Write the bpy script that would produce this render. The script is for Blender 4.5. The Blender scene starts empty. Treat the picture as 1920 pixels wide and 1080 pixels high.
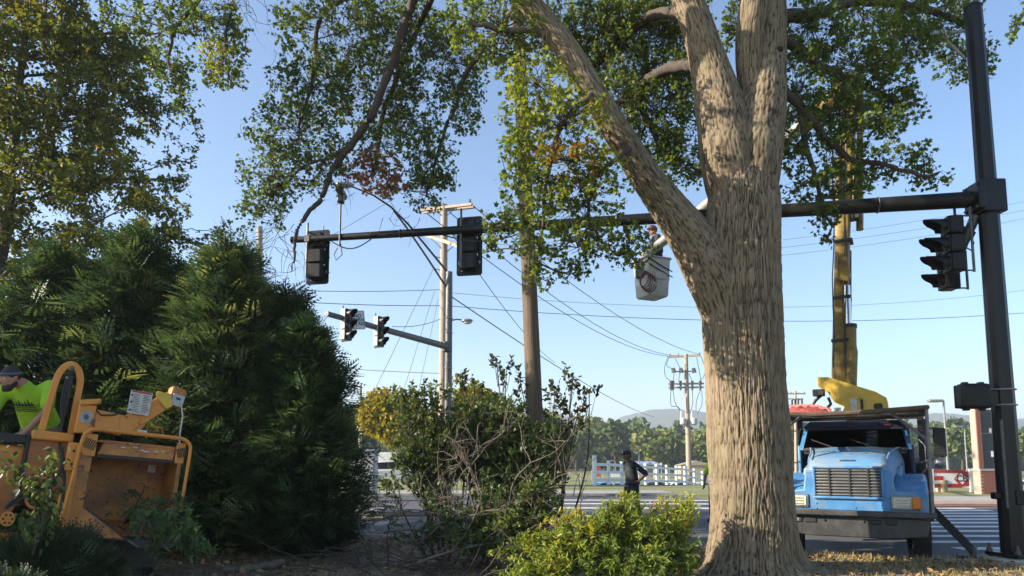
import bpy, math, random
import numpy as np
from mathutils import Vector, Matrix, Euler
random.seed(7)
rng = np.random.default_rng(11)
R = math.radians
scene = bpy.context.scene
COL = scene.collection

# ------------------------------------------------------------------ camera
FPX, PPY, PITCH, CAMH = 1280.0, 725.0, R(6.0), 1.6      # focal length and principal row in 1920x1080 pixels
cd = bpy.data.cameras.new('camera'); cam = bpy.data.objects.new('camera', cd); COL.objects.link(cam)
cam.location = (0, 0, CAMH); cam.rotation_euler = (R(90) + PITCH, 0, 0)
cd.sensor_width = 36.0; cd.lens = 36.0 * FPX / 1920.0
cd.shift_y = (PPY - 540.0) / 1920.0
cd.clip_start = 0.05; cd.clip_end = 20000
scene.camera = cam

# ------------------------------------------------------------------ sky and sun
SUN_EL, SUN_AZ = R(24.0), math.atan2(-0.985, -0.175)      # azimuth from +Y towards +X
w = bpy.data.worlds.new('World'); scene.world = w; w.use_nodes = True
nt = w.node_tree; bg = nt.nodes['Background']
sky = nt.nodes.new('ShaderNodeTexSky'); sky.sky_type = 'NISHITA'; sky.sun_disc = False
sky.sun_elevation = SUN_EL; sky.sun_rotation = SUN_AZ
sky.air_density = 1.1; sky.dust_density = 0.6; sky.ozone_density = 3.6; sky.altitude = 200
nt.links.new(sky.outputs[0], bg.inputs[0]); bg.inputs[1].default_value = 0.099
sd = bpy.data.lights.new('sun', 'SUN'); sun = bpy.data.objects.new('sun', sd); COL.objects.link(sun)
sd.energy = 5.0; sd.angle = R(0.53); sd.color = (1.0, 0.89, 0.73)
SUN_DIR = Vector((math.sin(SUN_AZ) * math.cos(SUN_EL), math.cos(SUN_AZ) * math.cos(SUN_EL), math.sin(SUN_EL)))
sun.rotation_euler = (-SUN_DIR).to_track_quat('-Z', 'Y').to_euler(); sun.location = SUN_DIR * 60
vs = scene.view_settings
vs.view_transform = 'Standard'; vs.look = 'None'; vs.gamma = 1.0; vs.use_curve_mapping = False
vs.exposure = 1.38
scene.render.engine = 'CYCLES'
scene.cycles.use_denoising = True
scene.cycles.max_bounces = 6; scene.cycles.diffuse_bounces = 3; scene.cycles.glossy_bounces = 3
scene.cycles.transmission_bounces = 5; scene.cycles.transparent_max_bounces = 6
scene.cycles.sample_clamp_indirect = 6

# ------------------------------------------------------------------ helpers
def P(px, py, Y):
    """world point at distance Y in front of the camera that stands at photo pixel (px, py)"""
    u = (px - 960.0) / FPX; v = (PPY - py) / FPX
    k = Y / (math.cos(PITCH) - v * math.sin(PITCH))
    return Vector((u * k, Y, CAMH + (math.sin(PITCH) + v * math.cos(PITCH)) * k))
def link(o, parent=None):
    COL.objects.link(o)
    if parent is not None: o.parent = parent
    return o
def tag(o, label=None, cat=None, group=None, kind=None):
    if label: o['label'] = label
    if cat: o['category'] = cat
    if group: o['group'] = group
    if kind: o['kind'] = kind
    return o
def thing(name, label, cat, loc=(0, 0, 0), rot=(0, 0, 0), group=None):
    o = bpy.data.objects.new(name, None); o.empty_display_size = 0.2
    o.location = loc; o.rotation_euler = rot
    link(o); tag(o, label, cat, group); return o
def copy_tree(o, parent=None):
    c = o.copy(); COL.objects.link(c)
    if parent is not None: c.parent = parent
    for ch in list(o.children): copy_tree(ch, c)
    return c

def mesh_np(name, v, faces_n, loops, mat, parent=None, smooth=False, attrs=None, matidx=None):
    """fast mesh: v (n,3), loops flat index array, faces_n = verts per face (int or array)"""
    me = bpy.data.meshes.new(name)
    v = np.asarray(v, dtype=np.float32); loops = np.asarray(loops, dtype=np.int32).ravel()
    if np.isscalar(faces_n): tot = np.full(len(loops) // faces_n, faces_n, dtype=np.int32)
    else: tot = np.asarray(faces_n, dtype=np.int32)
    start = np.zeros(len(tot), dtype=np.int32); start[1:] = np.cumsum(tot)[:-1]
    me.vertices.add(len(v)); me.vertices.foreach_set('co', v.ravel())
    me.loops.add(len(loops)); me.loops.foreach_set('vertex_index', loops)
    me.polygons.add(len(tot)); me.polygons.foreach_set('loop_start', start); me.polygons.foreach_set('loop_total', tot)
    if smooth: me.polygons.foreach_set('use_smooth', np.ones(len(tot), dtype=bool))
    for mm in (mat if isinstance(mat, (list, tuple)) else [mat]): me.materials.append(mm)
    if matidx is not None: me.polygons.foreach_set('material_index', np.asarray(matidx, dtype=np.int32))
    for k, a in (attrs or {}).items():
        at = me.attributes.new(k, 'FLOAT', 'POINT'); at.data.foreach_set('value', np.asarray(a, dtype=np.float32))
    me.update(calc_edges=True)
    o = bpy.data.objects.new(name, me); return link(o, parent)

class MB:
    """collects shapes and links them as one mesh object"""
    def __init__(s): s.v = []; s.f = []; s.mi = []; s.cur = 0
    def add(s, vs_, fs):
        b = len(s.v); s.v.extend([tuple(x) for x in vs_])
        for f in fs: s.f.append(tuple(i + b for i in f)); s.mi.append(s.cur)
        return s
    def box(s, c, d, rot=None):
        x, y, z = d[0] / 2, d[1] / 2, d[2] / 2
        vv = [Vector(q) for q in ((-x,-y,-z),(x,-y,-z),(x,y,-z),(-x,y,-z),(-x,-y,z),(x,-y,z),(x,y,z),(-x,y,z))]
        if rot is not None:
            m = rot if isinstance(rot, Matrix) else Euler(rot).to_matrix()
            vv = [m @ q for q in vv]
        c = Vector(c)
        return s.add([q + c for q in vv], [(0,3,2,1),(4,5,6,7),(0,1,5,4),(1,2,6,5),(2,3,7,6),(3,0,4,7)])
    def hexa(s, p):
        return s.add(p, [(0,3,2,1),(4,5,6,7),(0,1,5,4),(1,2,6,5),(2,3,7,6),(3,0,4,7)])
    def tube(s, pts, rs, n=8, caps=True, close=False):
        pts = [Vector(p) for p in pts]; m = len(pts)
        if not isinstance(rs, (list, tuple, np.ndarray)): rs = [rs] * m
        vv = []; ref = None
        for i, p in enumerate(pts):
            a = pts[i - 1] if (i > 0 or close) else p
            b = pts[(i + 1) % m] if (i < m - 1 or close) else p
            t = (b - a)
            t = t.normalized() if t.length > 1e-9 else Vector((0, 0, 1))
            if ref is None:
                ref = t.orthogonal().normalized()
            ref = (ref - t * ref.dot(t))
            ref = ref.normalized() if ref.length > 1e-6 else t.orthogonal().normalized()
            q = t.cross(ref)
            for k in range(n):
                an = 2 * math.pi * k / n
                vv.append(p + (ref * math.cos(an) + q * math.sin(an)) * rs[i])
        fs = []
        for i in range(m if close else m - 1):
            j = (i + 1) % m
            for k in range(n):
                l = (k + 1) % n
                fs.append((i * n + k, i * n + l, j * n + l, j * n + k))
        if caps and not close:
            fs.append(tuple(range(n - 1, -1, -1))); fs.append(tuple((m - 1) * n + k for k in range(n)))
        return s.add(vv, fs)
    def cyl(s, p0, p1, r0, r1=None, n=14, caps=True):
        return s.tube([p0, p1], [r0, r0 if r1 is None else r1], n, caps)
    def prism(s, poly, a, b, axes='xz'):
        """extrude a 2D polygon along the remaining axis from a to b"""
        n = len(poly); vv = []
        for h in (a, b):
            for (p, q) in poly:
                vv.append({'xz': (p, h, q), 'xy': (p, q, h), 'yz': (h, p, q)}[axes])
        fs = [tuple(range(n - 1, -1, -1)), tuple(range(n, 2 * n))]
        for i in range(n):
            j = (i + 1) % n; fs.append((i, j, n + j, n + i))
        return s.add(vv, fs)
    def ell(s, c, r, nu=14, nv=9, rot=None):
        c = Vector(c)
        if not isinstance(r, (tuple, list)): r = (r, r, r)
        m = Euler(rot).to_matrix() if rot is not None else None
        vv = []; fs = []
        for i in range(nv + 1):
            th = math.pi * i / nv
            for k in range(nu):
                ph = 2 * math.pi * k / nu
                q = Vector((r[0] * math.sin(th) * math.cos(ph), r[1] * math.sin(th) * math.sin(ph), r[2] * math.cos(th)))
                vv.append((m @ q if m else q) + c)
        for i in range(nv):
            for k in range(nu):
                l = (k + 1) % nu
                fs.append((i * nu + k, (i + 1) * nu + k, (i + 1) * nu + l, i * nu + l))
        return s.add(vv, fs)
    def loft(s, rings, cap=True, closed=True):
        n = len(rings[0]); vv = [p for r in rings for p in r]; fs = []
        for i in range(len(rings) - 1):
            for k in range(n if closed else n - 1):
                l = (k + 1) % n; fs.append((i * n + k, i * n + l, (i + 1) * n + l, (i + 1) * n + k))
        if cap:
            fs.append(tuple(range(n - 1, -1, -1))); fs.append(tuple((len(rings) - 1) * n + k for k in range(n)))
        return s.add(vv, fs)
    def build(s, name, mat, parent=None, smooth=True, bevel=0.0, seg=2, angle=38, subsurf=0):
        me = bpy.data.meshes.new(name); me.from_pydata([tuple(q) for q in s.v], [], s.f)
        for mm in (mat if isinstance(mat, (list, tuple)) else [mat]): me.materials.append(mm)
        if isinstance(mat, (list, tuple)): me.polygons.foreach_set('material_index', s.mi)
        if smooth:
            me.shade_smooth()
            me.set_sharp_from_angle(angle=R(angle))
        me.update()
        o = bpy.data.objects.new(name, me); link(o, parent)
        if bevel > 0:
            md = o.modifiers.new('bevel', 'BEVEL'); md.width = bevel; md.segments = seg; md.limit_method = 'ANGLE'; md.angle_limit = R(35)
            md.harden_normals = False
        if subsurf:
            md = o.modifiers.new('sub', 'SUBSURF'); md.levels = subsurf; md.render_levels = subsurf
        return o

def spline(pts, n):
    """Catmull-Rom through rows of any width, resampled to n rows"""
    a = np.array([list(p) for p in pts], dtype=float)
    a = np.vstack([2 * a[0] - a[1], a, 2 * a[-1] - a[-2]])
    m = len(a) - 3; t = np.linspace(0, m - 1e-9, n); i = t.astype(int); f = (t - i)[:, None]
    p0, p1, p2, p3 = a[i], a[i + 1], a[i + 2], a[i + 3]
    return 0.5 * (2 * p1 + (p2 - p0) * f + (2 * p0 - 5 * p1 + 4 * p2 - p3) * f**2 + (3 * p1 - p0 - 3 * p2 + p3) * f**3)
def rrect(w, h, r, n=4, cx=0, cy=0):
    out = []
    for (sx, sy, a0) in ((1, 1, 0), (-1, 1, 90), (-1, -1, 180), (1, -1, 270)):
        for k in range(n + 1):
            a = R(a0 + 90 * k / n)
            out.append((cx + sx * (w / 2 - r) + r * math.cos(a), cy + sy * (h / 2 - r) + r * math.sin(a)))
    return out
def text_mesh(name, txt, size, mat, parent, loc, rot, bold=0.0, sx=1.0):
    cu = bpy.data.curves.new(name, 'FONT'); cu.body = txt; cu.size = size; cu.align_x = 'CENTER'; cu.align_y = 'CENTER'; cu.offset = bold
    cu.space_line = 0.85
    tmp = bpy.data.objects.new('tmp', cu); COL.objects.link(tmp)
    me = bpy.data.meshes.new_from_object(tmp.evaluated_get(bpy.context.evaluated_depsgraph_get()))
    bpy.data.objects.remove(tmp)
    me.name = name; me.materials.clear(); me.materials.append(mat)
    o = bpy.data.objects.new(name, me); o.location = loc; o.rotation_euler = rot; o.scale = (sx, 1, 1)
    return link(o, parent)

# ------------------------------------------------------------------ materials
def _n(nt, t, **kw):
    n = nt.nodes.new(t)
    for k, v in kw.items(): setattr(n, k, v)
    return n
def mat(name, c, rough=0.6, metal=0.0, c2=None, scale=6.0, lo=0.4, hi=0.65, stretch=None, bump=0.0, bscale=30.0, c3=None, s3=3.0, lo3=0.6, hi3=0.72,
        spec=0.5, coat=0.0, detail=6):
    """principled surface: base colour c, patches of c2 by noise, worn areas of c3 by a second noise, optional bump"""
    m = bpy.data.materials.new(name); m.use_nodes = True; nt = m.node_tree
    b = nt.nodes['Principled BSDF']; b.inputs['Roughness'].default_value = rough; b.inputs['Metallic'].default_value = metal
    b.inputs['Specular IOR Level'].default_value = spec; b.inputs['Coat Weight'].default_value = coat
    b.inputs['Base Color'].default_value = (*c, 1)
    tc = _n(nt, 'ShaderNodeTexCoord'); src = tc.outputs['Object']
    if stretch:
        mp = _n(nt, 'ShaderNodeMapping'); mp.inputs['Scale'].default_value = stretch
        nt.links.new(src, mp.inputs[0]); src = mp.outputs[0]
    col = None
    def layer(prev, colr, sc, a, bb):
        nz = _n(nt, 'ShaderNodeTexNoise'); nz.inputs['Scale'].default_value = sc; nz.inputs['Detail'].default_value = detail
        nz.inputs['Roughness'].default_value = 0.62
        nt.links.new(src, nz.inputs['Vector'])
        mr = _n(nt, 'ShaderNodeMapRange'); mr.inputs[1].default_value = a; mr.inputs[2].default_value = bb
        nt.links.new(nz.outputs[0], mr.inputs[0])
        mx = _n(nt, 'ShaderNodeMix', data_type='RGBA'); nt.links.new(mr.outputs[0], mx.inputs[0])
        if prev is None: mx.inputs[6].default_value = (*c, 1)
        else: nt.links.new(prev, mx.inputs[6])
        mx.inputs[7].default_value = (*colr, 1)
        return mx.outputs[2]
    if c2: col = layer(col, c2, scale, lo, hi)
    if c3: col = layer(col, c3, s3, lo3, hi3)
    if col: nt.links.new(col, b.inputs['Base Color'])
    if bump:
        nz = _n(nt, 'ShaderNodeTexNoise'); nz.inputs['Scale'].default_value = bscale; nz.inputs['Detail'].default_value = 8
        nt.links.new(src, nz.inputs['Vector'])
        bp = _n(nt, 'ShaderNodeBump'); bp.inputs['Strength'].default_value = bump; bp.inputs['Distance'].default_value = 0.02
        nt.links.new(nz.outputs[0], bp.inputs['Height']); nt.links.new(bp.outputs[0], b.inputs['Normal'])
    return m
def leaf_mat(name, stops, transl=0.4, rough=0.5):
    """leaf: colour from the per-leaf 'tint' value through a ramp, part of the light passes through"""
    m = bpy.data.materials.new(name); m.use_nodes = True; nt = m.node_tree
    b = nt.nodes['Principled BSDF']; out = nt.nodes['Material Output']
    b.inputs['Roughness'].default_value = rough; b.inputs['Specular IOR Level'].default_value = 0.35
    at = _n(nt, 'ShaderNodeAttribute', attribute_name='tint')
    rp = _n(nt, 'ShaderNodeValToRGB'); el = rp.color_ramp.elements
    while len(el) < len(stops): el.new(0.5)
    for e, (p, c) in zip(el, stops): e.position = p; e.color = (*c, 1)
    nt.links.new(at.outputs['Fac'], rp.inputs[0]); nt.links.new(rp.outputs[0], b.inputs['Base Color'])
    tr = _n(nt, 'ShaderNodeBsdfTranslucent')
    hs = _n(nt, 'ShaderNodeHueSaturation'); hs.inputs['Saturation'].default_value = 1.15; hs.inputs['Value'].default_value = 1.5; hs.inputs['Hue'].default_value = 0.485
    nt.links.new(rp.outputs[0], hs.inputs['Color']); nt.links.new(hs.outputs[0], tr.inputs[0])
    mx = _n(nt, 'ShaderNodeMixShader'); mx.inputs[0].default_value = transl
    nt.links.new(b.outputs[0], mx.inputs[1]); nt.links.new(tr.outputs[0], mx.inputs[2]); nt.links.new(mx.outputs[0], out.inputs[0])
    return m
def glass_mat(name, tint, alpha_rough=0.03, mixv=0.6):
    """window glass: partly see-through, partly mirror"""
    m = bpy.data.materials.new(name); m.use_nodes = True; nt = m.node_tree; out = nt.nodes['Material Output']
    nt.nodes.remove(nt.nodes['Principled BSDF'])
    t = _n(nt, 'ShaderNodeBsdfTransparent'); t.inputs[0].default_value = (*tint, 1)
    g = _n(nt, 'ShaderNodeBsdfGlossy'); g.inputs['Roughness'].default_value = alpha_rough
    f = _n(nt, 'ShaderNodeFresnel'); f.inputs[0].default_value = 1.8
    mx = _n(nt, 'ShaderNodeMixShader'); nt.links.new(f.outputs[0], mx.inputs[0])
    nt.links.new(t.outputs[0], mx.inputs[1]); nt.links.new(g.outputs[0], mx.inputs[2]); nt.links.new(mx.outputs[0], out.inputs[0])
    return m

M = {}
M['black_steel'] = mat('black_steel', (0.006, 0.006, 0.007), 0.36, 0.0, c2=(0.009, 0.009, 0.01), scale=4, spec=0.35)
M['black_plastic'] = mat('black_plastic', (0.006, 0.006, 0.0065), 0.42, c2=(0.01, 0.01, 0.01), scale=9, spec=0.3)
M['weathered_arm'] = mat('weathered_arm', (0.009, 0.009, 0.0095), 0.5, c2=(0.05, 0.046, 0.035), scale=2.0, lo=0.52, hi=0.78, spec=0.3)
M['galv'] = mat('galv', (0.33, 0.33, 0.32), 0.45, 0.6, c2=(0.22, 0.22, 0.21), scale=9)
M['galv_dark'] = mat('galv_dark', (0.13, 0.13, 0.13), 0.5, 0.5, c2=(0.08, 0.08, 0.08), scale=7)
M['wood_pole'] = mat('wood_pole', (0.16, 0.115, 0.075), 0.85, c2=(0.07, 0.05, 0.035), scale=5, lo=0.35, hi=0.7, stretch=(6, 6, 0.35), bump=0.5, bscale=12)
M['wood_pale'] = mat('wood_pale', (0.42, 0.34, 0.26), 0.85, c2=(0.27, 0.21, 0.16), scale=5, lo=0.35, hi=0.7, stretch=(6, 6, 0.4), bump=0.4, bscale=12)
M['wire'] = mat('wire', (0.05, 0.055, 0.065), 0.6)
M['white_paint'] = mat('white_paint', (0.78, 0.78, 0.77), 0.5, c2=(0.68, 0.67, 0.64), scale=3)
M['concrete'] = mat('concrete', (0.34, 0.32, 0.29), 0.9, c2=(0.25, 0.235, 0.21), scale=2.5, bump=0.3, bscale=60)
M['asphalt'] = mat('asphalt', (0.085, 0.085, 0.09), 0.85, c2=(0.062, 0.062, 0.068), scale=0.6, c3=(0.11, 0.108, 0.105), s3=0.25, lo3=0.5, hi3=0.7, bump=0.35, bscale=80)
M['road_white'] = mat('road_white', (0.62, 0.62, 0.62), 0.75, c2=(0.3, 0.3, 0.3), scale=5, lo=0.5, hi=0.75)
M['road_yellow'] = mat('road_yellow', (0.5, 0.36, 0.07), 0.75, c2=(0.3, 0.22, 0.07), scale=4, lo=0.5, hi=0.75)
M['brick'] = mat('brick', (0.27, 0.115, 0.08), 0.85, c2=(0.19, 0.075, 0.055), scale=11, bump=0.3)
M['paver'] = mat('paver', (0.36, 0.22, 0.17), 0.85, c2=(0.28, 0.17, 0.14), scale=5)
M['dirt'] = mat('dirt', (0.115, 0.085, 0.055), 0.95, c2=(0.2, 0.165, 0.09), scale=1.1, lo=0.42, hi=0.62, c3=(0.075, 0.055, 0.04), s3=5, lo3=0.5, hi3=0.66, bump=0.7, bscale=35)
M['field'] = mat('field', (0.2, 0.19, 0.07), 0.95, c2=(0.12, 0.15, 0.045), scale=0.05, c3=(0.26, 0.2, 0.11), s3=0.02, bump=0.3, bscale=4)
M['hill'] = mat('hill', (0.055, 0.085, 0.035), 0.95, c2=(0.03, 0.055, 0.025), scale=0.02, lo=0.35, hi=0.65, c3=(0.12, 0.1, 0.04), s3=0.012, lo3=0.58, hi3=0.7)
M['truck_blue'] = mat('truck_blue', (0.07, 0.235, 0.47), 0.5, c2=(0.05, 0.17, 0.36), scale=3.5, lo=0.42, hi=0.62, c3=(0.21, 0.26, 0.3), s3=2.6, lo3=0.5, hi3=0.72, bump=0.03, bscale=8)
M['truck_hood'] = mat('truck_hood', (0.075, 0.24, 0.46), 0.55, c2=(0.2, 0.25, 0.29), scale=2.4, lo=0.4, hi=0.66, c3=(0.3, 0.25, 0.19), s3=5, lo3=0.54, hi3=0.7, detail=9)
M['truck_faded'] = mat('truck_faded', (0.16, 0.3, 0.46), 0.6, c2=(0.27, 0.3, 0.33), scale=2.2, lo=0.4, hi=0.65, c3=(0.32, 0.24, 0.21), s3=2.5, lo3=0.52, hi3=0.68)
M['truck_navy'] = mat('truck_navy', (0.02, 0.035, 0.085), 0.5, c2=(0.03, 0.04, 0.07), scale=3)
M['rubber'] = mat('rubber', (0.016, 0.016, 0.016), 0.85, c2=(0.045, 0.04, 0.035), scale=7, lo=0.5, hi=0.75, bump=0.2)
M['dark_metal'] = mat('dark_metal', (0.035, 0.034, 0.033), 0.6, 0.2, c2=(0.06, 0.05, 0.042), scale=6, lo=0.45, hi=0.7)
M['bumper'] = mat('bumper', (0.03, 0.03, 0.03), 0.55, c2=(0.075, 0.07, 0.065), scale=5, lo=0.45, hi=0.72, c3=(0.1, 0.06, 0.04), s3=9, lo3=0.64, hi3=0.72)
M['grey_metal'] = mat('grey_metal', (0.2, 0.19, 0.18), 0.55, 0.4, c2=(0.12, 0.1, 0.085), scale=8, lo=0.42, hi=0.68)
M['rust_mesh'] = mat('rust_mesh', (0.13, 0.085, 0.055), 0.8, 0.1, c2=(0.07, 0.05, 0.04), scale=8)
M['boom_yellow_shaded'] = mat('boom_yellow_shaded', (0.27, 0.175, 0.02), 0.55, c2=(0.15, 0.1, 0.02), scale=2.2, lo=0.4, hi=0.66, c3=(0.06, 0.042, 0.022), s3=3.3, lo3=0.52, hi3=0.72)  # yellow darkened to put the oak crown's shade into the paint
M['turret_yellow'] = mat('turret_yellow', (0.66, 0.43, 0.05), 0.5, c2=(0.5, 0.33, 0.05), scale=3, c3=(0.17, 0.11, 0.045), s3=4.5, lo3=0.58, hi3=0.7)
M['fibre'] = mat('fibre', (0.38, 0.36, 0.32), 0.55, c2=(0.25, 0.235, 0.21), scale=3, lo=0.42, hi=0.7)
M['bucket'] = mat('bucket', (0.42, 0.42, 0.40), 0.5, c2=(0.33, 0.33, 0.31), scale=4)
M['chip_orange'] = mat('chip_orange', (0.70, 0.265, 0.035), 0.45, c2=(0.56, 0.205, 0.03), scale=3.5, lo=0.4, hi=0.68, c3=(0.14, 0.06, 0.03), s3=5, lo3=0.62, hi3=0.72)
M['chip_worn'] = mat('chip_worn', (0.50, 0.195, 0.035), 0.5, c2=(0.20, 0.08, 0.028), scale=2.2, lo=0.42, hi=0.66, stretch=(1, 1, 1.3), c3=(0.05, 0.032, 0.022), s3=16, lo3=0.57, hi3=0.64, detail=10)
M['chip_red'] = mat('chip_red', (0.44, 0.15, 0.03), 0.5, c2=(0.3, 0.1, 0.025), scale=3)
M['decal_white'] = mat('decal_white', (0.6, 0.58, 0.53), 0.6, c2=(0.42, 0.40, 0.36), scale=20)
M['red'] = mat('red', (0.5, 0.035, 0.04), 0.6, c2=(0.38, 0.03, 0.03), scale=6)
M['ink'] = mat('ink', (0.02, 0.02, 0.02), 0.6)
M['chrome'] = mat('chrome', (0.7, 0.7, 0.7), 0.15, 1.0)
M['mirror'] = mat('mirror', (0.75, 0.75, 0.75), 0.04, 1.0)
M['lamp_lens'] = mat('lamp_lens', (0.6, 0.58, 0.46), 0.2, c2=(0.42, 0.4, 0.3), scale=30)
M['amber'] = mat('amber', (0.55, 0.16, 0.015), 0.25)
M['lens_red'] = mat('lens_red', (0.1, 0.012, 0.01), 0.25)
M['lens_green'] = mat('lens_green', (0.02, 0.09, 0.07), 0.25)
M['glass'] = glass_mat('glass', (0.75, 0.8, 0.8))
M['car_glass'] = mat('car_glass', (0.015, 0.02, 0.025), 0.08, spec=0.8)
M['lime'] = mat('lime', (0.37, 0.64, 0.03), 0.85, c2=(0.27, 0.48, 0.02), scale=7, lo=0.4, hi=0.7, bump=0.9, bscale=7)
M['skin'] = mat('skin', (0.42, 0.22, 0.15), 0.55, c2=(0.36, 0.17, 0.115), scale=14, spec=0.3)
M['skin_dark'] = mat('skin_dark', (0.2, 0.1, 0.065), 0.55, c2=(0.16, 0.08, 0.05), scale=14, spec=0.3)
M['hair'] = mat('hair', (0.018, 0.013, 0.01), 0.7, c2=(0.035, 0.025, 0.02), scale=60, bump=0.5, bscale=120)
M['khaki'] = mat('khaki', (0.22, 0.165, 0.115), 0.85, c2=(0.17, 0.125, 0.09), scale=7, bump=0.15, bscale=14)
M['dark_cloth'] = mat('dark_cloth', (0.014, 0.015, 0.021), 0.85, c2=(0.03, 0.031, 0.038), scale=7, bump=0.8, bscale=9)
M['maroon'] = mat('maroon', (0.11, 0.02, 0.02), 0.35)
# ------------------------------------------------------------------ leaf scattering
def tri_fan(v2, fold=0.0):
    """flat outline fan-triangulated from its first point, halves folded about the midrib"""
    v = np.array([(x, y, abs(x) * fold) for x, y in v2], dtype=float)
    f = np.array([(0, i, i + 1) for i in range(1, len(v2) - 1)])
    return v, f
OAK = tri_fan([(0, 0.02), (0.34, 0.2), (0.11, 0.4), (0.46, 0.6), (0.13, 0.68), (0, 1.0), (-0.13, 0.68), (-0.46, 0.6), (-0.11, 0.4), (-0.34, 0.2)], 0.25)
OVATE = tri_fan([(0, 0), (0.2, 0.16), (0.31, 0.42), (0.2, 0.74), (0, 1.0), (-0.2, 0.74), (-0.31, 0.42), (-0.2, 0.16)], 0.3)
ELM = tri_fan([(0, 0), (0.3, 0.42), (0, 1.0), (-0.3, 0.46)], 0.3)
NARROW = tri_fan([(0, 0), (0.11, 0.3), (0.12, 0.6), (0, 1.0), (-0.12, 0.6), (-0.11, 0.3)], 0.4)
CLUMP = tri_fan([(0, 0), (0.5, 0.15), (0.42, 0.7), (-0.1, 1.0), (-0.3, 0.6), (-0.52, 0.4)], 0.35)
BLADE = (np.array([(-0.04, 0, 0), (0.04, 0, 0), (0.0, 1, 0.25)]), np.array([(0, 1, 2)]))
def _spray():
    """a flat drooping fan of scale foliage, as on an arborvitae"""
    v = []; f = []
    def bar(a, b, w):
        a = np.array(a); b = np.array(b); d = b - a; p = np.array((-d[1], d[0], 0)); p = p / (np.linalg.norm(p) + 1e-9) * w
        k = len(v); m = a + d * 0.6
        v.extend([a + p * .7, a - p * .7, b]) if w < .05 else v.extend([m + p, m - p, b]); f.extend([(k, k + 1, k + 2)])
        if w > .055: v.append(a); f.append((k, k + 3, k + 1))
    bar((0, 0, 0), (0, 1, -0.22), 0.056)
    for i, y in enumerate((0.12, 0.3, 0.48, 0.66, 0.82)):
        L = 0.56 * (1 - 0.62 * y) + 0.05
        for s in (-1, 1):
            yy = y + 0.04 * s
            bar((0, yy, -0.22 * yy * yy), (s * L * 0.72, yy + L * 0.62, -0.22 * yy * yy - 0.12 * L), 0.05)
            if i < 3:
                m = (s * L * 0.34, yy + L * 0.29, -0.22 * yy * yy - 0.06 * L)
                bar(m, (s * L * 0.36 + s * 0.02, yy + L * 0.31 + L * 0.5, m[2] - 0.06), 0.046)
    return np.array(v, dtype=float), np.array(f)
SPRAY = _spray()
def unit(a): return a / (np.linalg.norm(a, axis=-1, keepdims=True) + 1e-9)
def frames(n, bias=(0, 0, 0.6), tdir=None, tspread=1.0):
    """n rotation matrices: columns x, y (leaf direction), z (leaf normal)"""
    nz = unit(rng.normal(size=(n, 3)) + np.asarray(bias))
    t = rng.normal(size=(n, 3)) * tspread
    if tdir is not None: t = t + np.asarray(tdir)
    y = unit(t - nz * np.sum(t * nz, axis=1, keepdims=True))
    x = np.cross(y, nz)
    return np.stack([x, y, nz], axis=2)
def scatter(name, tm, pos, rot, size, tint, mt, parent=None, kind='stuff'):
    tv, tf = tm; n = len(pos); k = len(tv)
    v = np.einsum('nij,kj->nki', rot, tv) * np.asarray(size).reshape(n, 1, 1) + np.asarray(pos)[:, None, :]
    f = (tf[None, :, :] + (np.arange(n) * k)[:, None, None]).reshape(-1, 3)
    o = mesh_np(name, v.reshape(-1, 3), 3, f, mt, parent, False, {'tint': np.repeat(np.clip(tint, 0, 1), k)})
    if kind: o['kind'] = kind
    return o
def in_ellipsoid(n, c, r, shell=0.0):
    d = unit(rng.normal(size=(n, 3))); rad = rng.random(n) ** (1 / 3.0)
    if shell: rad = shell + (1 - shell) * rad
    return np.asarray(c) + d * rad[:, None] * np.asarray(r)
def tubes_np(name, segs, mt, parent=None, n=4, kind='stuff', smooth=True):
    """many thin tapered polylines as one mesh; segs = list of (points (m,3), radii (m,))"""
    V = []; L = []; base = 0; an = np.arange(n) * 2 * math.pi / n; ca, sa = np.cos(an), np.sin(an)
    for pts, rs in segs:
        pts = np.asarray(pts, dtype=float); m = len(pts)
        t = unit(np.gradient(pts, axis=0)); ref = np.where(np.abs(t[:, 2:3]) > 0.9, np.array([[1.0, 0, 0]]), np.array([[0, 0, 1.0]]))
        a = unit(np.cross(t, ref)); b = np.cross(t, a)
        ring = pts[:, None, :] + (a[:, None, :] * ca[None, :, None] + b[:, None, :] * sa[None, :, None]) * np.asarray(rs)[:, None, None]
        V.append(ring.reshape(-1, 3))
        i = np.arange(m - 1)[:, None] * n; k = np.arange(n)[None, :]; l = (k + 1) % n
        L.append(np.stack([i + k, i + l, i + n + l, i + n + k], axis=2).reshape(-1) + base); base += m * n
    o = mesh_np(name, np.vstack(V), 4, np.concatenate(L), mt, parent, smooth)
    if kind: o['kind'] = kind
    return o
_perm = rng.random((64, 64, 64))
def vnoise(p):
    """smooth value noise of (n,3) points"""
    p = np.asarray(p, dtype=float); i = np.floor(p).astype(int); f = p - i; f = f * f * (3 - 2 * f); out = 0
    for dx in (0, 1):
        for dy in (0, 1):
            for dz in (0, 1):
                wgt = (f[..., 0] if dx else 1 - f[..., 0]) * (f[..., 1] if dy else 1 - f[..., 1]) * (f[..., 2] if dz else 1 - f[..., 2])
                out = out + wgt * _perm[(i[..., 0] + dx) % 64, (i[..., 1] + dy) % 64, (i[..., 2] + dz) % 64]
    return out

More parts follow.
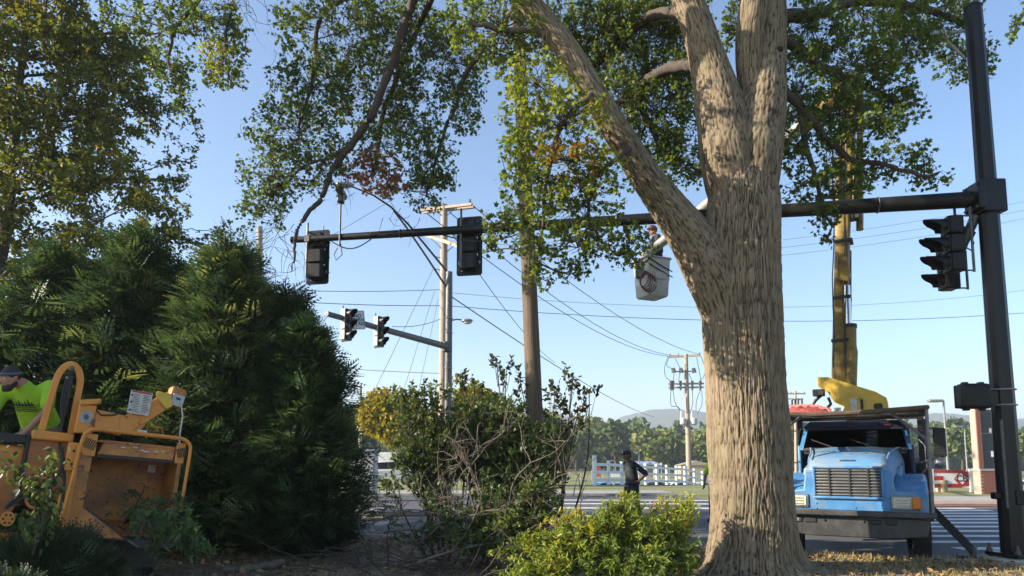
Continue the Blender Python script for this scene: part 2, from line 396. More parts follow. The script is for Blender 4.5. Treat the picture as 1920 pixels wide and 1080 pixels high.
# ------------------------------------------------------------------ ground, road, lawn
def gz(y): return float(np.interp(y, [-50, 42, 53, 62, 110, 400, 1200, 6000], [0, 0, -0.5, -2.1, -2.2, -2.8, -2.8, -2.8]))
ys = [-40, 5, 20, 30, 36, 42, 45, 49, 53, 56, 59, 62, 80, 110, 200, 400, 800, 1200, 6000]
mb = MB(); vv = []; xs = [-3000, -300, -60, 60, 300, 3000]
for y in ys:
    for x in xs: vv.append((x, y, gz(y)))
nx = len(xs)
mb.add(vv, [(j * nx + i, j * nx + i + 1, (j + 1) * nx + i + 1, (j + 1) * nx + i) for j in range(len(ys) - 1) for i in range(nx - 1)])
tag(mb.build('ground', M['field']), kind='structure')
KX = [-40, -8, -2.7, 2.5, 5.5, 6.6, 8.5, 12, 40]; KY = [24, 15, 13.4, 11.6, 10.35, 10.12, 10.55, 11.3, 14]
def kerb_y(x): return float(np.interp(x, KX, KY))
LZ = 0.15
tag(MB().add([(-90, 5, .004), (90, 5, .004), (90, 22.9, .004), (9, 22.9, .004), (7, 29.4, .004), (-90, 29.4, .004)], [(0, 1, 2, 3, 4, 5)]).build('road', M['asphalt']), kind='structure')
# lawn as a gently uneven raised bank
xs = np.arange(-26, 26.01, 0.25); nj = 60; V = []; T = 0
for x in xs:
    ky = kerb_y(x) - 0.14
    yy = np.linspace(-8, ky, nj) if False else np.concatenate([np.linspace(-8, 5, 6), np.linspace(5.4, ky, nj - 6)])
    p = np.stack([np.full(nj, x), yy, np.zeros(nj)], axis=1)
    h = (vnoise(p * np.array([0.9, 0.9, 1]) + 5) - 0.5) * 0.06 + (vnoise(p * np.array([3.5, 3.5, 1])) - 0.5) * 0.03
    p[:, 2] = LZ + h * np.clip((ky - yy) / 0.8, 0, 1)
    V.append(p)
V = np.vstack(V); I = (np.arange(len(xs) - 1)[:, None] * nj + np.arange(nj - 1)[None, :]).reshape(-1)
o = mesh_np('lawn', V, 4, np.stack([I, I + nj, I + nj + 1, I + 1], axis=1), M['dirt'], smooth=True); tag(o, kind='structure')
mb = MB(); xs = np.arange(-40, 40.1, 0.4); prof = [(-0.145, 0.0), (-0.145, 0.152), (-0.02, 0.15), (0.0, 0.13), (0.02, 0.0)]
mb.loft([[(x, kerb_y(x) + a, b) for a, b in prof] for x in xs], closed=False, cap=False)
tag(mb.build('kerb', M['concrete']), kind='structure')
mb = MB(); mb.loft([[(x, kerb_y(x) + a, b) for a, b in ((0.02, 0.012), (0.42, 0.009))] for x in xs], closed=False, cap=False)
tag(mb.build('gutter', M['concrete']), kind='structure')
# far side: pavements, paver band, strip, crossing bars
tag(MB().box((-41.5, 30.8, 0.06), (97, 2.8, 0.12)).build('pavement', M['concrete'], bevel=0.02), kind='structure')
tag(MB().box((49, 25.6, 0.06), (80, 3.0, 0.12)).build('pavement', M['concrete'], bevel=0.02), kind='structure')
tag(MB().box((49, 23.52, 0.062), (80, 1.14, 0.125)).build('paver_strip', M['paver'], bevel=0.02), kind='structure')
tag(MB().box((-9.0, 19.6, 0.07), (17, 0.7, 0.14)).build('strip', M['concrete'], bevel=0.03), kind='structure')  # low pale concrete slab standing in for a bright strip across the road
cw = MB()
for k in range(11):
    y = 12.2 + k * 0.98
    cw.add([(7.9, y, .008), (13.8 + .1 * k, y, .008), (13.8 + .1 * k, y + 0.36, .008), (7.9, y + 0.36, .008)], [(0, 1, 2, 3)])
road_obj = bpy.data.objects['road']
o = cw.build('crossing_marking', M['road_white'], road_obj)
mk = MB()
for k in range(3):
    y = 22.2 + k * 2.1; mk.add([(0.8, y, .008), (7.6, y - .25, .008), (7.6, y + .2, .008), (0.8, y + .45, .008)], [(0, 1, 2, 3)])
mk.build('crossing_marking', M['road_white'], road_obj)
mk = MB()
for y in (18.6, 18.85): mk.add([(-30, y, .008), (0, y, .008), (0, y + .11, .008), (-30, y + .11, .008)], [(0, 1, 2, 3)])
mk.build('centre_line', M['road_yellow'], road_obj)
tag(MB().add([(-60, 62.5, gz(62.5) + .02), (60, 62.5, gz(62.5) + .02), (60, 84, gz(84) + .02), (-60, 84, gz(84) + .02)], [(0, 1, 2, 3)]).build('car_park', M['asphalt']), kind='structure')
# hills: two wooded ridges
def ridge(name, y0, y1, hfun, seed):
    X = np.linspace(-3200, 3200, 420); Y = np.linspace(y0, y1, 26); g = np.stack(np.meshgrid(X, Y), axis=2).reshape(-1, 2)
    t = (g[:, 1] - y0) / (y1 - y0); prof_ = np.sin(np.clip(t, 0, 1) * math.pi) ** 0.7
    p3 = np.stack([g[:, 0] / 55 + seed, g[:, 1] / 55, np.zeros(len(g))], axis=1)
    h = hfun(g[:, 0]) * prof_ + (vnoise(p3) * 10 + vnoise(p3 * 3.7) * 9) * prof_
    v = np.stack([g[:, 0], g[:, 1], h - 6], axis=1); n = len(X)
    I = (np.arange(len(Y) - 1)[:, None] * n + np.arange(n - 1)[None, :]).reshape(-1)
    tag(mesh_np(name, v, 4, np.stack([I, I + 1, I + n + 1, I + n], axis=1), M['hill'], smooth=True), kind='structure')
ridge('hills', 1500, 2500, lambda x: 116 + 16 * np.sin(x / 62 + 0.9) + 12 * np.sin(x / 117 + 2.0) + 14 * np.sin(x / 330), 3)
ridge('hills', 900, 1400, lambda x: 44 + 9 * np.sin(x / 90 + 1.0) + 7 * np.sin(x / 41), 9)

# ------------------------------------------------------------------ dry grass and fallen leaves on the lawn
LM = {}
LM['grass'] = leaf_mat('grass', [(0.0, (0.10, 0.115, 0.03)), (0.35, (0.27, 0.22, 0.075)), (0.7, (0.42, 0.33, 0.14)), (1.0, (0.5, 0.42, 0.2))], 0.25, 0.8)
LM['litter'] = leaf_mat('litter', [(0.0, (0.09, 0.05, 0.03)), (0.5, (0.2, 0.12, 0.06)), (1.0, (0.35, 0.22, 0.1))], 0.1, 0.8)
N = 60000
x = rng.uniform(-8.5, 10.5, N); y = 7.6 + rng.random(N) * 5
ky = np.interp(x, KX, KY) - 0.12
dens = np.where(x > 2.0, 1.0, 0.35) * (0.35 + vnoise(np.stack([x * 1.6, y * 1.6, x * 0], 1)))
keep = (y < ky) & (rng.random(N) < dens); x, y = x[keep], y[keep]; n = len(x)
rot = np.zeros((n, 3, 3)); az = rng.random(n) * 6.283; tl = rng.normal(size=(n, 2)) * 0.35
yv = unit(np.stack([tl[:, 0], tl[:, 1], np.ones(n)], 1)); xv = unit(np.cross(yv, np.stack([np.cos(az), np.sin(az), np.zeros(n)], 1)))
rot[:, :, 0] = xv; rot[:, :, 1] = yv; rot[:, :, 2] = np.cross(xv, yv)
tall = 0.045 + 0.05 * rng.random(n) + 0.05 * (np.interp(x, KX, KY) - y < 0.5) * rng.random(n)
o = scatter('dry_grass', (BLADE[0] * np.array([2.2, 1, 1]), BLADE[1]), np.stack([x, y, np.full(n, LZ - 0.02)], 1), rot, tall, 0.25 + 0.75 * rng.random(n), LM['grass'])
tag(o, 'short dry yellowed grass along the lawn edge by the kerb', 'grass', kind='stuff')
N = 5200; x = rng.uniform(-8, 7, N); y = rng.uniform(7.4, 12.5, N); keep = y < np.interp(x, KX, KY) - 0.2; x, y = x[keep], y[keep]; n = len(x)
o = scatter('leaf_litter', OVATE, np.stack([x, y, LZ + 0.025 + 0.02 * rng.random(n)], 1), frames(n, (0, 0, 3.0)), 0.05 + 0.05 * rng.random(n), rng.random(n), LM['litter'])
tag(o, 'brown fallen leaves and chips scattered over bare soil', 'leaf litter', kind='stuff')
# ------------------------------------------------------------------ far woods and single far trees
LM['far'] = leaf_mat('far_leaf', [(0.0, (0.035, 0.06, 0.018)), (0.5, (0.075, 0.115, 0.03)), (0.85, (0.16, 0.19, 0.045)), (1.0, (0.24, 0.2, 0.06))], 0.25, 0.7)
LM['yellow'] = leaf_mat('yellow_leaf', [(0.0, (0.07, 0.1, 0.02)), (0.4, (0.2, 0.2, 0.03)), (0.75, (0.42, 0.3, 0.035)), (1.0, (0.5, 0.27, 0.03))], 0.4, 0.6)
M['far_bark'] = mat('far_bark', (0.09, 0.07, 0.05), 0.9)
def lobes(c, r, n):
    out = []
    for k in range(n):
        d = rng.normal(size=3); d[2] = abs(d[2]) * 0.9 - 0.35; d = d / np.linalg.norm(d)
        s = 0.34 + 0.22 * rng.random()
        out.append((np.asarray(c) + d * np.asarray(r) * (0.5 + 0.2 * rng.random()), np.asarray(r) * s))
    return out
def far_tree(name, label, x, y, h, rad, n=2600, size=None, m='far', t0=0.15, t1=0.7, base=None, low=0.22, group=None):
    z0 = gz(y) if base is None else base
    root = thing(name, label, 'tree', (x, y, z0), group=group)
    c = np.array((0, 0, h * (0.5 + low / 2))); r = np.array((rad, rad, h * (0.5 - low / 2)))
    pos = []; tn = []
    for (lc, lr) in lobes(c, r, 16):
        k = n // 16; q = in_ellipsoid(k, lc, lr, 0.55); pos.append(q); tn.append(np.full(k, rng.normal() * 0.1) + t0 + (t1 - t0) * rng.random(k))
    pos = np.vstack(pos); tn = np.concatenate(tn)
    sz = (size or rad * 0.2) * (0.6 + 0.8 * rng.random(len(pos)))
    out = unit(pos - c)
    scatter('crown', CLUMP, pos, frames(len(pos), (0, 0, 0.3)), sz, tn, LM[m], root)
    mb = MB(); mb.tube([(0, 0, -0.3), (0.05 * rad, 0, h * 0.3), (0, 0.05 * rad, h * 0.62)], [h * 0.022, h * 0.016, h * 0.006], 7)
    for a in range(4):
        an = a * 1.7; mb.tube([(0, 0, h * (0.28 + 0.05 * a)), (math.cos(an) * rad * 0.55, math.sin(an) * rad * 0.55, h * (0.5 + .06 * a))], [h * 0.009, h * 0.003], 5)
    mb.build('trunk', M['far_bark'], root); return root
# the mass of woods across the valley
pos = []; tn = []
for k in range(260):
    yy = rng.uniform(215, 330); xx = rng.uniform(-0.42, 0.85) * yy
    hh = rng.uniform(11, 17) + (yy - 215) * 0.035; rr = rng.uniform(3.5, 5.5)
    q = in_ellipsoid(150, (xx, yy, gz(yy) + hh * 0.62), (rr, rr, hh * 0.40), 0.6); pos.append(q)
    tn.append(np.clip(rng.normal(0.35, 0.16) + 0.22 * rng.normal(size=150), 0, 1))
    q = in_ellipsoid(30, (xx, yy - 2, gz(yy) + 2.5), (rr, rr, 3), 0.2); pos.append(q); tn.append(np.full(30, 0.05))
pos = np.vstack(pos); tn = np.concatenate(tn)
o = scatter('woods', CLUMP, pos, frames(len(pos), (0, 0, 0.3)), 1.4 + 1.2 * rng.random(len(pos)), tn, LM['far'])
tag(o, 'dense dark green woods forming a line below the hills', 'woods', kind='stuff')
def at_ground(px, Y): return P(px, 860, Y).x
for (px, Y, py_top, rpx, lab, t0, t1) in (
        (1232, 185, 806, 46, 'round yellow green tree standing behind the blue roofed pavilion', .5, .95),
        (1150, 205, 793, 44, 'tall dark tree in front of woods, above the officer', .2, .6),
        (1078, 190, 800, 46, 'broad green tree at the end of white fence', .2, .65),
        (1312, 200, 808, 36, 'yellowish tree half hidden by the big oak trunk', .5, .95),
        (1798, 150, 797, 42, 'leafy green tree behind the red and white banner', .35, .8),
        (1905, 150, 802, 36, 'green tree beyond the black signal pole at photo edge', .35, .8),
        (1500, 170, 812, 40, 'green tree seen beyond the truck mirror', .3, .7)):
    p = P(px, py_top, Y); far_tree('far_tree', lab, p.x, Y, p.z - gz(Y), rpx * Y / FPX, 2400, None, 'far', t0, t1)
p = P(745, 730, 44); far_tree('autumn_tree', 'golden orange autumn tree behind the grey cabinet', p.x, 44, p.z - gz(44), 2.5, 6500, 0.22, 'yellow', .12, .72, low=0.12)
p = P(880, 715, 40); far_tree('street_tree', 'bright green street tree right of steel signal pole', p.x, 40, p.z, 2.6, 5200, 0.24, 'yellow', .0, .5, low=0.15)
p = P(1000, 765, 60); far_tree('street_tree', 'rounded green tree behind the near wooden pole', p.x, 60, p.z - gz(60), 3.2, 3000, 0.36, 'far', .3, .8, low=0.15)
p = P(655, 755, 75); far_tree('street_tree', 'dark tree behind the thin pole beside the conifers', p.x, 75, p.z - gz(75), 3.0, 2400, 0.4, 'far', .1, .5, low=0.1)

# ------------------------------------------------------------------ white rail fence
f0 = P(1115, 911, 41); f1 = P(1302, 911, 54)
fd = Vector((f1.x - f0.x, 13.0, 0)); L = fd.length; fu = fd.normalized()
fence = thing('rail_fence', 'white three rail fence along the far pavement', 'fence', (f0.x, f0.y, gz(f0.y)))
fang = math.atan2(fu.y, fu.x)
npost = 17; sp = L / 9.0
def fp(i): q = Vector((f0.x, f0.y, 0)) + fu * (sp * i); return Vector((q.x - f0.x, q.y - f0.y, gz(q.y) - gz(f0.y)))
post_me = None
for i in range(npost):
    hgt = 1.75 if i == 0 else 1.45
    mb = MB(); wd = 0.3 if i == 0 else 0.2
    if i == 8: wd = 0.5
    mb.box((0, 0, hgt / 2 - 0.1), (wd, 0.14, hgt + 0.2)); mb.box((0, 0, hgt + 0.015), (wd + .04, 0.18, 0.03))
    o = mb.build('post', M['white_paint'], fence); o.location = fp(i); o.rotation_euler = (0, 0, fang)
for i in range(npost - 1):
    a, b = fp(i), fp(i + 1)
    for z in (0.32, 0.78, 1.24):
        mb = MB(); d = (b - a).normalized(); n_ = Vector((-d.y, d.x, 0)).normalized() * 0.022; up = Vector((0, 0, 0.085))
        a2, b2 = a + Vector((0, 0, z)), b + Vector((0, 0, z))
        mb.hexa([a2 - n_ - up, b2 - n_ - up, b2 + n_ - up, a2 + n_ - up, a2 - n_ + up, b2 - n_ + up, b2 + n_ + up, a2 + n_ + up])
        mb.build('rail', M['white_paint'], fence)

# ------------------------------------------------------------------ pavilion, ball field bits, lamp posts beyond the fence
M['roof_blue'] = mat('roof_blue', (0.2, 0.27, 0.37), 0.6, 0.0, c2=(0.17, 0.23, 0.33), scale=0.6)
M['tan_wall'] = mat('tan_wall', (0.4, 0.31, 0.2), 0.85)
p = P(1208, 882, 140); pv = thing('park_pavilion', 'open park pavilion with pale blue hipped metal roof', 'pavilion', (p.x, 140, gz(140)))
mb = MB(); zt = 2.5; W, D = 3.5, 2.6
mb.add([(-W, -D, zt), (W, -D, zt), (W, D, zt), (-W, D, zt), (-W * .55, 0, zt + .8), (W * .55, 0, zt + .8)], [(0, 1, 5, 4), (1, 2, 5), (2, 3, 4, 5), (3, 0, 4), (3, 2, 1, 0)])
mb.add([(-.8, -D - .3, zt + .05), (1.9, -D - .3, zt + .05), (.55, -D - .3, zt + .62), (.55, 0, zt + .65)], [(0, 1, 2), (0, 2, 3), (2, 1, 3), (0, 3, 1)])
mb.build('roof', M['roof_blue'], pv, smooth=False)
for i in range(5):
    for s in (-1, 1):
        MB().box((-W + .5 + i * (2 * W - 1) / 4, s * (D - .4), 1.5), (.2, .2, 3.0)).build('post', M['white_paint'], pv)
MB().box((0, 1.0, 0.9), (4, 2, 1.8)).build('inner_wall', M['tan_wall'], pv)
p = P(1152, 887, 120); b = thing('outfield_banner', 'red ended white banner on the far ball field fence', 'banner', (p.x, 120, gz(120)))
MB().box((0, 0, 1.1), (2.1, .06, 1.0)).build('panel', M['white_paint'], b)
MB().box((-3.2, 0, 1.5), (1.4, .06, 1.7)).build('end_panel', M['red'], b); MB().box((1.35, 0, 1.2), (.6, .06, 1.2)).build('end_panel', M['red'], b)
for x in (-3.8, -2.4, -1.0, 1.0): MB().cyl((x, .08, -.1), (x, .08, 2.2), .05, n=6).build('post', M['galv'], b)
p = P(1302, 868, 130); tb = thing('equipment_shed', 'small tan equipment shed beyond the far wooden pole', 'shed', (p.x, 130, gz(130)))
MB().box((0, 0, 1.3), (6.0, 3.5, 2.6)).build('wall', M['tan_wall'], tb); MB().prism([(-3.3, 2.6), (3.3, 2.6), (0, 3.4)], -2, 2).build('roof', M['wood_pale'], tb)
MB().box((-1.2, -1.77, 1.0), (1.0, .05, 2.0)).build('door', M['galv_dark'], tb)
# chain-link style field fence, far, thin posts and rails
ff = thing('field_fence', 'thin grey wire fence around the distant ball field', 'fence', (0, 118, gz(118)))
for i in range(24):
    MB().cyl((8 + i * 1.9, 0, -.1), (8 + i * 1.9, 0, 1.9), .05, n=5).build('post', M['galv'], ff)
for z in (0.1, 1.0, 1.9): MB().box((8 + 23 * .95, 0, z), (23 * 1.9, .04, .04)).build('rail', M['galv'], ff)
def lamp_post(px, py_top, Y, side, lab, kind=0):
    t = P(px, py_top, Y); z0 = gz(Y); r = thing('lamp_post', lab, 'lamp post', (t.x, Y, z0)); h = t.z - z0
    MB().tube([(0, 0, -.1), (0, 0, h)], [.09, .06], 8).build('pole', M['galv'], r)
    hd = MB(); hd.box((side * .55, 0, h + .02), (.9, .34, .16)); hd.box((side * .12, 0, h + .02), (.3, .08, .08)); hd.build('lamp_head', M['galv'], r, bevel=.03)
    MB().box((side * .6, 0, h - .075), (.6, .26, .03)).build('lens', M['lamp_lens'], r)
lamp_post(1769, 752, 45, -1, 'grey lamp post with flat head behind the truck')
lamp_post(1808, 800, 70, -1, 'slim grey lamp post left of the brick pylon')
lamp_post(1154, 864, 125, -1, 'small pale lamp post left of the officer cap')
lamp_post(1198, 848, 128, -1, 'pale lamp post in front of the pavilion roof')
lamp_post(1062, 808, 100, -1, 'grey lamp post left of the white fence end')

# ------------------------------------------------------------------ brick pylon sign and banner on the right
p = P(1862, 921, 31); py = thing('pylon_sign', 'tall brick pylon sign with dark panels behind signal pole', 'sign', (p.x, 31, 0))
M['sign_dark'] = mat('sign_dark', (0.045, 0.047, 0.052), 0.5, c2=(0.06, 0.062, 0.068), scale=2)
M['mortar'] = mat('mortar', (0.32, 0.27, 0.23), 0.9)
PW = 1.12; zb = 1.05; ztop = 3.85
MB().box((0, .2, zb / 2 - .1), (PW - .02, .5, zb + .2)).build('base_core', M['mortar'], py)
brick_me = MB().box((0, 0, 0), (.205, .06, .066)).build('brick', M['brick'], py, bevel=0).data
bpy.data.objects.remove(bpy.data.objects['brick'])
def brick(x, y, z):
    o = bpy.data.objects.new('brick', brick_me); o.location = (x, y, z); link(o, py)
nrow = 14
for r_ in range(nrow):
    for k in range(5):
        x = -PW / 2 + .105 + k * .215 + (.107 if r_ % 2 else 0)
        if x < PW / 2 - .08: brick(x, -.06, .03 + r_ * .0755)
MB().box((0, .2, zb + .04), (PW + .06, .62, .1)).build('cap_stone', M['concrete'], py)
MB().box((-PW / 2 + .1, .2, (zb + ztop) / 2 + .06), (.19, .4, ztop - zb - .06)).build('brick_pier', M['mortar'], py)
for r_ in range(36): brick(-PW / 2 + .104, -.01, zb + .14 + r_ * .0755)
MB().box((.1, .2, (zb + 2.75) / 2 + .05), (PW - .22, .3, 1.62)).build('message_panel', M['sign_dark'], py)
MB().box((.1, .2, 3.28), (PW - .22, .3, 1.08)).build('upper_panel', M['sign_dark'], py)
MB().box((.1, .045, 2.735), (PW - .22, .02, .03)).build('panel_seam', M['galv'], py)
MB().box((.1, .04, 2.86), (.1, .03, .2)).build('sticker', M['lamp_lens'], py); MB().box((.12, .04, 1.8), (.12, .03, .26)).build('sticker', M['white_paint'], py)
p = P(1785, 916, 33); bn = thing('yard_banner', 'red and white banner sign on white posts beside truck', 'banner', (p.x, 33, 0))
MB().box((0, 0, .62), (1.75, .04, .86)).build('panel', M['white_paint'], bn)
MB().box((-.1, -.025, .98), (1.55, .012, .14)).build('red_band', M['red'], bn); MB().box((-.2, -.025, .3), (1.35, .012, .18)).build('red_band', M['red'], bn)
MB().box((-.62, -.025, .66), (.45, .012, .2)).build('red_block', M['red'], bn)
MB().prism([(.1, .62), (.42, .98), (.82, .98), (.82, .3), (.42, .26)], -.03, -.026).build('red_field', M['red'], bn)
MB().prism([(.18, .64), (.44, .9), (.76, .66), (.5, .36)], -.036, -.032).build('emblem_ground', M['white_paint'], bn)
text_mesh('lettering', 'CB', .42, M['ink'], bn, (.48, -.04, .63), (R(90), 0, 0), .01)
for x in (-.9, .9): MB().box((x, 0, .5), (.09, .09, 1.2)).build('post', M['white_paint'], bn)
# things on the far right verge
p = P(1758, 918, 33.5); MBx = thing('planter_tub', 'round tan stone tub below the banner', 'planter', (p.x, 33.2, 0))
MB().tube([(0, 0, 0), (0, 0, .5), (0, 0, .56)], [.24, .3, .3], 14).build('tub', M['tan_wall'], MBx); MB().cyl((0, 0, .5), (0, 0, .57), .26, n=14).build('soil', M['dirt'], MBx)
# grey electrical cabinet by the conifers
p = P(690, 915, 26); cb = thing('electrical_cabinet', 'pale grey roadside electrical cabinet beside the dark conifer', 'cabinet', (p.x - .15, 26, 0))
M['cab_grey'] = mat('cab_grey', (0.42, 0.43, 0.44), 0.5, c2=(0.36, 0.37, 0.38), scale=3)
MB().box((0, 0, .12), (1.0, .7, .24)).build('plinth', M['concrete'], cb); MB().box((0, 0, 1.05), (.92, .6, 1.62)).build('housing', M['cab_grey'], cb, bevel=.015)
MB().box((0, 0, 1.9), (1.0, .68, .08)).build('lid', M['cab_grey'], cb, bevel=.015); MB().box((0, -.31, 1.0), (.78, .025, 1.4)).build('door', M['cab_grey'], cb)
MB().box((.3, -.335, 1.05), (.03, .04, .16)).build('handle', M['galv_dark'], cb)

# ------------------------------------------------------------------ parked cars
def car(label, px, Y, rz, colr, z=None, kind='sedan'):
    q = P(px, 880, Y); z0 = (gz(Y) + .02) if z is None else z
    r = thing('parked_car', label, 'car', (q.x, Y, z0), (0, 0, rz), 'cars parked beyond the road')
    pm = mat('car_paint', colr, 0.3, coat=0.5)
    hh = 1.45 if kind == 'sedan' else 1.75
    low = [(-2.25, .35), (-2.2, .75), (-1.5, .9), (1.55, .95), (2.2, .85), (2.27, .4), (1.9, .26), (-1.9, .26)]
    MB().prism(low, -.88, .88).build('body', pm, r, bevel=.09, seg=3)
    if kind == 'sedan': top = [(-1.15, .9), (-.45, hh - .05), (.65, hh), (1.65, .93)]
    else: top = [(-1.3, .9), (-.75, hh - .05), (1.75, hh), (2.12, .93)]
    MB().prism(top, -.74, .74).build('cabin', pm, r, bevel=.08, seg=3)
    g = [(x * .93 + .02, .97 + (zz - .93) * .8) for x, zz in top]
    for s in (-1, 1): MB().prism(g, s * .742, s * .752).build('side_window', M['car_glass'], r)
    a, b_ = top[0], top[1]
    def quadwin(a, b_, nm):
        dx = -(b_[1] - a[1]); dz = b_[0] - a[0]; l = math.hypot(dx, dz); dx, dz = dx / l * .012, dz / l * .012
        lerp = lambda t: (a[0] + (b_[0] - a[0]) * t, a[1] + (b_[1] - a[1]) * t)
        p0, p1 = lerp(.12), lerp(.9)
        sgn = 1 if nm == 'windscreen' else 1
        MB().prism([p0, p1, (p1[0] + dx * sgn, p1[1] + dz * sgn), (p0[0] + dx * sgn, p0[1] + dz * sgn)], -.62, .62).build(nm, M['car_glass'], r)
    quadwin(a, b_, 'windscreen'); quadwin(top[2], top[3], 'rear_window')
    for x in (-1.4, 1.4):
        for s in (-1, 1):
            wv = MB().cyl((x, s * .72, .33), (x, s * .9, .33), .33, n=18).build('wheel', M['rubber'], r)
            MB().cyl((x, s * .895, .33), (x, s * .91, .33), .2, n=14).build('rim', M['galv'], wv)
    for s in (-1, 1):
        MB().box((-2.21, s * .62, .66), (.06, .34, .13)).build('headlight', M['lamp_lens'], r)
        MB().box((2.22, s * .62, .72), (.06, .3, .13)).build('tail_light', M['lens_red'], r)
car('silver sedan parked beyond the median, left of the shrub pile', 722, 43.5, R(4), (.5, .52, .54), 0)
car('white parked van behind the leafy cut branches', 800, 47, R(10), (.75, .75, .74), None, 'van')
car('bright blue parked car behind first fence posts', 1128, 66, R(20), (.05, .25, .6))
car('white parked car partly behind the officer', 1160, 64.5, R(100), (.7, .7, .7))
car('black parked car behind the fence right of the officer', 1222, 67, R(5), (.03, .03, .035))
car('white parked car behind the sixth fence post', 1262, 66, R(15), (.72, .72, .72))
car('pale silver parked car behind the wide fence post', 1305, 65, R(20), (.6, .6, .6))
car('silver car parked on the right edge beyond the pole', 1918, 60, R(30), (.55, .56, .58))
car('white car beyond the truck near its mirror', 1488, 70, R(10), (.7, .7, .7))
p = P(718, 905, 52); bx = thing('box_trailer', 'white box trailer behind the silver sedan', 'trailer', (p.x - .3, 52, gz(52)))
MB().box((0, 0, 1.5), (3.6, 2.2, 2.0)).build('box', M['white_paint'], bx, bevel=.03)
for x in (-.6, .6): MB().cyl((x, -1.15, .36), (x, -.9, .36), .36, n=16).build('wheel', M['rubber'], bx)
MB().box((0, -1.12, .5), (3.4, .05, .1)).build('side_rail', M['galv'], bx)
# ------------------------------------------------------------------ traffic signal hardware
def proj(p):
    x, y, z = p[0], p[1], p[2] - CAMH
    f = y * math.cos(PITCH) + z * math.sin(PITCH); u = x / f; v = (-y * math.sin(PITCH) + z * math.cos(PITCH)) / f
    return 960 + u * FPX, PPY - v * FPX
def on_line(A, B, px):
    lo, hi = 0.0, 1.0; s = 1 if proj(B)[0] > proj(A)[0] else -1
    for _ in range(40):
        m = (lo + hi) / 2
        if (proj(A.lerp(B, m))[0] - px) * s < 0: lo = m
        else: hi = m
    return A.lerp(B, lo)
M['lens_amber'] = mat('lens_amber', (0.16, 0.06, 0.01), 0.25)
M['lens_shaded'] = mat('lens_shaded', (0.02, 0.02, 0.02), 0.3)  # lens colour blackened to stand for shade inside the visors
def signal_head(label, loc, rz, sec=0.3, back=True, body='black_plastic', group=None, rod=-1, lit=None, tilt=0.0, face='black_plastic', mount=None, lens=None):
    r = thing('traffic_light', label, 'traffic light', loc, (0, tilt, rz), group)
    for i in range(3):
        z = (1 - i) * sec
        MB().box((0, 0.02, z), (sec * .98, .2, sec * .97)).build('housing', M[body], r, bevel=.025)
        MB().box((0, -.088, z), (sec * .93, .03, sec * .93)).build('door', M[face], r, bevel=.02)
        mb = MB(); n = 18; ro = sec * .42; rings = []
        # cutaway visor: hood that is long on top and short below
        mb2 = MB(); vv = []
        for k in range(n + 1):
            a = R(-50) + (2 * math.pi - R(80)) * k / n
            a = R(-40 + 260 * k / n)
            ln = 0.09 + 0.20 * max(0.0, math.sin(a)) ** 0.6 if math.sin(a) > 0 else 0.09
            c, s_ = math.cos(a), math.sin(a)
            vv += [(ro * c, -.1, z + ro * s_), (ro * c, -.1 - ln, z + ro * s_), (ro * .93 * c, -.1 - ln, z + ro * .93 * s_), (ro * .93 * c, -.1, z + ro * .93 * s_)]
        fs = []
        for k in range(n):
            for q in range(4):
                fs.append((k * 4 + q, k * 4 + (q + 1) % 4, (k + 1) * 4 + (q + 1) % 4, (k + 1) * 4 + q))
        mb2.add(vv, fs); mb2.build('visor', M['black_plastic'], r)
        lm = ('lens_red', 'lens_amber', 'lens_green')[i]
        MB().ell((0, -.1, z), (ro * .9, .03, ro * .9), 16, 8).build('lens', M[lens or lm], r)
    if back:
        mb = MB(); W, H = sec * 1.55, sec * 3.55
        outer = rrect(W, H, .05); inner = rrect(sec * .99, sec * 2.98, .01); n = len(outer)
        vv = [(x, y_, z) for y_ in (-.055, -.045) for (x, z) in outer + inner]; fs = []; m = 2 * n
        for k in range(n):
            l = (k + 1) % n
            fs += [(k, l, n + l, n + k), (m + l, m + k, m + n + k, m + n + l), (l, k, m + k, m + l), (n + k, n + l, m + n + l, m + n + k)]
        mb.add(vv, fs); mb.build('backplate', M['black_plastic'], r)
        for k in range(4):
            MB().box((sec * .62 * (1 if k % 2 else -1), -.04, sec * (.75 if k < 2 else -1.0)), (.03, .012, .05)).build('clip', M['galv'], r)
    if rod:
        mb = MB(); x = rod * sec * .25; y = .24
        mb.tube([(x, y, sec * 1.95), (x, y, -sec * 1.55)], .02, 8)
        mb.build('mounting_tube', M['galv_dark'], r)
        for z in (sec * 1.45, -sec * 1.48): MB().tube([(x, y, z), (x + .02, .14, z), (0.06, .05, z)], .014, 6).build('mounting_arm', M['galv_dark'], r)
        if mount is not None: MB().box((x, y - .02, mount), (.1, .1, .12)).build('clamp', M['galv_dark'], r)
    return r

# near mast-arm signal pole
PB = P(1905, 1045, 9.9); px0, py0 = 7.14, 9.9
sp_ = thing('signal_pole', 'tall black steel signal pole with long mast arm beside crossing', 'signal pole', (px0, py0, LZ))
MB().cyl((0, 0, -.25), (0, 0, .06), .42, .42, 28).build('concrete_base', M['concrete'], sp_, bevel=.02)
ptop = P(1822, 15, 9.9).z - LZ
mb = MB(); mb.tube([(0, 0, .06), (0, 0, ptop)], [.165, .122], 12); mb.build('pole', M['black_steel'], sp_, angle=20)
MB().box((0, 0, .1), (.5, .5, .05), (0, 0, .3)).build('base_plate', M['black_steel'], sp_, bevel=.008)
for a in range(4):
    an = .3 + math.pi / 4 + a * math.pi / 2; bx_ = (.29 * math.cos(an), .29 * math.sin(an))
    MB().cyl((*bx_, .06), (*bx_, .24), .022, n=8).cyl((*bx_, .125), (*bx_, .17), .042, n=6).build('anchor_bolt', M['galv_dark'], sp_)
MB().tube([(0, 0, ptop), (0, 0, ptop + .05)], [.13, .1], 14).build('pole_cap', M['black_steel'], sp_)
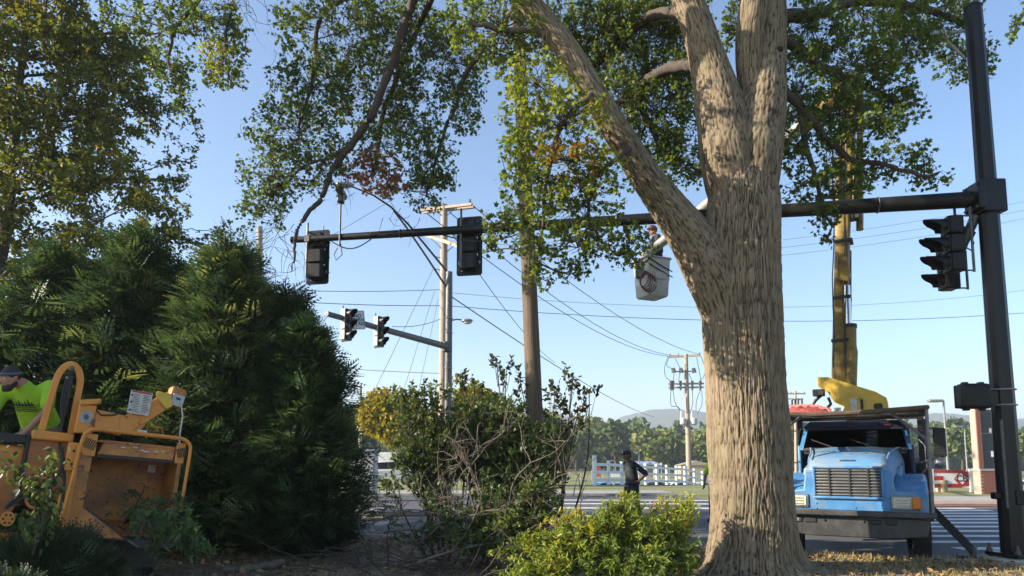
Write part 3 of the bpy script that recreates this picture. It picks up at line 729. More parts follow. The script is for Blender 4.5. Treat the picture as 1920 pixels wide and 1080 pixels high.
A = Vector((px0 - .12, py0 + .03, P(1843, 372, 9.9).z)); B = P(550, 450, 12.6)
o0 = Vector((px0, py0, LZ))
mb = MB(); k = 14; mb.tube([A.lerp(B, i / k) - o0 + Vector((0, 0, .10 * math.sin(math.pi * i / k) * 0)) for i in range(k + 1)], [.125 - .067 * i / k for i in range(k + 1)], 14)
mb.build('mast_arm', M['weathered_arm'], sp_)
MB().cyl(B - o0, B - o0 + (B - A).normalized() * .03, .07, n=12).build('arm_cap', M['black_steel'], sp_)
mb = MB(); mb.box((-.19, .0, A.z - LZ), (.10, .36, .42)); mb.box((.0, 0, A.z - LZ), (.36, .34, .50)); mb.build('arm_collar', M['black_steel'], sp_, bevel=.02)
for z in (-.17, .17):
    for y in (-.13, .13): MB().cyl((-.27, y, A.z - LZ + z), (-.12, y, A.z - LZ + z), .022, n=6).build('flange_bolt', M['galv_dark'], sp_)
for t_ in (.12, .3, .47, .63, .81):
    qb = A.lerp(B, t_) - o0; rb = .125 - .067 * t_ + .004; dd = (B - A).normalized(); n1 = dd.orthogonal().normalized(); n2 = dd.cross(n1)
    MB().tube([qb + (n1 * math.cos(2 * math.pi * k / 16) + n2 * math.sin(2 * math.pi * k / 16)) * rb for k in range(16)], .011, 5, close=True).build('arm_strap', M['galv_dark'], sp_)
for t0_, t1_ in ((.60, .74), (.86, .93)):
    qa, qb = A.lerp(B, t0_) - o0, A.lerp(B, t1_) - o0; MB().tube([qa.lerp(qb, i / 10) + Vector((0, -.03, -.08 - .16 * math.sin(math.pi * i / 10))) for i in range(11)], .012, 5).build('cable', M['ink'], sp_)
MB().box((.03, -.165, .9), (.12, .03, .2)).build('hand_hole_cover', M['black_steel'], sp_, bevel=.01)
mb = MB(); mb.tube([(-.13, -.12, .75), (-.13, -.12, 2.0)], .02, 8); mb.build('conduit', M['galv_dark'], sp_)
MB().box((-.2, -.02, .92), (.12, .12, .1)).build('push_button', M['black_plastic'], sp_, bevel=.02)
q = on_line(A, B, 594); c = P(594, 481, q.y + .22)
signal_head('black traffic light seen from behind at mast arm tip', c, R(168), .30, rod=1, mount=(q.z - c.z))
q = on_line(A, B, 879); c = P(879, 460, q.y + .24)
signal_head('black traffic light seen from behind near mast arm middle', c, R(168), .31, rod=1, mount=(q.z - c.z))
# detection camera on the arm
q = on_line(A, B, 639); r = thing('detection_camera', 'small grey camera on a thin rod above mast arm', 'camera', q + Vector((0, 0, -.1)))
zt_ = P(637, 385, q.y).z - q.z
MB().cyl((0, -.07, -.08), (0, -.07, zt_ + .1), .018, n=10).build('rod', M['galv_dark'], r)
MB().box((0, -.07, zt_ + .2), (.12, .16, .18)).build('housing', M['galv_dark'], r, bevel=.03); MB().tube([(0, -.2, zt_ + .33), (0, .12, zt_ + .31)], [.075, .075], 12).build('sun_shield', M['black_steel'], r)
MB().tube([(.02, -.07, -.05), (.05, -.06, -.25), (-.06, -.06, -.36), (-.1, -.06, -.25), (-.04, -.06, -.12)], .009, 6).build('cable', M['ink'], r)
# side signals on the right pole
c = P(1786, 459, 10.0); signal_head('side facing traffic light with visors near the pole top', c, R(-97), .285, back=False, rod=1, lens='lens_shaded')
c2 = P(1776, 494, 10.5); signal_head('second side facing traffic light, lower one behind its twin', c2, R(-97), .285, back=False, rod=1, lens='lens_shaded')
br = thing('signal_bracket', 'diagonal steel bracket holding the side traffic lights', 'bracket', (px0, py0, A.z - .1))
w0 = Vector((px0, py0, A.z - .1))
mb = MB(); a_, b_ = P(1838, 385, 9.95), P(1797, 478, 10.15); mb.tube([a_ - w0, b_ - w0], [.075, .065], 10); mb.build('strut', M['galv_dark'], br)
MB().tube([P(1812, 440, 10.1) - w0, P(1826, 455, 10.1) - w0, P(1822, 470, 10.1) - w0, P(1808, 462, 10.1) - w0], .012, 6).build('cable', M['ink'], br)
MB().box(P(1812, 438, 10.1) - w0, (.2, .1, .12), (0, .5, 0)).build('clamp', M['black_steel'], br); MB().tube([P(1789, 384, 10.2) - w0, P(1795, 470, 10.2) - w0], .02, 8).build('drop_tube', M['galv_dark'], br)
# pedestrian signal on the pole, seen from behind
c = P(1826, 743, 9.82); r = thing('pedestrian_signal', 'black pedestrian signal box clamped to the signal pole', 'pedestrian signal', c)
MB().box((0, 0, 0), (.43, .19, .365)).build('housing', M['black_plastic'], r, bevel=.05, seg=3); MB().box((0, .12, 0), (.40, .06, .34)).build('door', M['black_plastic'], r, bevel=.02)
for x in (-.11, .12):
    for z in (-.19, .19): MB().box((x, .02, z), (.07, .08, .035)).build('hinge', M['black_plastic'], r, bevel=.008)
MB().box((.27, .03, -.02), (.14, .1, .2)).build('bracket', M['black_steel'], r)
ba = MB()
for z in (.07, -.155):
    ba = MB(); ba.tube([(px0 - c.x + .168 * math.cos(2 * math.pi * k / 20), py0 - c.y + .168 * math.sin(2 * math.pi * k / 20), z + .03) for k in range(20)], .012, 6, close=True); ba.build('strap', M['galv'], r)
# antenna bracket near the pole top
w0 = P(1806, 100, 9.9); r = thing('pole_camera', 'small grey camera on a bracket at the pole top', 'camera', w0)
MB().tube([P(1808, 108, 9.9) - w0, P(1770, 72, 9.9) - w0], .022, 8).build('strut', M['galv'], r); MB().tube([P(1808, 58, 9.9) - w0, P(1765, 62, 9.9) - w0], .022, 8).build('arm', M['galv'], r)
MB().box(P(1762, 68, 9.9) - w0, (.24, .14, .1), (0, .2, 0)).build('housing', M['cab_grey'], r, bevel=.02); MB().tube([P(1752, 75, 9.9) - w0, P(1748, 104, 9.9) - w0], [.03, .02], 8).build('lens_tube', M['galv_dark'], r)

# ------------------------------------------------------------------ far signal pole with luminaire arms
base = P(839, 860, 27); base.z = 0
fs_ = thing('signal_pole', 'grey steel signal pole standing beside pale utility pole', 'signal pole', base)
ht = P(837, 510, 27).z
MB().tube([(0, 0, .1), (0, 0, ht)], [.17, .135], 14).build('pole', M['galv_dark'], fs_); MB().cyl((0, 0, 0), (0, 0, .16), .4, n=20).build('concrete_base', M['concrete'], fs_)
for py_ in (597, 624, 690): MB().tube([(.165 * math.cos(2 * math.pi * k / 16), .165 * math.sin(2 * math.pi * k / 16), P(837, py_, 27).z) for k in range(16)], .014, 5, close=True).build('strap', M['galv'], fs_)
A2 = P(838, 650, 26.9); B2 = P(612, 588, 20.6)
MB().tube([A2 - base, B2 - base], [.13, .085], 12).build('mast_arm', M['galv_dark'], fs_); MB().box(A2 - base + Vector((0, .05, 0)), (.34, .34, .4), (0, 0, .4)).build('arm_collar', M['galv_dark'], fs_, bevel=.03)
M['dark_maroon'] = mat('dark_maroon', (.025, .018, .02), .5)
up = [(843, 515, 27), (806, 470, 26.6), (765, 420, 26.2), (733, 388, 25.8), (700, 366, 25.4), (660, 350, 25)]
lo_ = [(843, 548, 27), (800, 482, 26.6), (762, 426, 26.2), (738, 395, 25.9)]
mb = MB(); mb.tube([P(*q) - base for q in up], [.045, .042, .04, .04, .035, .03], 8); mb.build('luminaire_arm', M['dark_maroon'], fs_)
mb = MB(); mb.tube([P(*q) - base for q in lo_], [.042, .04, .038, .035], 8); mb.build('luminaire_brace', M['dark_maroon'], fs_)
q = P(645, 347, 24.9) - base; MB().ell(q, (.4, .2, .12)).build('lamp_head', M['galv'], fs_)
c = on_line(A2, B2, 650); c = P(650, 609, c.y - .1)
signal_head('far traffic light left of the white road sign', c, R(62), .34, back=False, body='cab_grey', rod=1, mount=.3)  # pale body colour stands for sunlight on the housing sides
c = on_line(A2, B2, 711); c = P(711, 622, c.y - .1)
signal_head('far traffic light right of the white road sign', c, R(62), .35, back=False, body='cab_grey', rod=1, mount=.3)  # same pale body, sunlit sides put into the colour
q = on_line(A2, B2, 670); c = P(671, 600, q.y - .15); sg = thing('road_sign', 'white no turn on red sign on far mast arm', 'sign', c, (0, R(-6), R(28)))
MB().prism(rrect(.46, .62, .04), -.008, .008).build('panel', M['white_paint'], sg)
text_mesh('lettering', 'NO\nTURN\nON RED', .15, M['ink'], sg, (0, -.0095, 0), (R(90), 0, 0), .004)
ob = MB(); o_ = rrect(.43, .59, .03); i_ = rrect(.41, .57, .025); n = len(o_)
ob.add([(x, -.0095, z) for x, z in o_ + i_], [(k, (k + 1) % n, n + (k + 1) % n, n + k) for k in range(n)]); ob.build('border', M['ink'], sg)
MB().box((0, .07, 0), (.06, .12, .3)).build('clamp', M['galv_dark'], sg)
q = P(845, 601, 27); sl = thing('street_lamp', 'small cobra head street lamp on the steel signal pole', 'street lamp', q)
MB().tube([(0, 0, 0), (.25, 0, .05), (.5, 0, .02)], .03, 8).build('arm', M['galv'], sl)
MB().ell((.66, 0, -.01), (.24, .14, .09)).build('lamp_head', M['galv'], sl); MB().ell((.68, 0, -.08), (.17, .11, .07)).build('lens', M['lamp_lens'], sl)

# ------------------------------------------------------------------ utility poles
def upole(label, bx, by, bz, top, r0, r1, mtl):
    r = thing('utility_pole', label, 'utility pole', (bx, by, bz))
    t = Vector(top) - Vector((bx, by, bz)); n = 12
    mb = MB(); mb.tube([t * (i / n) + Vector((0, 0, -.3 if i == 0 else 0)) for i in range(n + 1)], [r0 + (r1 - r0) * i / n for i in range(n + 1)], 16); mb.build('pole', M[mtl], r); return r
b0 = P(1013, 1000, 11.6); t0 = P(987, 400, 11.6); dz = (t0 - Vector((b0.x, 11.6, LZ))); t1 = Vector((b0.x, 11.6, LZ)) + dz * (10.8 / dz.z)
u1 = upole('near weathered wooden utility pole rising out of shrub pile', b0.x, 11.6, LZ - .05, t1, .15, .105, 'wood_pole')
b1 = P(830, 860, 28); b1.z = 0; t1 = P(833, 384, 28)
u2 = upole('pale wooden utility pole with double crossarms beside steel pole', b1.x, 28, 0, t1, .2, .14, 'wood_pale')
def xarm(root, p0, p1, s=.11, mtl='wood_pale', ins=3):
    o = Vector(root.location); d = (p1 - p0); L = d.length; m = Matrix(((d.x / L, -d.y / L, 0), (d.y / L, d.x / L, 0), (0, 0, 1)))
    a = Vector(p0) - o; b = Vector(p1) - o; n_ = Vector((-d.y, d.x, 0)).normalized() * s / 2; u = Vector((0, 0, s / 2))
    mb = MB(); mb.hexa([a - n_ - u, b - n_ - u, b + n_ - u, a + n_ - u, a - n_ + u, b - n_ + u, b + n_ + u, a + n_ + u]); ob = mb.build('crossarm', M[mtl], root)
    for i in range(ins):
        q = a.lerp(b, (.04, .3, .96)[i] if ins == 3 else (i + .5) / ins); MB().tube([q + u, q + u + Vector((0, 0, .05)), q + u + Vector((0, 0, .09)), q + u + Vector((0, 0, .16))], [.03, .06, .04, .05], 8).build('insulator', M['galv_dark'], root)
xarm(u2, P(790, 394, 28.6), P(885, 383, 27.2)); xarm(u2, P(795, 398, 28.9), P(889, 388, 27.5), ins=0)
xarm(u2, P(800, 441, 29.6), P(860, 461, 25.8), .14, ins=0); xarm(u2, P(806, 442, 29.6), P(866, 463, 25.8), .14, ins=0)
o_ = Vector(u2.location)
for a_, b_ in (((813, 393), (833, 408)), ((856, 388), (834, 408)), ((808, 447), (831, 470)), ((852, 460), (834, 475))): MB().tube([P(*a_, 27.9) - o_, P(*b_, 27.9) - o_], .02, 5).build('brace', M['galv'], u2)
for py_ in (480, 503): MB().tube([P(812, py_, 28) - o_, P(827, py_ + 4, 28) - o_], .02, 5).build('side_pin', M['galv_dark'], u2)
b2 = P(1291, 860, 62); t2 = P(1286, 664, 62)
u3 = upole('far pale utility pole with transformers and looping jumper wires', b2.x, 62, gz(62), t2, .25, .18, 'wood_pale'); o_ = Vector(u3.location)
xarm(u3, P(1254, 669, 62.3), P(1314, 666, 61.7), .2); xarm(u3, P(1253, 720, 62.2), P(1320, 719, 61.8), .16, ins=0); xarm(u3, P(1253, 727, 62.2), P(1320, 726, 61.8), .16, ins=0)
for px_ in (1258, 1262, 1276, 1298, 1313):
    MB().tube([P(px_, 714, 61.8) - o_, P(px_, 732, 61.8) - o_], [.13, .08], 6).build('insulator', M['galv_dark'], u3)
for px_ in (1262, 1276, 1300): MB().tube([P(px_, 690, 61.7) - o_, P(px_ + 2, 699, 61.7) - o_], [.16, .22], 7).build('cutout', M['galv_dark'], u3)
MB().tube([P(1262, 697, 61.8) - o_, P(1302, 696, 61.8) - o_], .06, 5).build('cutout_bracket', M['galv'], u3)
for px_ in (1281, 1301):
    MB().tube([P(px_, 797, 61.6) - o_, P(px_, 795, 61.6) - o_, P(px_, 785, 61.6) - o_, P(px_, 783, 61.6) - o_], [.18, .3, .3, .15], 12).build('transformer', M['cab_grey'], u3)
    MB().tube([P(px_ - 4, 784, 61.6) - o_, P(px_ - 4, 770, 61.6) - o_], [.09, .05], 7).build('bushing', M['white_paint'], u3)
for pts in (((1252, 668), (1246, 690), (1248, 706), (1257, 714)), ((1255, 668), (1250, 685), (1262, 692)), ((1266, 672), (1272, 684), (1276, 692)), ((1314, 668), (1322, 690), (1320, 705), (1313, 714)), ((1306, 670), (1312, 700), (1314, 714)),
            ((1258, 732), (1258, 760), (1270, 762), (1277, 770)), ((1262, 732), (1266, 755), (1276, 772)), ((1298, 732), (1299, 755), (1294, 775)), ((1313, 732), (1306, 752), (1305, 772)), ((1316, 732), (1316, 758), (1308, 775)), ((1275, 700), (1272, 716)), ((1264, 700), (1262, 716)), ((1292, 700), (1298, 716))):
    sp2 = spline([list(P(a, b, 61.6) - o_) for a, b in pts], 9); MB().tube([Vector(q) for q in sp2], .028, 5).build('jumper_wire', M['wire'], u3)
b3 = P(676, 860, 50); t3 = P(676, 722, 50); u4 = upole('thin grey pole beside the right edge of conifers', b3.x, 50, gz(50), t3, .14, .1, 'wood_pale')
b4 = P(488, 860, 34); t4 = P(487, 425, 34); u5 = upole('pale pole top poking up behind the conifers', b4.x, 34, 0, t4, .18, .14, 'wood_pale')
b5 = P(1491, 860, 95); t5 = P(1491, 733, 95); u6 = upole('distant utility pole above the red rope heap', b5.x, 95, gz(95), t5, .22, .16, 'wood_pale'); xarm(u6, P(1473, 738, 95), P(1510, 738, 95), .2); xarm(u6, P(1477, 748, 95), P(1506, 748, 95), .16, ins=0)

# ------------------------------------------------------------------ overhead wires
def wire(label, a, b, sag=0.3, r=.012, mtl='wire'):
    p0, p1 = P(*a), P(*b); n = 14
    pts = [p0.lerp(p1, i / n) - Vector((0, 0, sag * 4 * (i / n) * (1 - i / n))) for i in range(n + 1)]
    o = MB().tube(pts, r, 5).build('overhead_wire', M[mtl]); tag(o, label, 'wire', 'overhead wires')
wire('upper wire running from pale pole towards the left trees', (560, 545, 24), (828, 543, 28), .05, .012)
wire('lower wire running from pale pole towards the left trees', (560, 566, 24), (828, 573, 28), .05, .014)
wire('long level wire from pale pole past the oak trunk', (834, 573, 28), (1930, 586, 34), .55, .013)
wire('thin bright wire just above the long level wire', (846, 549, 28), (1930, 543, 36), .8, .009, 'galv')
wire('long diagonal wire from mast arm down to far pole', (800, 400, 26), (1254, 668, 62.3), 1.2, .02)
wire('middle diagonal wire down to far pole crossarm', (842, 397, 27), (1276, 668, 62), 1.4, .02)
wire('right diagonal wire down to far pole crossarm end', (887, 386, 27), (1314, 665, 62), 1.0, .02)
wire('low diagonal wire falling towards the distant hills', (846, 556, 27), (1226, 782, 90), .6, .025)
wire('diagonal wire crossing below the street lamp', (842, 430, 27), (1040, 680, 60), .6, .02)
wire('faint upper wire behind the yellow boom', (1330, 464, 40), (1930, 376, 44), .3, .011, 'galv')
wire('faint middle wire behind the yellow boom', (1330, 478, 40), (1930, 392, 44), .3, .011, 'galv')
wire('faint lower wire behind the yellow boom', (1330, 492, 40), (1930, 408, 44), .3, .011, 'galv')
wire('short horizontal wire right of second traffic light', (860, 436, 28), (1330, 428, 40), .2, .01, 'galv')
wire('second short horizontal wire right of second traffic light', (860, 455, 28), (1330, 455, 40), .2, .01, 'galv')
wire('outer guy wire slanting down left from pale pole', (812, 505, 27.8), (684, 770, 24), 0, .009)
wire('middle guy wire slanting down left from pale pole', (815, 545, 27.8), (748, 760, 25), 0, .008)
wire('inner guy wire slanting down left from pale pole', (822, 560, 27.8), (782, 745, 26), 0, .008)
wire('service wire sagging left above the golden tree', (560, 683, 30), (826, 700, 28), .06, .012)
wire('cable from far mast arm up to pale pole', (735, 612, 23), (826, 598, 27.8), .12, .012)
wire('short wire running up right to the luminaire arm', (600, 455, 22), (740, 372, 25), .0, .008)
# ------------------------------------------------------------------ bucket truck
TR = thing('bucket_truck', 'blue bucket truck with yellow boom parked behind the oak', 'truck', (5.45, 11.02, 0.004), (0, 0, R(-30))); TR.scale = (.87, 1, 1)
TM = Matrix.Translation(TR.location) @ Euler((0, 0, R(-30))).to_matrix().to_4x4() @ Matrix.Diagonal((.87, 1, 1, 1)); TI = TM.inverted()
def TL(px, py, Y): return TI @ P(px, py, Y)
def part(mb, name, m, parent=None, **kw): return mb.build(name, M[m] if isinstance(m, str) else m, parent or TR, **kw)
# hood: lofted shell between grille and cowl
def hood_ring(y, w, zt, zs, zb):
    pts = [(w, zb), (w, zs - .02), (w - .015, zs + .05), (w - .07, zt - .04), (w - .16, zt - .005), (w * .4, zt + .02)]
    full = pts + [(-x, z) for x, z in reversed(pts)]
    return [(x, y, z) for x, z in full]
mb = MB(); mb.loft([hood_ring(-.99, .64, 1.44, 1.26, .98), hood_ring(-.96, .65, 1.52, 1.3, .98), hood_ring(-.86, .66, 1.60, 1.36, .98), hood_ring(-.5, .69, 1.665, 1.42, .98), hood_ring(.1, .76, 1.73, 1.48, .98), hood_ring(.62, .84, 1.77, 1.55, .98)])
hood = part(mb, 'hood', 'truck_hood', angle=50)
for s in (-1, 1):
    part(MB().tube([(s * .655, -.97, 1.05), (s * .672, -.86, 1.2), (s * .70, -.5, 1.33), (s * .765, .1, 1.40)], .007, 5), 'panel_gap', 'ink', hood)
    part(MB().box((s * .79, .36, 1.5), (.03, .12, .05)), 'hood_latch', 'ink', hood, bevel=.01)
    part(MB().box((s * 1.165, -.6, 1.12), (.02, .1, .05)), 'side_marker', 'amber', hood, bevel=.008)
mb = MB()
for s in (-1, 1): mb.tube([(s * .60, -.9, 1.60), (s * .63, -.4, 1.685), (s * .72, .3, 1.755), (s * .77, .6, 1.775)], [.012, .016, .016, .012], 6)
part(mb, 'hood_ridge', 'truck_faded', hood)
part(MB().box((0, -.94, 1.567), (.24, .03, .02)), 'hood_badge', 'galv_dark', hood, bevel=.006)
for k in range(60):
    x = rng.normal() * .28; y = rng.uniform(-.6, .45); z = 1.60 + np.interp(y, [-.86, -.5, .1, .62], [.017, .08, .145, .185])
    if abs(x) > .55: continue
    a = rng.random() * 3.1; l = rng.uniform(.02, .05)
    q = [(x + l * math.cos(a + t) * sc, y + l * math.sin(a + t) * sc, z + .012) for t, sc in ((0, 1), (1.6, .5), (3.1, 1), (4.7, .5))]
    o = MB().add(q, [(0, 1, 2, 3)]).build('fallen_leaf', M['lamp_lens'], hood)
# fenders with wheel arch
arch = [(.62 * math.cos(a), .52 + .62 * math.sin(a)) for a in np.linspace(R(8), R(172), 14)]
prof_f = [(-.97, .80), (-.985, 1.08), (-.92, 1.16), (-.35, 1.33), (.12, 1.36), (.5, 1.24), (.72, .95), (.72, .62)] + arch + [(-.8, .68)]
for s in (-1, 1):
    mb = MB(); mb.prism(prof_f, s * .58, s * 1.16, 'yz'); part(mb, 'fender', 'truck_blue', bevel=.055, seg=3)
    part(MB().prism([(-.35, 1.2), (.1, 1.25), (.5, 1.15), (.62, 1.45), (.62, 1.54), (-.2, 1.44)], s * .64, s * .80, 'yz'), 'hood_side', 'truck_faded', bevel=.03)
# nose panel and grille
part(MB().prism([(-1.14, .80), (1.14, .80), (1.145, 1.1), (.70, 1.13), (.66, 1.42), (-.66, 1.42), (-.70, 1.13), (-1.145, 1.1)], -1.03, -.97), 'nose_panel', 'truck_blue', bevel=.02)
gr = part(MB().box((0, -1.025, 1.245), (1.0, .04, .42)), 'grille', 'ink')
for z, hh, xw in ((1.465, .035, 1.08), (1.022, .04, 1.08)): part(MB().box((0, -1.045, z), (xw, .05, hh)), 'grille_surround', 'truck_blue', gr, bevel=.012)
for s in (-1, 1): part(MB().box((s * .52, -1.045, 1.245), (.045, .05, .41)), 'grille_surround', 'truck_blue', gr, bevel=.012)
for k in range(9): part(MB().box((0, -1.05, 1.07 + k * .0445), (.985, .022, .013), (.5, 0, 0)), 'slat', 'galv', gr, bevel=.004)
for x in (-.28, .03, .31): part(MB().box((x, -1.056, 1.245), (.022, .03, .41)), 'grille_bar', 'dark_metal', gr)
for s in (-1, 1):
    hl = part(MB().box((s * .83, -1.035, .965), (.42, .04, .2)), 'headlight', 'galv', bevel=.015)
    part(MB().box((s * .78, -1.055, .965), (.26, .03, .15)), 'lens', 'lamp_lens', hl, bevel=.02)
    for k in range(3): part(MB().box((s * .80, -1.073, .925 + k * .04), (.2, .008, .012)), 'lens_rib', 'galv', hl)
    part(MB().box((s * .985, -1.05, .965), (.13, .05, .17)), 'indicator', 'amber', hl, bevel=.02)
for x, z in ((-.5, .93), (.5, .93), (-.5, .86), (.52, .86), (.1, .88)): part(MB().ell((x, -1.033, z), .012, 8, 5), 'rivet', 'truck_blue')
# bumper with openings
bp = part(MB().box((0, -1.22, .815), (2.5, .16, .075)), 'bumper', 'bumper', bevel=.012)
part(MB().prism([(-1.17, .76), (1.17, .76), (1.12, .52), (.6, .47), (-.6, .47), (-1.12, .52)], -1.2, -1.08), 'bumper_face', 'bumper', bp, bevel=.015)
for x in (-.8, -.58, .38, .62): part(MB().box((x, -1.205, .695), (.17, .02, .065)), 'bumper_slot', 'ink', bp, bevel=.008)
part(MB().box((-.80, -1.21, .70), (.08, .02, .045)), 'tow_hook', 'galv', bp)
for x in (-.36, -.36, .22, .25): part(MB().ell((x, -1.205, .70 + .03 * (x > .23)), .018, 8, 5), 'bolt', 'dark_metal', bp)
# chassis below
ch = part(MB().box((-.42, 2.6, .78), (.09, 7.2, .24)).box((.42, 2.6, .78), (.09, 7.2, .24)), 'chassis_rail', 'dark_metal')
part(MB().tube([(-.95, 0, .5), (-.7, 0, .42), (.7, 0, .42), (.95, 0, .5)], .07, 8), 'front_axle', 'dark_metal')
for s in (-1, 1): part(MB().tube([(s * .45, -.75, .62), (s * .45, -.3, .50), (s * .45, .3, .50), (s * .45, .75, .62)], .05, 6), 'leaf_spring', 'dark_metal')
part(MB().box((.1, -.4, .66), (.5, .6, .3)), 'oil_pan', 'dark_metal', bevel=.05); part(MB().tube([(-.7, -.15, .58), (.65, -.2, .55)], .03, 6), 'tie_rod', 'dark_metal')
def wheel(x, y, w, turn=0):
    wv = MB(); prof_ = [(-.5, .30), (-.5, .44), (-.46, .49), (-.2, .505), (.2, .505), (.46, .49), (.5, .44), (.5, .30)]; n = 40
    wv.loft([[(a * w, r_ * math.cos(2 * math.pi * k / n), r_ * math.sin(2 * math.pi * k / n)) for a, r_ in prof_] for k in range(n + 1)], cap=False, closed=False)
    o = part(wv, 'wheel', 'rubber'); o.location = (x, y, .505); o.rotation_euler = (0, 0, turn)
    for q in (-.3, -.1, .1, .3):
        mb = MB(); mb.tube([(q * w, .507 * math.cos(2 * math.pi * k / 30), .507 * math.sin(2 * math.pi * k / 30)) for k in range(30)], .007, 4, close=True); part(mb, 'tread_groove', 'ink', o)
    s = 1 if x > 0 else -1
    part(MB().cyl((s * w * .1, 0, 0), (s * w * .4, 0, 0), .30, n=24), 'rim', 'galv', o); part(MB().cyl((s * w * .4, 0, 0), (s * w * .62, 0, 0), .12, .09, 14), 'hub', 'dark_metal', o)
for s in (-1, 1): wheel(s * .99, 0, .27, R(8))
for s in (-1, 1):
    for d in (.78, 1.06): wheel(s * d, 4.3, .25)
# cab: lower shell, pillars, roof, glass, seats
cb_ = MB(); cb_.box((0, 1.28, 1.02), (1.92, 1.3, .55)); part(cb_, 'cab_floor', 'truck_blue', bevel=.03)
for s in (-1, 1):
    d = part(MB().box((s * .985, 1.25, 1.32), (.06, 1.2, 1.0)), 'door', 'truck_navy' if s > 0 else 'truck_blue', bevel=.02)
    part(MB().box((s * 1.02, 1.7, 1.5), (.03, .16, .04)), 'handle', 'dark_metal', d)
    part(MB().prism([(.72, 1.83), (1.82, 1.83), (1.82, 2.12), (.95, 2.12)], s * .985, s * .995, 'yz'), 'side_window', M['glass'], d)
    part(MB().hexa([(s * .90, .60, 1.74), (s * .985, .60, 1.74), (s * .985, .70, 1.74), (s * .90, .70, 1.74), (s * .80, .92, 2.15), (s * .90, .92, 2.15), (s * .90, 1.0, 2.15), (s * .80, 1.0, 2.15)]), 'windscreen_pillar', 'truck_blue')
    part(MB().box((s * .90, 1.88, 1.94), (.1, .1, .44)), 'rear_pillar', 'truck_navy')
    part(MB().box((s * .5, 1.45, 1.56), (.42, .14, .42), (-.12, 0, 0)), 'seat_back', 'dark_cloth', bevel=.07, seg=3); part(MB().box((s * .42, 1.2, 1.38), (.5, .5, .14)), 'seat', 'dark_cloth', bevel=.05)
part(MB().hexa([(-.93, .88, 2.12), (.93, .88, 2.12), (.97, 1.95, 2.12), (-.97, 1.95, 2.12), (-.84, 1.0, 2.25), (.84, 1.0, 2.25), (.88, 1.9, 2.26), (-.88, 1.9, 2.26)]), 'cab_roof', 'truck_navy', bevel=.05, seg=3)
part(MB().hexa([(-.92, .82, 2.08), (.92, .82, 2.08), (.92, .92, 2.08), (-.92, .92, 2.08), (-.9, .84, 2.17), (.9, .84, 2.17), (.9, .96, 2.17), (-.9, .96, 2.17)]), 'visor_panel', 'truck_navy', bevel=.02)
for x in (-.55, -.02, .6): part(MB().box((x, .83, 2.15), (.13, .04, .04)), 'clearance_lamp', 'lens_red', bevel=.01)
part(MB().hexa([(-.9, .585, 1.76), (.9, .585, 1.76), (.9, .6, 1.76), (-.9, .6, 1.76), (-.83, .85, 2.12), (.83, .85, 2.12), (.83, .865, 2.12), (-.83, .865, 2.12)]), 'windscreen', M['glass'])
bw = part(MB().box((0, 1.93, 1.52), (1.9, .06, .5)).box((0, 1.93, 2.13), (1.9, .06, .12)).box((-.86, 1.93, 1.92), (.2, .06, .32)).box((.86, 1.93, 1.92), (.2, .06, .32)), 'rear_wall', 'truck_navy')
part(MB().box((0, 1.93, 1.92), (1.5, .012, .3)), 'rear_window', M['glass'], bw)
part(MB().box((0, .72, 1.72), (1.78, .3, .12)), 'dashboard', 'ink', bevel=.03)
mb = MB(); c0 = Vector((.42, .95, 1.84)); mb.tube([c0 + Euler((R(-55), 0, 0)).to_matrix() @ Vector((.21 * math.cos(2 * math.pi * k / 20), .21 * math.sin(2 * math.pi * k / 20), 0)) for k in range(20)], .016, 6, close=True)
part(mb, 'steering_wheel', 'ink')
for x0, x1 in ((-.35, -.75), (.35, -.05)): part(MB().tube([(x0, .59, 1.78), (x1, .65, 1.92)], .012, 5), 'wiper', 'ink')
part(MB().box((0, 1.0, 2.02), (.22, .03, .07)), 'inner_mirror', 'ink', bevel=.01)
part(MB().box((0, .58, 1.745), (1.8, .08, .05)), 'cowl', 'dark_metal', bevel=.01)
# cab guard: frame, mesh, uprights, braces
cg = MB(); fr = [(-1.26, -1.15, 2.29), (-.4, -1.18, 2.25), (.4, -1.18, 2.27), (1.22, -1.15, 2.31)]
cg.tube(fr, .03, 6); cg.tube([(-1.26, -1.15, 2.29), (-1.26, 2.1, 2.37)], .03, 6); cg.tube([(1.22, -1.15, 2.31), (1.22, 2.1, 2.37)], .03, 6); cg.tube([(-1.26, 2.1, 2.37), (1.22, 2.1, 2.37)], .03, 6)
part(cg, 'guard_frame', 'rust_mesh')
gm = MB()
for k in range(46):
    x = -1.22 + k * .0535; gm.tube([(x, -1.14, 2.27 + .02 * math.sin(k * .7)), (x, .4, 2.31), (x, 2.08, 2.36)], .008, 3)
for k in range(48):
    y = -1.1 + k * .066; z = 2.27 + (y + 1.1) * .029; gm.tube([(-1.24, y, z + .02), (-.4, y, z - .02), (.4, y, z), (1.2, y, z + .02)], .009, 3)
o = part(gm, 'guard_mesh', 'rust_mesh'); o['kind'] = 'stuff'
part(MB().box((.8, .2, 2.325), (.78, 1.6, .012)).box((-.5, .4, 2.325), (1.4, .8, .012)), 'guard_plate', 'rust_mesh')
for k in range(4): part(MB().box((0, -.6 + k * .85, 2.25 + k * .025), (2.42, .045, .045)), 'guard_crossbar', 'dark_metal')
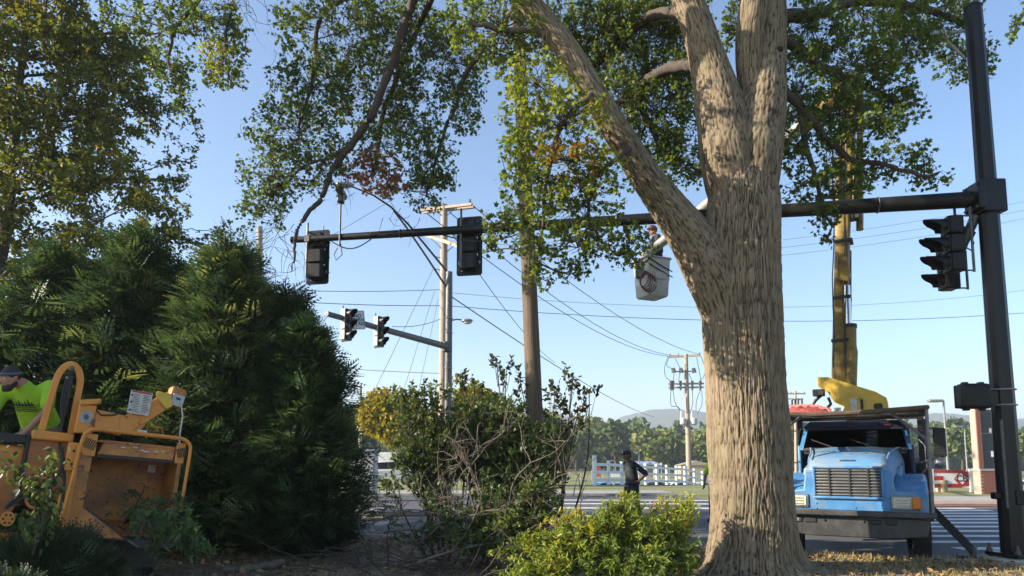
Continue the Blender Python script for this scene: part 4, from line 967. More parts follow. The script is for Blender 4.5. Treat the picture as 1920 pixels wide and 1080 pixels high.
for s in (-1, 1):
    part(MB().tube([(s * 1.2, -1.2, .85), (s * 1.2, -1.14, 2.28)], .026, 8), 'guard_upright', 'grey_metal')
    part(MB().tube([(s * .7, -.9, 2.25), (s * 1.19, -1.15, 1.85)], .024, 6), 'guard_brace', 'grey_metal')
    part(MB().tube([(s * 1.2, -1.1, 2.2), (s * 1.2, .9, 1.5)], .014, 6), 'mirror_brace', 'grey_metal')
    part(MB().tube([(s * 1.0, .75, 2.08), (s * 1.42, .55, 2.08)], .012, 6), 'mirror_arm', 'grey_metal'); part(MB().tube([(s * 1.0, .75, 1.5), (s * 1.42, .55, 1.62)], .012, 6), 'mirror_arm', 'grey_metal')
    mr = part(MB().box((s * 1.42, .58, 1.85), (.2, .08, .46)), 'mirror', 'dark_metal', bevel=.02); part(MB().box((s * 1.42, .625, 1.85), (.17, .01, .42)), 'mirror_glass', 'mirror', mr)
    part(MB().ell((s * 1.40, .57, 1.53), (.09, .05, .09)), 'round_mirror', 'galv', mr)
part(MB().tube([(1.1, .72, 1.9), (1.19, .68, 1.8), (1.2, .68, 1.45), (1.08, .72, 1.3)], .014, 6), 'grab_handle', 'galv')
# body box behind the cab
part(MB().box((0, 4.2, 1.02), (2.44, 4.1, .14)), 'bed_floor', 'dark_metal')
for s in (-1, 1):
    part(MB().box((s * 1.2, 4.2, 1.66), (.06, 4.1, 1.34)), 'body_side', 'truck_navy', bevel=.01)
    for k in range(4): part(MB().box((s * 1.245, 2.35 + k * 1.1, 1.66), (.03, .06, 1.32)), 'body_rib', 'dark_metal')
    part(MB().box((s * 1.22, 2.2, .85), (.1, .3, .5)), 'mud_flap', 'rubber')
part(MB().box((0, 2.2, 1.25), (2.34, .05, .5)), 'body_front', 'truck_navy'); part(MB().box((0, 6.2, 1.32), (2.34, .05, .66)), 'body_rear', 'truck_navy')
[part(MB().box((s * 1.15, 2.12, 1.68), (.09, .08, 1.36)), 'rack_post', 'dark_metal') for s in (-1, 1)]
# turret, boom, bucket
def tl(px, py): return ((px - 1600) * .0127 - .17, 2.47 + (765 - py) * .0118)
TY = 3.35; plate = [tl(*q) for q in ((1545, 697), (1563, 698), (1640, 727), (1657, 738), (1660, 766), (1582, 766), (1589, 750), (1572, 742), (1560, 722), (1545, 713))]
tp = part(MB().prism(plate, TY - .3, TY - .24), 'turret_plate', 'turret_yellow', bevel=.012); part(MB().prism(plate, TY + .24, TY + .3), 'turret_plate', 'turret_yellow', bevel=.012)
part(MB().prism([tl(*q) for q in ((1596, 730), (1638, 740), (1652, 748), (1652, 766), (1592, 766))], TY - .235, TY + .235), 'turret_core', 'boom_yellow_shaded', bevel=.02)
part(MB().cyl((.1, TY, 1.1), (.1, TY, 2.55), .42, n=24), 'pedestal', 'boom_yellow_shaded')
part(MB().prism(rrect(.13, .24, .02, 3, *tl(1604, 747)), TY - .312, TY - .302), 'data_plate', 'decal_white', tp); part(MB().prism(rrect(.06, .22, .03, 4, *tl(1617, 748)), TY - .312, TY - .302), 'slot', 'ink', tp)
part(MB().prism(rrect(.18, .12, .05, 4, *tl(1643, 752)), TY - .312, TY - .302), 'slot', 'ink', tp)
z_ = tl(1548, 725); part(MB().box((z_[0] - .02, TY - .3, z_[1]), (.26, .2, .14)), 'winch', 'dark_metal', tp, bevel=.02)
hk = MB(); hk.tube([(a, TY - .3, b) for a, b in [tl(*q) for q in ((1552, 728), (1540, 738), (1533, 750), (1542, 757), (1556, 756), (1566, 745), (1562, 734))]], .035, 7); part(hk, 'hook', 'ink', tp)
z_ = tl(1577, 758); part(MB().box((z_[0], TY - .32, z_[1]), (.15, .14, .14)), 'lamp', 'chrome', tp, bevel=.03)
def lb(px, py, d=0.0):                      # point on the boom plane through the turret
    best = None
    Yw = 11.02 + .866 * (TY + d)
    q = TL(px, py, Yw + .25)
    return q
b0_, b1_, b2_ = lb(1574, 702), lb(1581, 400), lb(1596, 165)
mb = MB(); n = 10
def obox(path, w, d):
    rings = []
    for q in path:
        rings.append([(q[0] + a, q[1] + b, q[2]) for a, b in rrect(w, d, .06, 2)])
    return MB().loft(rings)
part(obox([b0_ + Vector((0, 0, -.25)), b0_, b1_], .33, .33), 'lower_boom', 'boom_yellow_shaded'); part(obox([b1_, b1_.lerp(b2_, .5), b2_], .33, .3), 'lower_boom', 'boom_yellow_shaded')
part(obox([lb(1592, 702) + Vector((0, .05, 0)), lb(1592, 470) + Vector((0, .05, 0))], .10, .2), 'leveling_rod_cover', 'dark_metal')
part(obox([lb(1612, 430) + Vector((0, .02, 0)), lb(1612, 170)], .16, .22), 'boom_insert', 'boom_yellow_shaded')
part(MB().tube([lb(1596, 735, -.2), lb(1595, 612, -.2)], .125, 16), 'lift_cylinder', 'boom_yellow_shaded'); part(MB().cyl(lb(1595, 615, -.2), lb(1595, 608, -.2), .14, n=16), 'cylinder_collar', 'dark_metal')
for dx in (-3, 3): part(MB().tube([lb(1591 + dx, 612, -.2), lb(1588 + dx, 535, -.2)], .035, 8), 'piston_rod', 'chrome')
part(MB().prism([(q.x, q.z) for q in (lb(1572, 488), lb(1590, 488), lb(1597, 520), lb(1592, 535), lb(1572, 530))], b1_.y - .34, b1_.y - .2), 'boom_bracket', 'boom_yellow_shaded', bevel=.015)
part(MB().tube([lb(1600, 620, -.2), lb(1607, 660, -.2), lb(1605, 735, -.2)], .018, 6), 'hose', 'ink'); part(MB().tube([lb(1597, 620, -.2), lb(1603, 665, -.2), lb(1601, 735, -.2)], .018, 6), 'hose', 'ink')
part(MB().tube([lb(1572, 395, -.1) + Vector((0, -.1, 0)), lb(1572, 300, -.1)], .075, 10), 'side_cylinder', 'boom_yellow_shaded'); part(MB().tube([lb(1572, 300, -.1), lb(1574, 180, -.1)], .03, 8), 'side_rod', 'dark_metal')
part(MB().tube([lb(1600, 412, -.15), lb(1603, 300, -.15)], .09, 12), 'upper_cylinder', 'boom_yellow_shaded'); part(MB().tube([lb(1603, 300, -.15), lb(1605, 205, -.15)], .035, 8), 'upper_rod', 'chrome'); part(MB().box(lb(1602, 408, -.15), (.24, .22, .12)), 'cylinder_end', 'dark_metal', bevel=.03)
for k_, (xa, xb) in enumerate(((1563, 1567), (1583, 1588), (1587, 1592))): part(MB().tube([lb(xa + (2 if 0 < i < 9 else 0) * math.sin(i * 1.7 + k_), 690 - i * 56, -.24) + Vector((0, -.06, 0)) for i in range(10)], .014, 5), 'hose', 'ink')
for py_ in (640, 560, 455, 330, 240): part(MB().box(lb(1577 + (640 - py_) * .03, py_) + Vector((0, -.02, 0)), (.4, .38, .06)), 'boom_band', 'dark_metal', bevel=.01)
part(MB().tube([lb(1594, 415, -.15), lb(1588, 500, -.15)], .012, 5), 'cable', 'ink')
el = lb(1596, 160); part(MB().box(el, (.5, .5, .42)), 'elbow', 'boom_yellow_shaded', bevel=.06); part(MB().cyl(el + Vector((0, -.32, 0)), el + Vector((0, .32, 0)), .2, n=20), 'elbow_pin', 'dark_metal')
BK = TL(1203, 486, 16.6)
part(MB().tube([el, el.lerp(BK, .5), BK], [.16, .14, .115], 18), 'upper_boom', 'fibre', angle=60); part(MB().tube([el, el.lerp(BK, .22)], .21, 18), 'boom_sleeve', 'boom_yellow_shaded')
bw0 = P(1222, 522, 16.7); BR = Matrix.Rotation(R(30) + R(22), 3, 'Z')
def bring(w, d, z): return [TI @ (bw0 + Matrix.Rotation(R(24), 3, 'Z') @ Vector((a, b, z))) for a, b in rrect(w, d, .07, 3)]
bk = MB(); bk.loft([bring(.56, .56, -.5), bring(.60, .60, -.46), bring(.70, .70, .46)], cap=False); bb = bring(.56, .56, -.5); bk.add(bb, [tuple(range(len(bb) - 1, -1, -1))])
bk.loft([bring(.70, .70, .46), bring(.66, .66, .46), bring(.56, .56, -.44)], cap=False); bi = bring(.56, .56, -.44); bk.add(bi, [tuple(range(len(bi)))])
bko = part(bk, 'bucket', 'bucket')
rim = bring(.73, .73, .45); rm = MB(); rm.tube(rim, .022, 6, close=True); part(rm, 'bucket_rim', 'bucket', bko)
def bpt(x, y, z): return TI @ (bw0 + Matrix.Rotation(R(24), 3, 'Z') @ Vector((x, y, z)))
part(MB().hexa([bpt(*q) for q in ((-.15, -.345, -.1), (.2, -.345, -.1), (.2, -.3, -.1), (-.15, -.3, -.1), (-.15, -.375, .08), (.2, -.375, .08), (.2, -.3, .08), (-.15, -.3, .08))]), 'step', 'bucket', bko, bevel=.02)
for dz in (0, -.14): part(MB().tube([bpt(-.34, -.36, .4 + dz), bpt(0, -.37, .25 + dz), bpt(.36, -.36, .12 + dz)], .015, 6), 'rope', 'ink', bko)
part(MB().box(BK + Vector((0, 0, -.25)), (.3, .3, .5)), 'bucket_bracket', 'galv_dark', bko, bevel=.04); part(MB().tube([BK, bpt(-.36, -.1, .2)], .07, 8), 'bucket_pivot', 'galv_dark', bko)
hs = MB()
for k in range(5):
    ph = k * .5; cpt = bpt(-.42, -.28, -.12 - .03 * k); hs.tube([cpt + Vector((.12 * math.cos(a) * (1 + .15 * k) + .03 * k, .1 * math.sin(a + ph), .22 * math.sin(a))) for a in np.linspace(0, 6.0, 18)], .014, 5)
part(hs, 'hose_loops', 'maroon', bko); part(MB().box(bpt(.42, -.1, .08), (.07, .1, .24)), 'tool_holster', 'ink', bko, bevel=.02)
# outrigger
ft = TL(1826, 1046, 10.95); tp_ = TL(1748, 958, 11.55)
d_ = (ft - tp_); part(MB().tube([tp_ - d_ * .25, ft + Vector((0, 0, .1))], [.1, .09], 4), 'outrigger', 'dark_metal', angle=20); part(MB().box((ft.x, ft.y, .05), (.5, .34, .06)), 'outrigger_foot', 'dark_metal', bevel=.01); part(MB().cyl((ft.x, ft.y, .07), (ft.x, ft.y, .22), .06, n=10), 'outrigger_pin', 'galv_dark')
tp2 = TL(1752, 915, 11.7); part(MB().box((1.19, 1.95, .95), (.2, .24, .9)), 'outrigger_housing', 'dark_metal', bevel=.02)
# red rope and tarp heap lying on the guard
hp = thing('rope_heap', 'heap of red rope and tarp on the truck cab guard', 'rope', TM @ Vector((-.86, .6, 2.36)), (0, 0, R(-30))); hp.scale = (.62, .7, 1)
ht_ = MB(); X = np.linspace(-.6, .75, 26); 
rings = []
for x in X:
    e = max(0, 1 - (x / .78) ** 2); rings.append([(x, .28 * math.cos(a) * (.4 + e), (.11 * e * (1 + .25 * math.sin(9 * x + 3 * math.cos(2 * a))) + .02) * math.sin(a)) for a in np.linspace(0, math.pi, 12)])
ht_.loft(rings, cap=False, closed=False); ht_.build('tarp', mat('tarp_red', (.26, .03, .03), .8, c2=(.4, .1, .09), scale=14, bump=.6, bscale=20), hp)
rp_ = MB()
for k in range(4): rp_.tube([(x, .22 * math.cos(1.2 + .35 * k), .03 + .12 * max(0, 1 - (x / .78) ** 2) + .015 * math.sin(30 * x + k)) for x in np.linspace(-.55, .7, 30)], .02, 5)
rp_.build('rope', mat('rope_pink', (.55, .12, .11), .8, c2=(.62, .3, .25), scale=40), hp)
part(MB().tube([(-1.0, .9, 2.34), (-1.0, .9, 2.64), (-.93, .9, 2.66), (-.93, .9, 2.34)], .02, 6), 'guard_hoop', 'ink'); part(MB().tube([(-1.12, .9, 2.34), (-1.12, .9, 2.64), (-1.06, .9, 2.66), (-1.06, .9, 2.34)], .02, 6), 'guard_hoop', 'ink')
# ------------------------------------------------------------------ wood chipper
CC = P(238, 1003, 7.55)
CH = thing('wood_chipper', 'orange wood chipper with wide feed hopper beside the conifers', 'wood chipper', (CC.x - .17, 7.62, LZ), (0, R(5.5), R(38))); CH.scale = (.83, .83, 1)
CM = Matrix.Translation(CH.location) @ Euler((0, R(5.5), R(38))).to_matrix().to_4x4() @ Matrix.Diagonal((.83, .83, 1, 1)); CI = CM.inverted()
def cpart(mb, name, m, parent=None, **kw): return mb.build(name, M[m] if isinstance(m, str) else m, parent or CH, **kw)
zb, zt = .60, 1.60                      # hopper mouth bottom and top above the ground
# hopper walls (mouth at y = 0, throat at y = .75)
def plate(p, t, name, m, parent=None, bevel=.004):
    p = [Vector(q) for q in p]; n_ = (p[1] - p[0]).cross(p[3] - p[0]).normalized() * t
    return cpart(MB().hexa([q for q in p] + [q + n_ for q in p]), name, m, parent, bevel=bevel)
hp_ = plate([(-.5, 0, zb), (-.5, .8, zb + .12), (-.5, .8, zt - .06), (-.5, 0, zt)], -.02, 'hopper', 'chip_worn')
plate([(.55, 0, zb), (.55, .8, zb + .12), (.55, .8, zt - .06), (.55, 0, zt)], .02, 'hopper_side', 'chip_worn', hp_)
plate([(-.5, 0, zb), (.55, 0, zb), (.45, .8, zb + .12), (-.4, .8, zb + .12)], .02, 'hopper_floor', 'chip_worn', hp_)
plate([(-.5, 0, zt), (.55, 0, zt), (.45, .8, zt - .06), (-.4, .8, zt - .06)], .02, 'hopper_roof', 'chip_worn', hp_)
plate([(-.5, .8, zb + .1), (.55, .8, zb + .1), (.55, .8, zt - .04), (-.5, .8, zt - .04)], .03, 'throat_plate', 'chip_worn', hp_)
for k, z in (): cpart(MB().cyl((-.4, .72, z), (.45, .72, z), .13, n=16), 'feed_roller', 'dark_metal', hp_)
for k in range(0): cpart(MB().box((-.34 + k * .12, .72, .98), (.025, .3, .3)), 'roller_tooth', 'dark_metal', hp_)
# flanges and lip
cpart(MB().prism([(-.62, zb + .28), (-.49, zb + .28), (-.485, zt - .16), (-.62, zt - .16)], -.03, .0), 'side_flange', 'chip_worn', hp_, bevel=.006)
cpart(MB().prism([(.545, zb + .2), (.60, zb + .2), (.60, zt - .1), (.545, zt - .1)], -.03, .0), 'side_flange', 'chip_worn', hp_, bevel=.006)
lipm = MB(); lipm.hexa([(-.44, -.05, zt - .13), (.48, -.05, zt - .13), (.5, .3, zt - .10), (-.48, .3, zt - .10), (-.36, .02, zt + .03), (.5, .02, zt + .03), (.52, .3, zt + .04), (-.4, .3, zt + .04)])
lip = cpart(lipm, 'hopper_lip', 'chip_worn', bevel=.01); cpart(MB().box((.03, -.045, zt - .145), (.93, .03, .03)), 'lip_edge', 'ink', lip)
for s, x in ((-1, -.545), (1, .56)):
    cp = cpart(MB().box((x, -.02, zt - .04), (.17 if s < 0 else .12, .04, .24)), 'corner_plate', 'chip_orange', bevel=.008)
    for k in range(6): cpart(MB().box((x - .055 + k * (.022 if s > 0 else .024) + (0 if s < 0 else .02), -.045, zt - .03 - s * (k - 2.5) * -.006), (.011, .012, .11), (0, R(-22 * s), 0)), 'vent_slot', 'ink', cp)
    for dz in (-.1, .1): cpart(MB().ell((x - .065, -.043, zt - .04 + dz), .01, 8, 5), 'bolt', 'ink', cp)
# worn paint flecks on the lip
for k in range(9): cpart(MB().box((-.3 + .72 * rng.random(), -.018 + .0, zt - .05 + .03 * rng.normal()), (.02 + .05 * rng.random(), .004, .012), (R(-22), 0, .1)), 'paint_scrape', 'decal_white', lip)
# long left side plate and lower gussets
cpart(MB().hexa([(-.70, -.02, zb - .02), (-.60, -.02, zb - .02), (-.60, .06, zb - .02), (-.70, .06, zb - .02), (-.63, -.02, zt + .02), (-.585, -.02, zt + .02), (-.585, .06, zt + .02), (-.63, .06, zt + .02)]), 'front_post', 'chip_orange', bevel=.01)
plate([(-.62, -.01, zb), (-.62, -.03, zb + .30), (-.47, -.12, zb + .28), (-.02, -.46, zb)], .015, 'tray_gusset', 'chip_worn', hp_)
plate([(.60, -.01, zb), (.60, -.42, zb), (.60, -.1, zb + .28), (.60, 0, zb + .3)], .015, 'tray_gusset', 'chip_worn', hp_)
cpart(MB().prism([(-.02, -.47), (-.47, -.13), (-.485, -.1), (-.01, -.44)], zb + .0, zb + .3, 'xy').box((0, 0, 0), (.001, .001, .001)), 'gusset_edge', 'ink', hp_) if False else None
cpart(MB().tube([(-.47, -.135, zb + .29), (-.015, -.475, zb + .005)], .012, 6), 'gusset_edge', 'ink', hp_)
tr_ = plate([(-.55, -.0, zb - .0), (-.0, -.46, zb - .0), (.6, -.42, zb - .0), (.6, 0, zb - .0)], -.02, 'feed_tray', 'dark_metal', hp_)
plate([(-.0, -.47, zb - .0), (.12, -.62, zb - .06), (.5, -.58, zb - .06), (.6, -.43, zb - .0)], -.02, 'tray_flap', 'galv_dark', hp_)
cpart(MB().box((-.4, -.06, zb + .03), (.12, .01, .04), (0, 0, R(-37))), 'decal', 'decal_white', hp_); cpart(MB().box((-.22, -.29, zb + .03), (.25, .012, .025), (0, 0, R(-37))), 'decal', 'red', hp_)
cpart(MB().box((.38, .775, 1.36), (.1, .012, .09)), 'decal', 'decal_white', hp_)
# safety bar loop round the mouth
bar = spline([(-.73, -.12, zb - .02), (-.68, -.12, zb + .5), (-.64, -.12, zt - .02), (-.60, -.12, zt + .09), (-.50, -.12, zt + .13), (-.2, -.12, zt + .13), (.4, -.12, zt + .13), (.56, -.12, zt + .12), (.64, -.12, zt + .07), (.665, -.12, zt - .02), (.66, -.12, zb + .6), (.655, -.12, zb + .3)], 60)
cpart(MB().tube([Vector(q) for q in bar], .023, 8), 'safety_bar', 'chip_orange')
# inverted U yoke with hydraulic cylinder
yk = spline([(-1.06, .34, 1.66), (-1.03, .34, 2.0), (-1.0, .34, 2.26), (-.95, .34, 2.38), (-.865, .34, 2.43), (-.78, .34, 2.38), (-.735, .34, 2.26), (-.735, .34, 2.0), (-.735, .34, 1.62)], 40)
rings = []
for i, q in enumerate(yk):
    a = yk[max(0, i - 1)]; b = yk[min(len(yk) - 1, i + 1)]; d = Vector((b[0] - a[0], 0, b[2] - a[2])).normalized(); n_ = Vector((d.z, 0, -d.x)); c = Vector(q)
    rings.append([c + n_ * .04 + Vector((0, -.035, 0)), c - n_ * .04 + Vector((0, -.035, 0)), c - n_ * .04 + Vector((0, .035, 0)), c + n_ * .04 + Vector((0, .035, 0))])
cpart(MB().loft(rings), 'feed_yoke', 'chip_orange', bevel=.01, angle=40)
hc = cpart(MB().tube([(-.86, .31, 2.30), (-.855, .31, 1.85)], .04, 12), 'hydraulic_cylinder', 'ink'); cpart(MB().tube([(-.855, .31, 1.85), (-.85, .31, 1.5)], .018, 8), 'piston_rod', 'dark_metal', hc); cpart(MB().ell((-.865, .29, 2.38), .035, 10, 7), 'pin', 'galv_dark', hc); cpart(MB().ell((-.895, .29, 2.27), .022, 8, 6), 'fitting', 'galv', hc)
for dx in (-.045, -.02): cpart(MB().tube([(-.86 + dx, .28, 2.27), (-.87 + dx, .26, 2.0), (-.85 + dx * .3, .25, 1.75), (-.84, .25, 1.5)], .012, 6), 'hose', 'ink', hc)
# housing above the hopper, control boxes, inclined chute beam
cpart(MB().box((-.93, .34, 1.62), (.46, .3, .10)), 'yoke_foot', 'chip_orange', bevel=.02)
cpart(MB().box((-.62, .2, 1.84), (.2, .22, .32)), 'valve_box', 'chip_orange', bevel=.012); cpart(MB().box((-.60, .17, 2.03), (.24, .24, .06), (0, R(-10), 0)), 'valve_hood', 'chip_orange', bevel=.01)
dc = cpart(MB().cyl((-.62, .085, 1.86), (-.62, .09, 1.86), .075, n=20), 'round_decal', 'galv'); cpart(MB().cyl((-.62, .08, 1.86), (-.62, .086, 1.86), .03, n=14), 'decal_centre', 'galv_dark', dc)
cpart(MB().hexa([(-.52, .12, zt + .14), (-.18, .12, zt + .1), (-.18, .42, zt + .1), (-.52, .42, zt + .14), (-.52, .12, zt + .36), (-.16, .16, zt + .33), (-.16, .42, zt + .33), (-.52, .42, zt + .36)]), 'roller_housing', 'chip_orange', bevel=.012)
cpart(MB().hexa([(-.22, .10, zt + .12), (.05, .2, zt + .16), (.05, .45, zt + .16), (-.22, .45, zt + .12), (-.22, .14, zt + .32), (.12, .2, zt + .27), (.12, .45, zt + .27), (-.22, .45, zt + .32)]), 'chute_foot', 'chip_orange', bevel=.012)
ch_ = cpart(MB().hexa([(-.08, .16, zt + .14), (.42, .16, zt + .52), (.42, .42, zt + .52), (-.08, .42, zt + .14), (-.14, .16, zt + .34), (.32, .16, zt + .67), (.32, .42, zt + .67), (-.14, .42, zt + .34)]), 'chute', 'chip_orange', bevel=.012)
cpart(MB().prism([(.18, zt + .66), (.36, zt + .64), (.40, zt + .50), (.32, zt + .46), (.16, zt + .60)], .12, .155), 'chute_bracket', 'turret_yellow', ch_, bevel=.01)
cpart(MB().box((.45, .29, zt + .62), (.2, .26, .24), (0, R(10), 0)), 'chute_end', 'chip_worn', ch_, bevel=.03); cpart(MB().box((.46, .15, zt + .58), (.16, .02, .14), (0, R(10), 0)), 'chute_plate', 'cab_grey', ch_, bevel=.008); cpart(MB().box((.46, .138, zt + .60), (.06, .008, .025), (0, R(10), 0)), 'plate_slot', 'ink', ch_)
wp = cpart(MB().box((-.02, .10, zt + .49), (.27, .02, .27), (0, R(2), 0)), 'warning_plate', 'decal_white', bevel=.006); cpart(MB().box((-.02, .087, zt + .612), (.25, .006, .02), (0, R(2), 0)), 'plate_band', 'red', wp)
for r_ in range(11):
    for c_ in range(2):
        l = .05 + .05 * rng.random(); cpart(MB().box((-.09 + c_ * .12 + l * .2, .087, zt + .58 - r_ * .019), (l, .005, .006), (0, R(2 + 8 * rng.normal() * .3), 0)), 'print_line', 'galv_dark', wp)
for z in (.57, .49, .40): cpart(MB().box((-.13, .087, zt + z), (.022, .006, .022)), 'print_block', 'ink', wp)
cpart(MB().box((.06, .1, zt + .155), (.12, .08, .06)), 'latch_box', 'decal_white', bevel=.01)
cpart(MB().tube([(.14, .2, zt + .1), (.14, .2, zt + .24), (.32, .2, zt + .24), (.38, .25, zt + .12)], .012, 6), 'hand_rail', 'chip_worn')
cpart(MB().tube([(.50, .13, zt + .56), (.545, .1, zt + .40), (.54, .08, zt + .2), (.56, .05, zt - .02)], .01, 6), 'pull_cord', 'decal_white'); cpart(MB().tube([(-.58, .12, 2.0), (-.45, .1, 1.9), (-.3, .1, 1.92), (-.2, .1, 1.98)], .01, 6), 'cable', 'ink')
# main body behind and left
cpart(MB().box((-.92, .42, 1.28), (.50, .30, .62)), 'drum_side', 'chip_red', bevel=.015); cpart(MB().box((-1.19, .40, 1.29), (.03, .34, .66)), 'panel_edge', 'ink')
cpart(MB().box((-1.62, .75, 1.22), (.86, .8, .54)), 'engine_cover', 'chip_orange', bevel=.03); cpart(MB().box((-1.4, .42, 1.56), (.5, .3, .1)), 'cover_pad', 'ink', bevel=.02)
cpart(MB().cyl((-1.6, .18, .98), (-1.6, .75, .98), .42, n=28), 'drum_housing', 'chip_red')
hb = cpart(MB().cyl((-1.25, .06, .74), (-1.25, .14, .74), .075, n=18), 'drive_hub', 'chip_orange')
for k in range(6): cpart(MB().ell((-1.25 + .045 * math.cos(k * 1.047), .055, .74 + .045 * math.sin(k * 1.047)), .012, 6, 5), 'bolt', 'ink', hb)
cpart(MB().cyl((-.88, .12, .62), (-.88, .12, 1.12), .045, n=12), 'jack_post', 'chip_orange'); cpart(MB().tube([(-1.02, .1, .98 + .09 * math.sin(a)) if False else (-1.0 + .1 * math.cos(a), .1, .96 + .1 * math.sin(a)) for a in np.linspace(.6, 5.2, 14)], .018, 6), 'lifting_ring', 'chip_orange')
cpart(MB().hexa([(-.80, .0, zb - .05), (-.68, .0, zb - .05), (-.68, .4, zb - .05), (-.80, .4, zb - .05), (-.74, .05, 1.3), (-.62, .05, 1.3), (-.62, .4, 1.3), (-.74, .4, 1.3)]), 'side_column', 'chip_orange', bevel=.02)
cpart(MB().box((-.70, .02, 1.42), (.14, .1, .3)), 'hinge_plate', 'chip_orange', bevel=.01)
for z in (1.34, 1.48): cpart(MB().cyl((-.70, -.035, z), (-.70, -.02, z), .016, n=8), 'bolt', 'ink')
for k in range(3):
    h0 = spline([(-.84 + .02 * k, .1, 1.5), (-.80, -.02, 1.3), (-.9 + .05 * k, -.06, 1.12), (-1.15 + .1 * k, -.05, 1.02), (-1.3, 0, .85)], 16) if k < 2 else spline([(-.78, .05, 1.4), (-.74, -.06, 1.1), (-.74, -.08, .85), (-.85, -.06, .66), (-1.0, 0, .6)], 16)
    cpart(MB().tube([Vector(q) for q in h0], .02, 7), 'hose', 'ink')
cpart(MB().box((-1.0, .6, .5), (1.9, .12, .14)).box((-.3, 1.1, .5), (.12, 1.6, .14)), 'frame', 'chip_orange', bevel=.01)
cpart(MB().box((.02, .45, .40), (1.0, .6, .3)), 'under_frame', 'dark_metal')
for x, y in ((-.75, 1.25), (.55, 1.25)):
    wv = cpart(MB().cyl((x - .11, y, .36), (x + .11, y, .36), .36, n=24), 'wheel', 'rubber', bevel=.03); cpart(MB().cyl((x - .12, y, .36), (x + .12, y, .36), .2, n=18), 'rim', 'decal_white', wv)
cpart(MB().box((-.1, 1.25, .36), (1.2, .08, .08)), 'axle', 'dark_metal')
for x in (-1.5,): cpart(MB().box((x, .5, .26), (.1, .1, .56)), 'stand_leg', 'dark_metal')
# ------------------------------------------------------------------ people
def cap(mb, a, b, ra, rb, n=12):
    a, b = Vector(a), Vector(b); mb.tube([a, b], [ra, rb], n); mb.ell(a, ra, n, 8); mb.ell(b, rb, n, 8)
def oval(mb, a, b, rx, ry, f=0.5):
    """ellipsoid chain between a and b, flattened front to back"""
    a, b = Vector(a), Vector(b); d = (b - a); q = d.to_track_quat('Z', 'Y').to_euler() if d.length > 1e-6 else None
    n = 6
    for i in range(n + 1):
        t = i / n; c = a.lerp(b, t); k0 = rx[0] + (rx[1] - rx[0]) * t; k1 = ry[0] + (ry[1] - ry[0]) * t
        ang = math.atan2(-d.y, d.z) if d.length > 1e-6 else 0
        mb.ell(c, (k0, k1, max(d.length / n * 1.1, .07)), 18, 10, (-ang * -1 if False else math.atan2(-(d.y), d.z), 0, 0))
def remesh(o, vox, smooth=4):
    m = o.modifiers.new('remesh', 'REMESH'); m.mode = 'VOXEL'; m.voxel_size = vox; m.use_smooth_shade = True
    s = o.modifiers.new('smooth', 'SMOOTH'); s.iterations = smooth; s.factor = 0.5
    return o
def hand(mb, wrist, fdir, side, curl=0.5):
    """palm and five bent fingers; fdir points along the fingers, side is the thumb direction"""
    w = Vector(wrist); f = Vector(fdir).normalized(); s = Vector(side); s = (s - f * s.dot(f)).normalized(); n = f.cross(s)
    cap(mb, w, w + f * .035, .027, .03, 10)
    for k in (-1, 0, 1): cap(mb, w + f * .03 + s * .022 * k, w + f * .085 + s * .024 * k, .017, .015, 8)
    for k, L in enumerate((.068, .078, .072, .056)):
        b = w + f * .088 + s * (.030 - .02 * k); d = f.copy(); p = b
        for j, l in enumerate((.42, .32, .26)):
            d = (d + n * curl * (.35 + .25 * j)).normalized(); q = p + d * L * l * 1.15; cap(mb, p, q, .0095 - .0008 * j, .009 - .0008 * j, 8); p = q
    b = w + f * .03 + s * .026; d = (f * .75 + s * .6).normalized(); q = b + d * .045; cap(mb, b, q, .012, .0105, 8); d = (f + s * .1 + n * curl * .5).normalized(); cap(mb, q, q + d * .032, .0102, .009, 8)
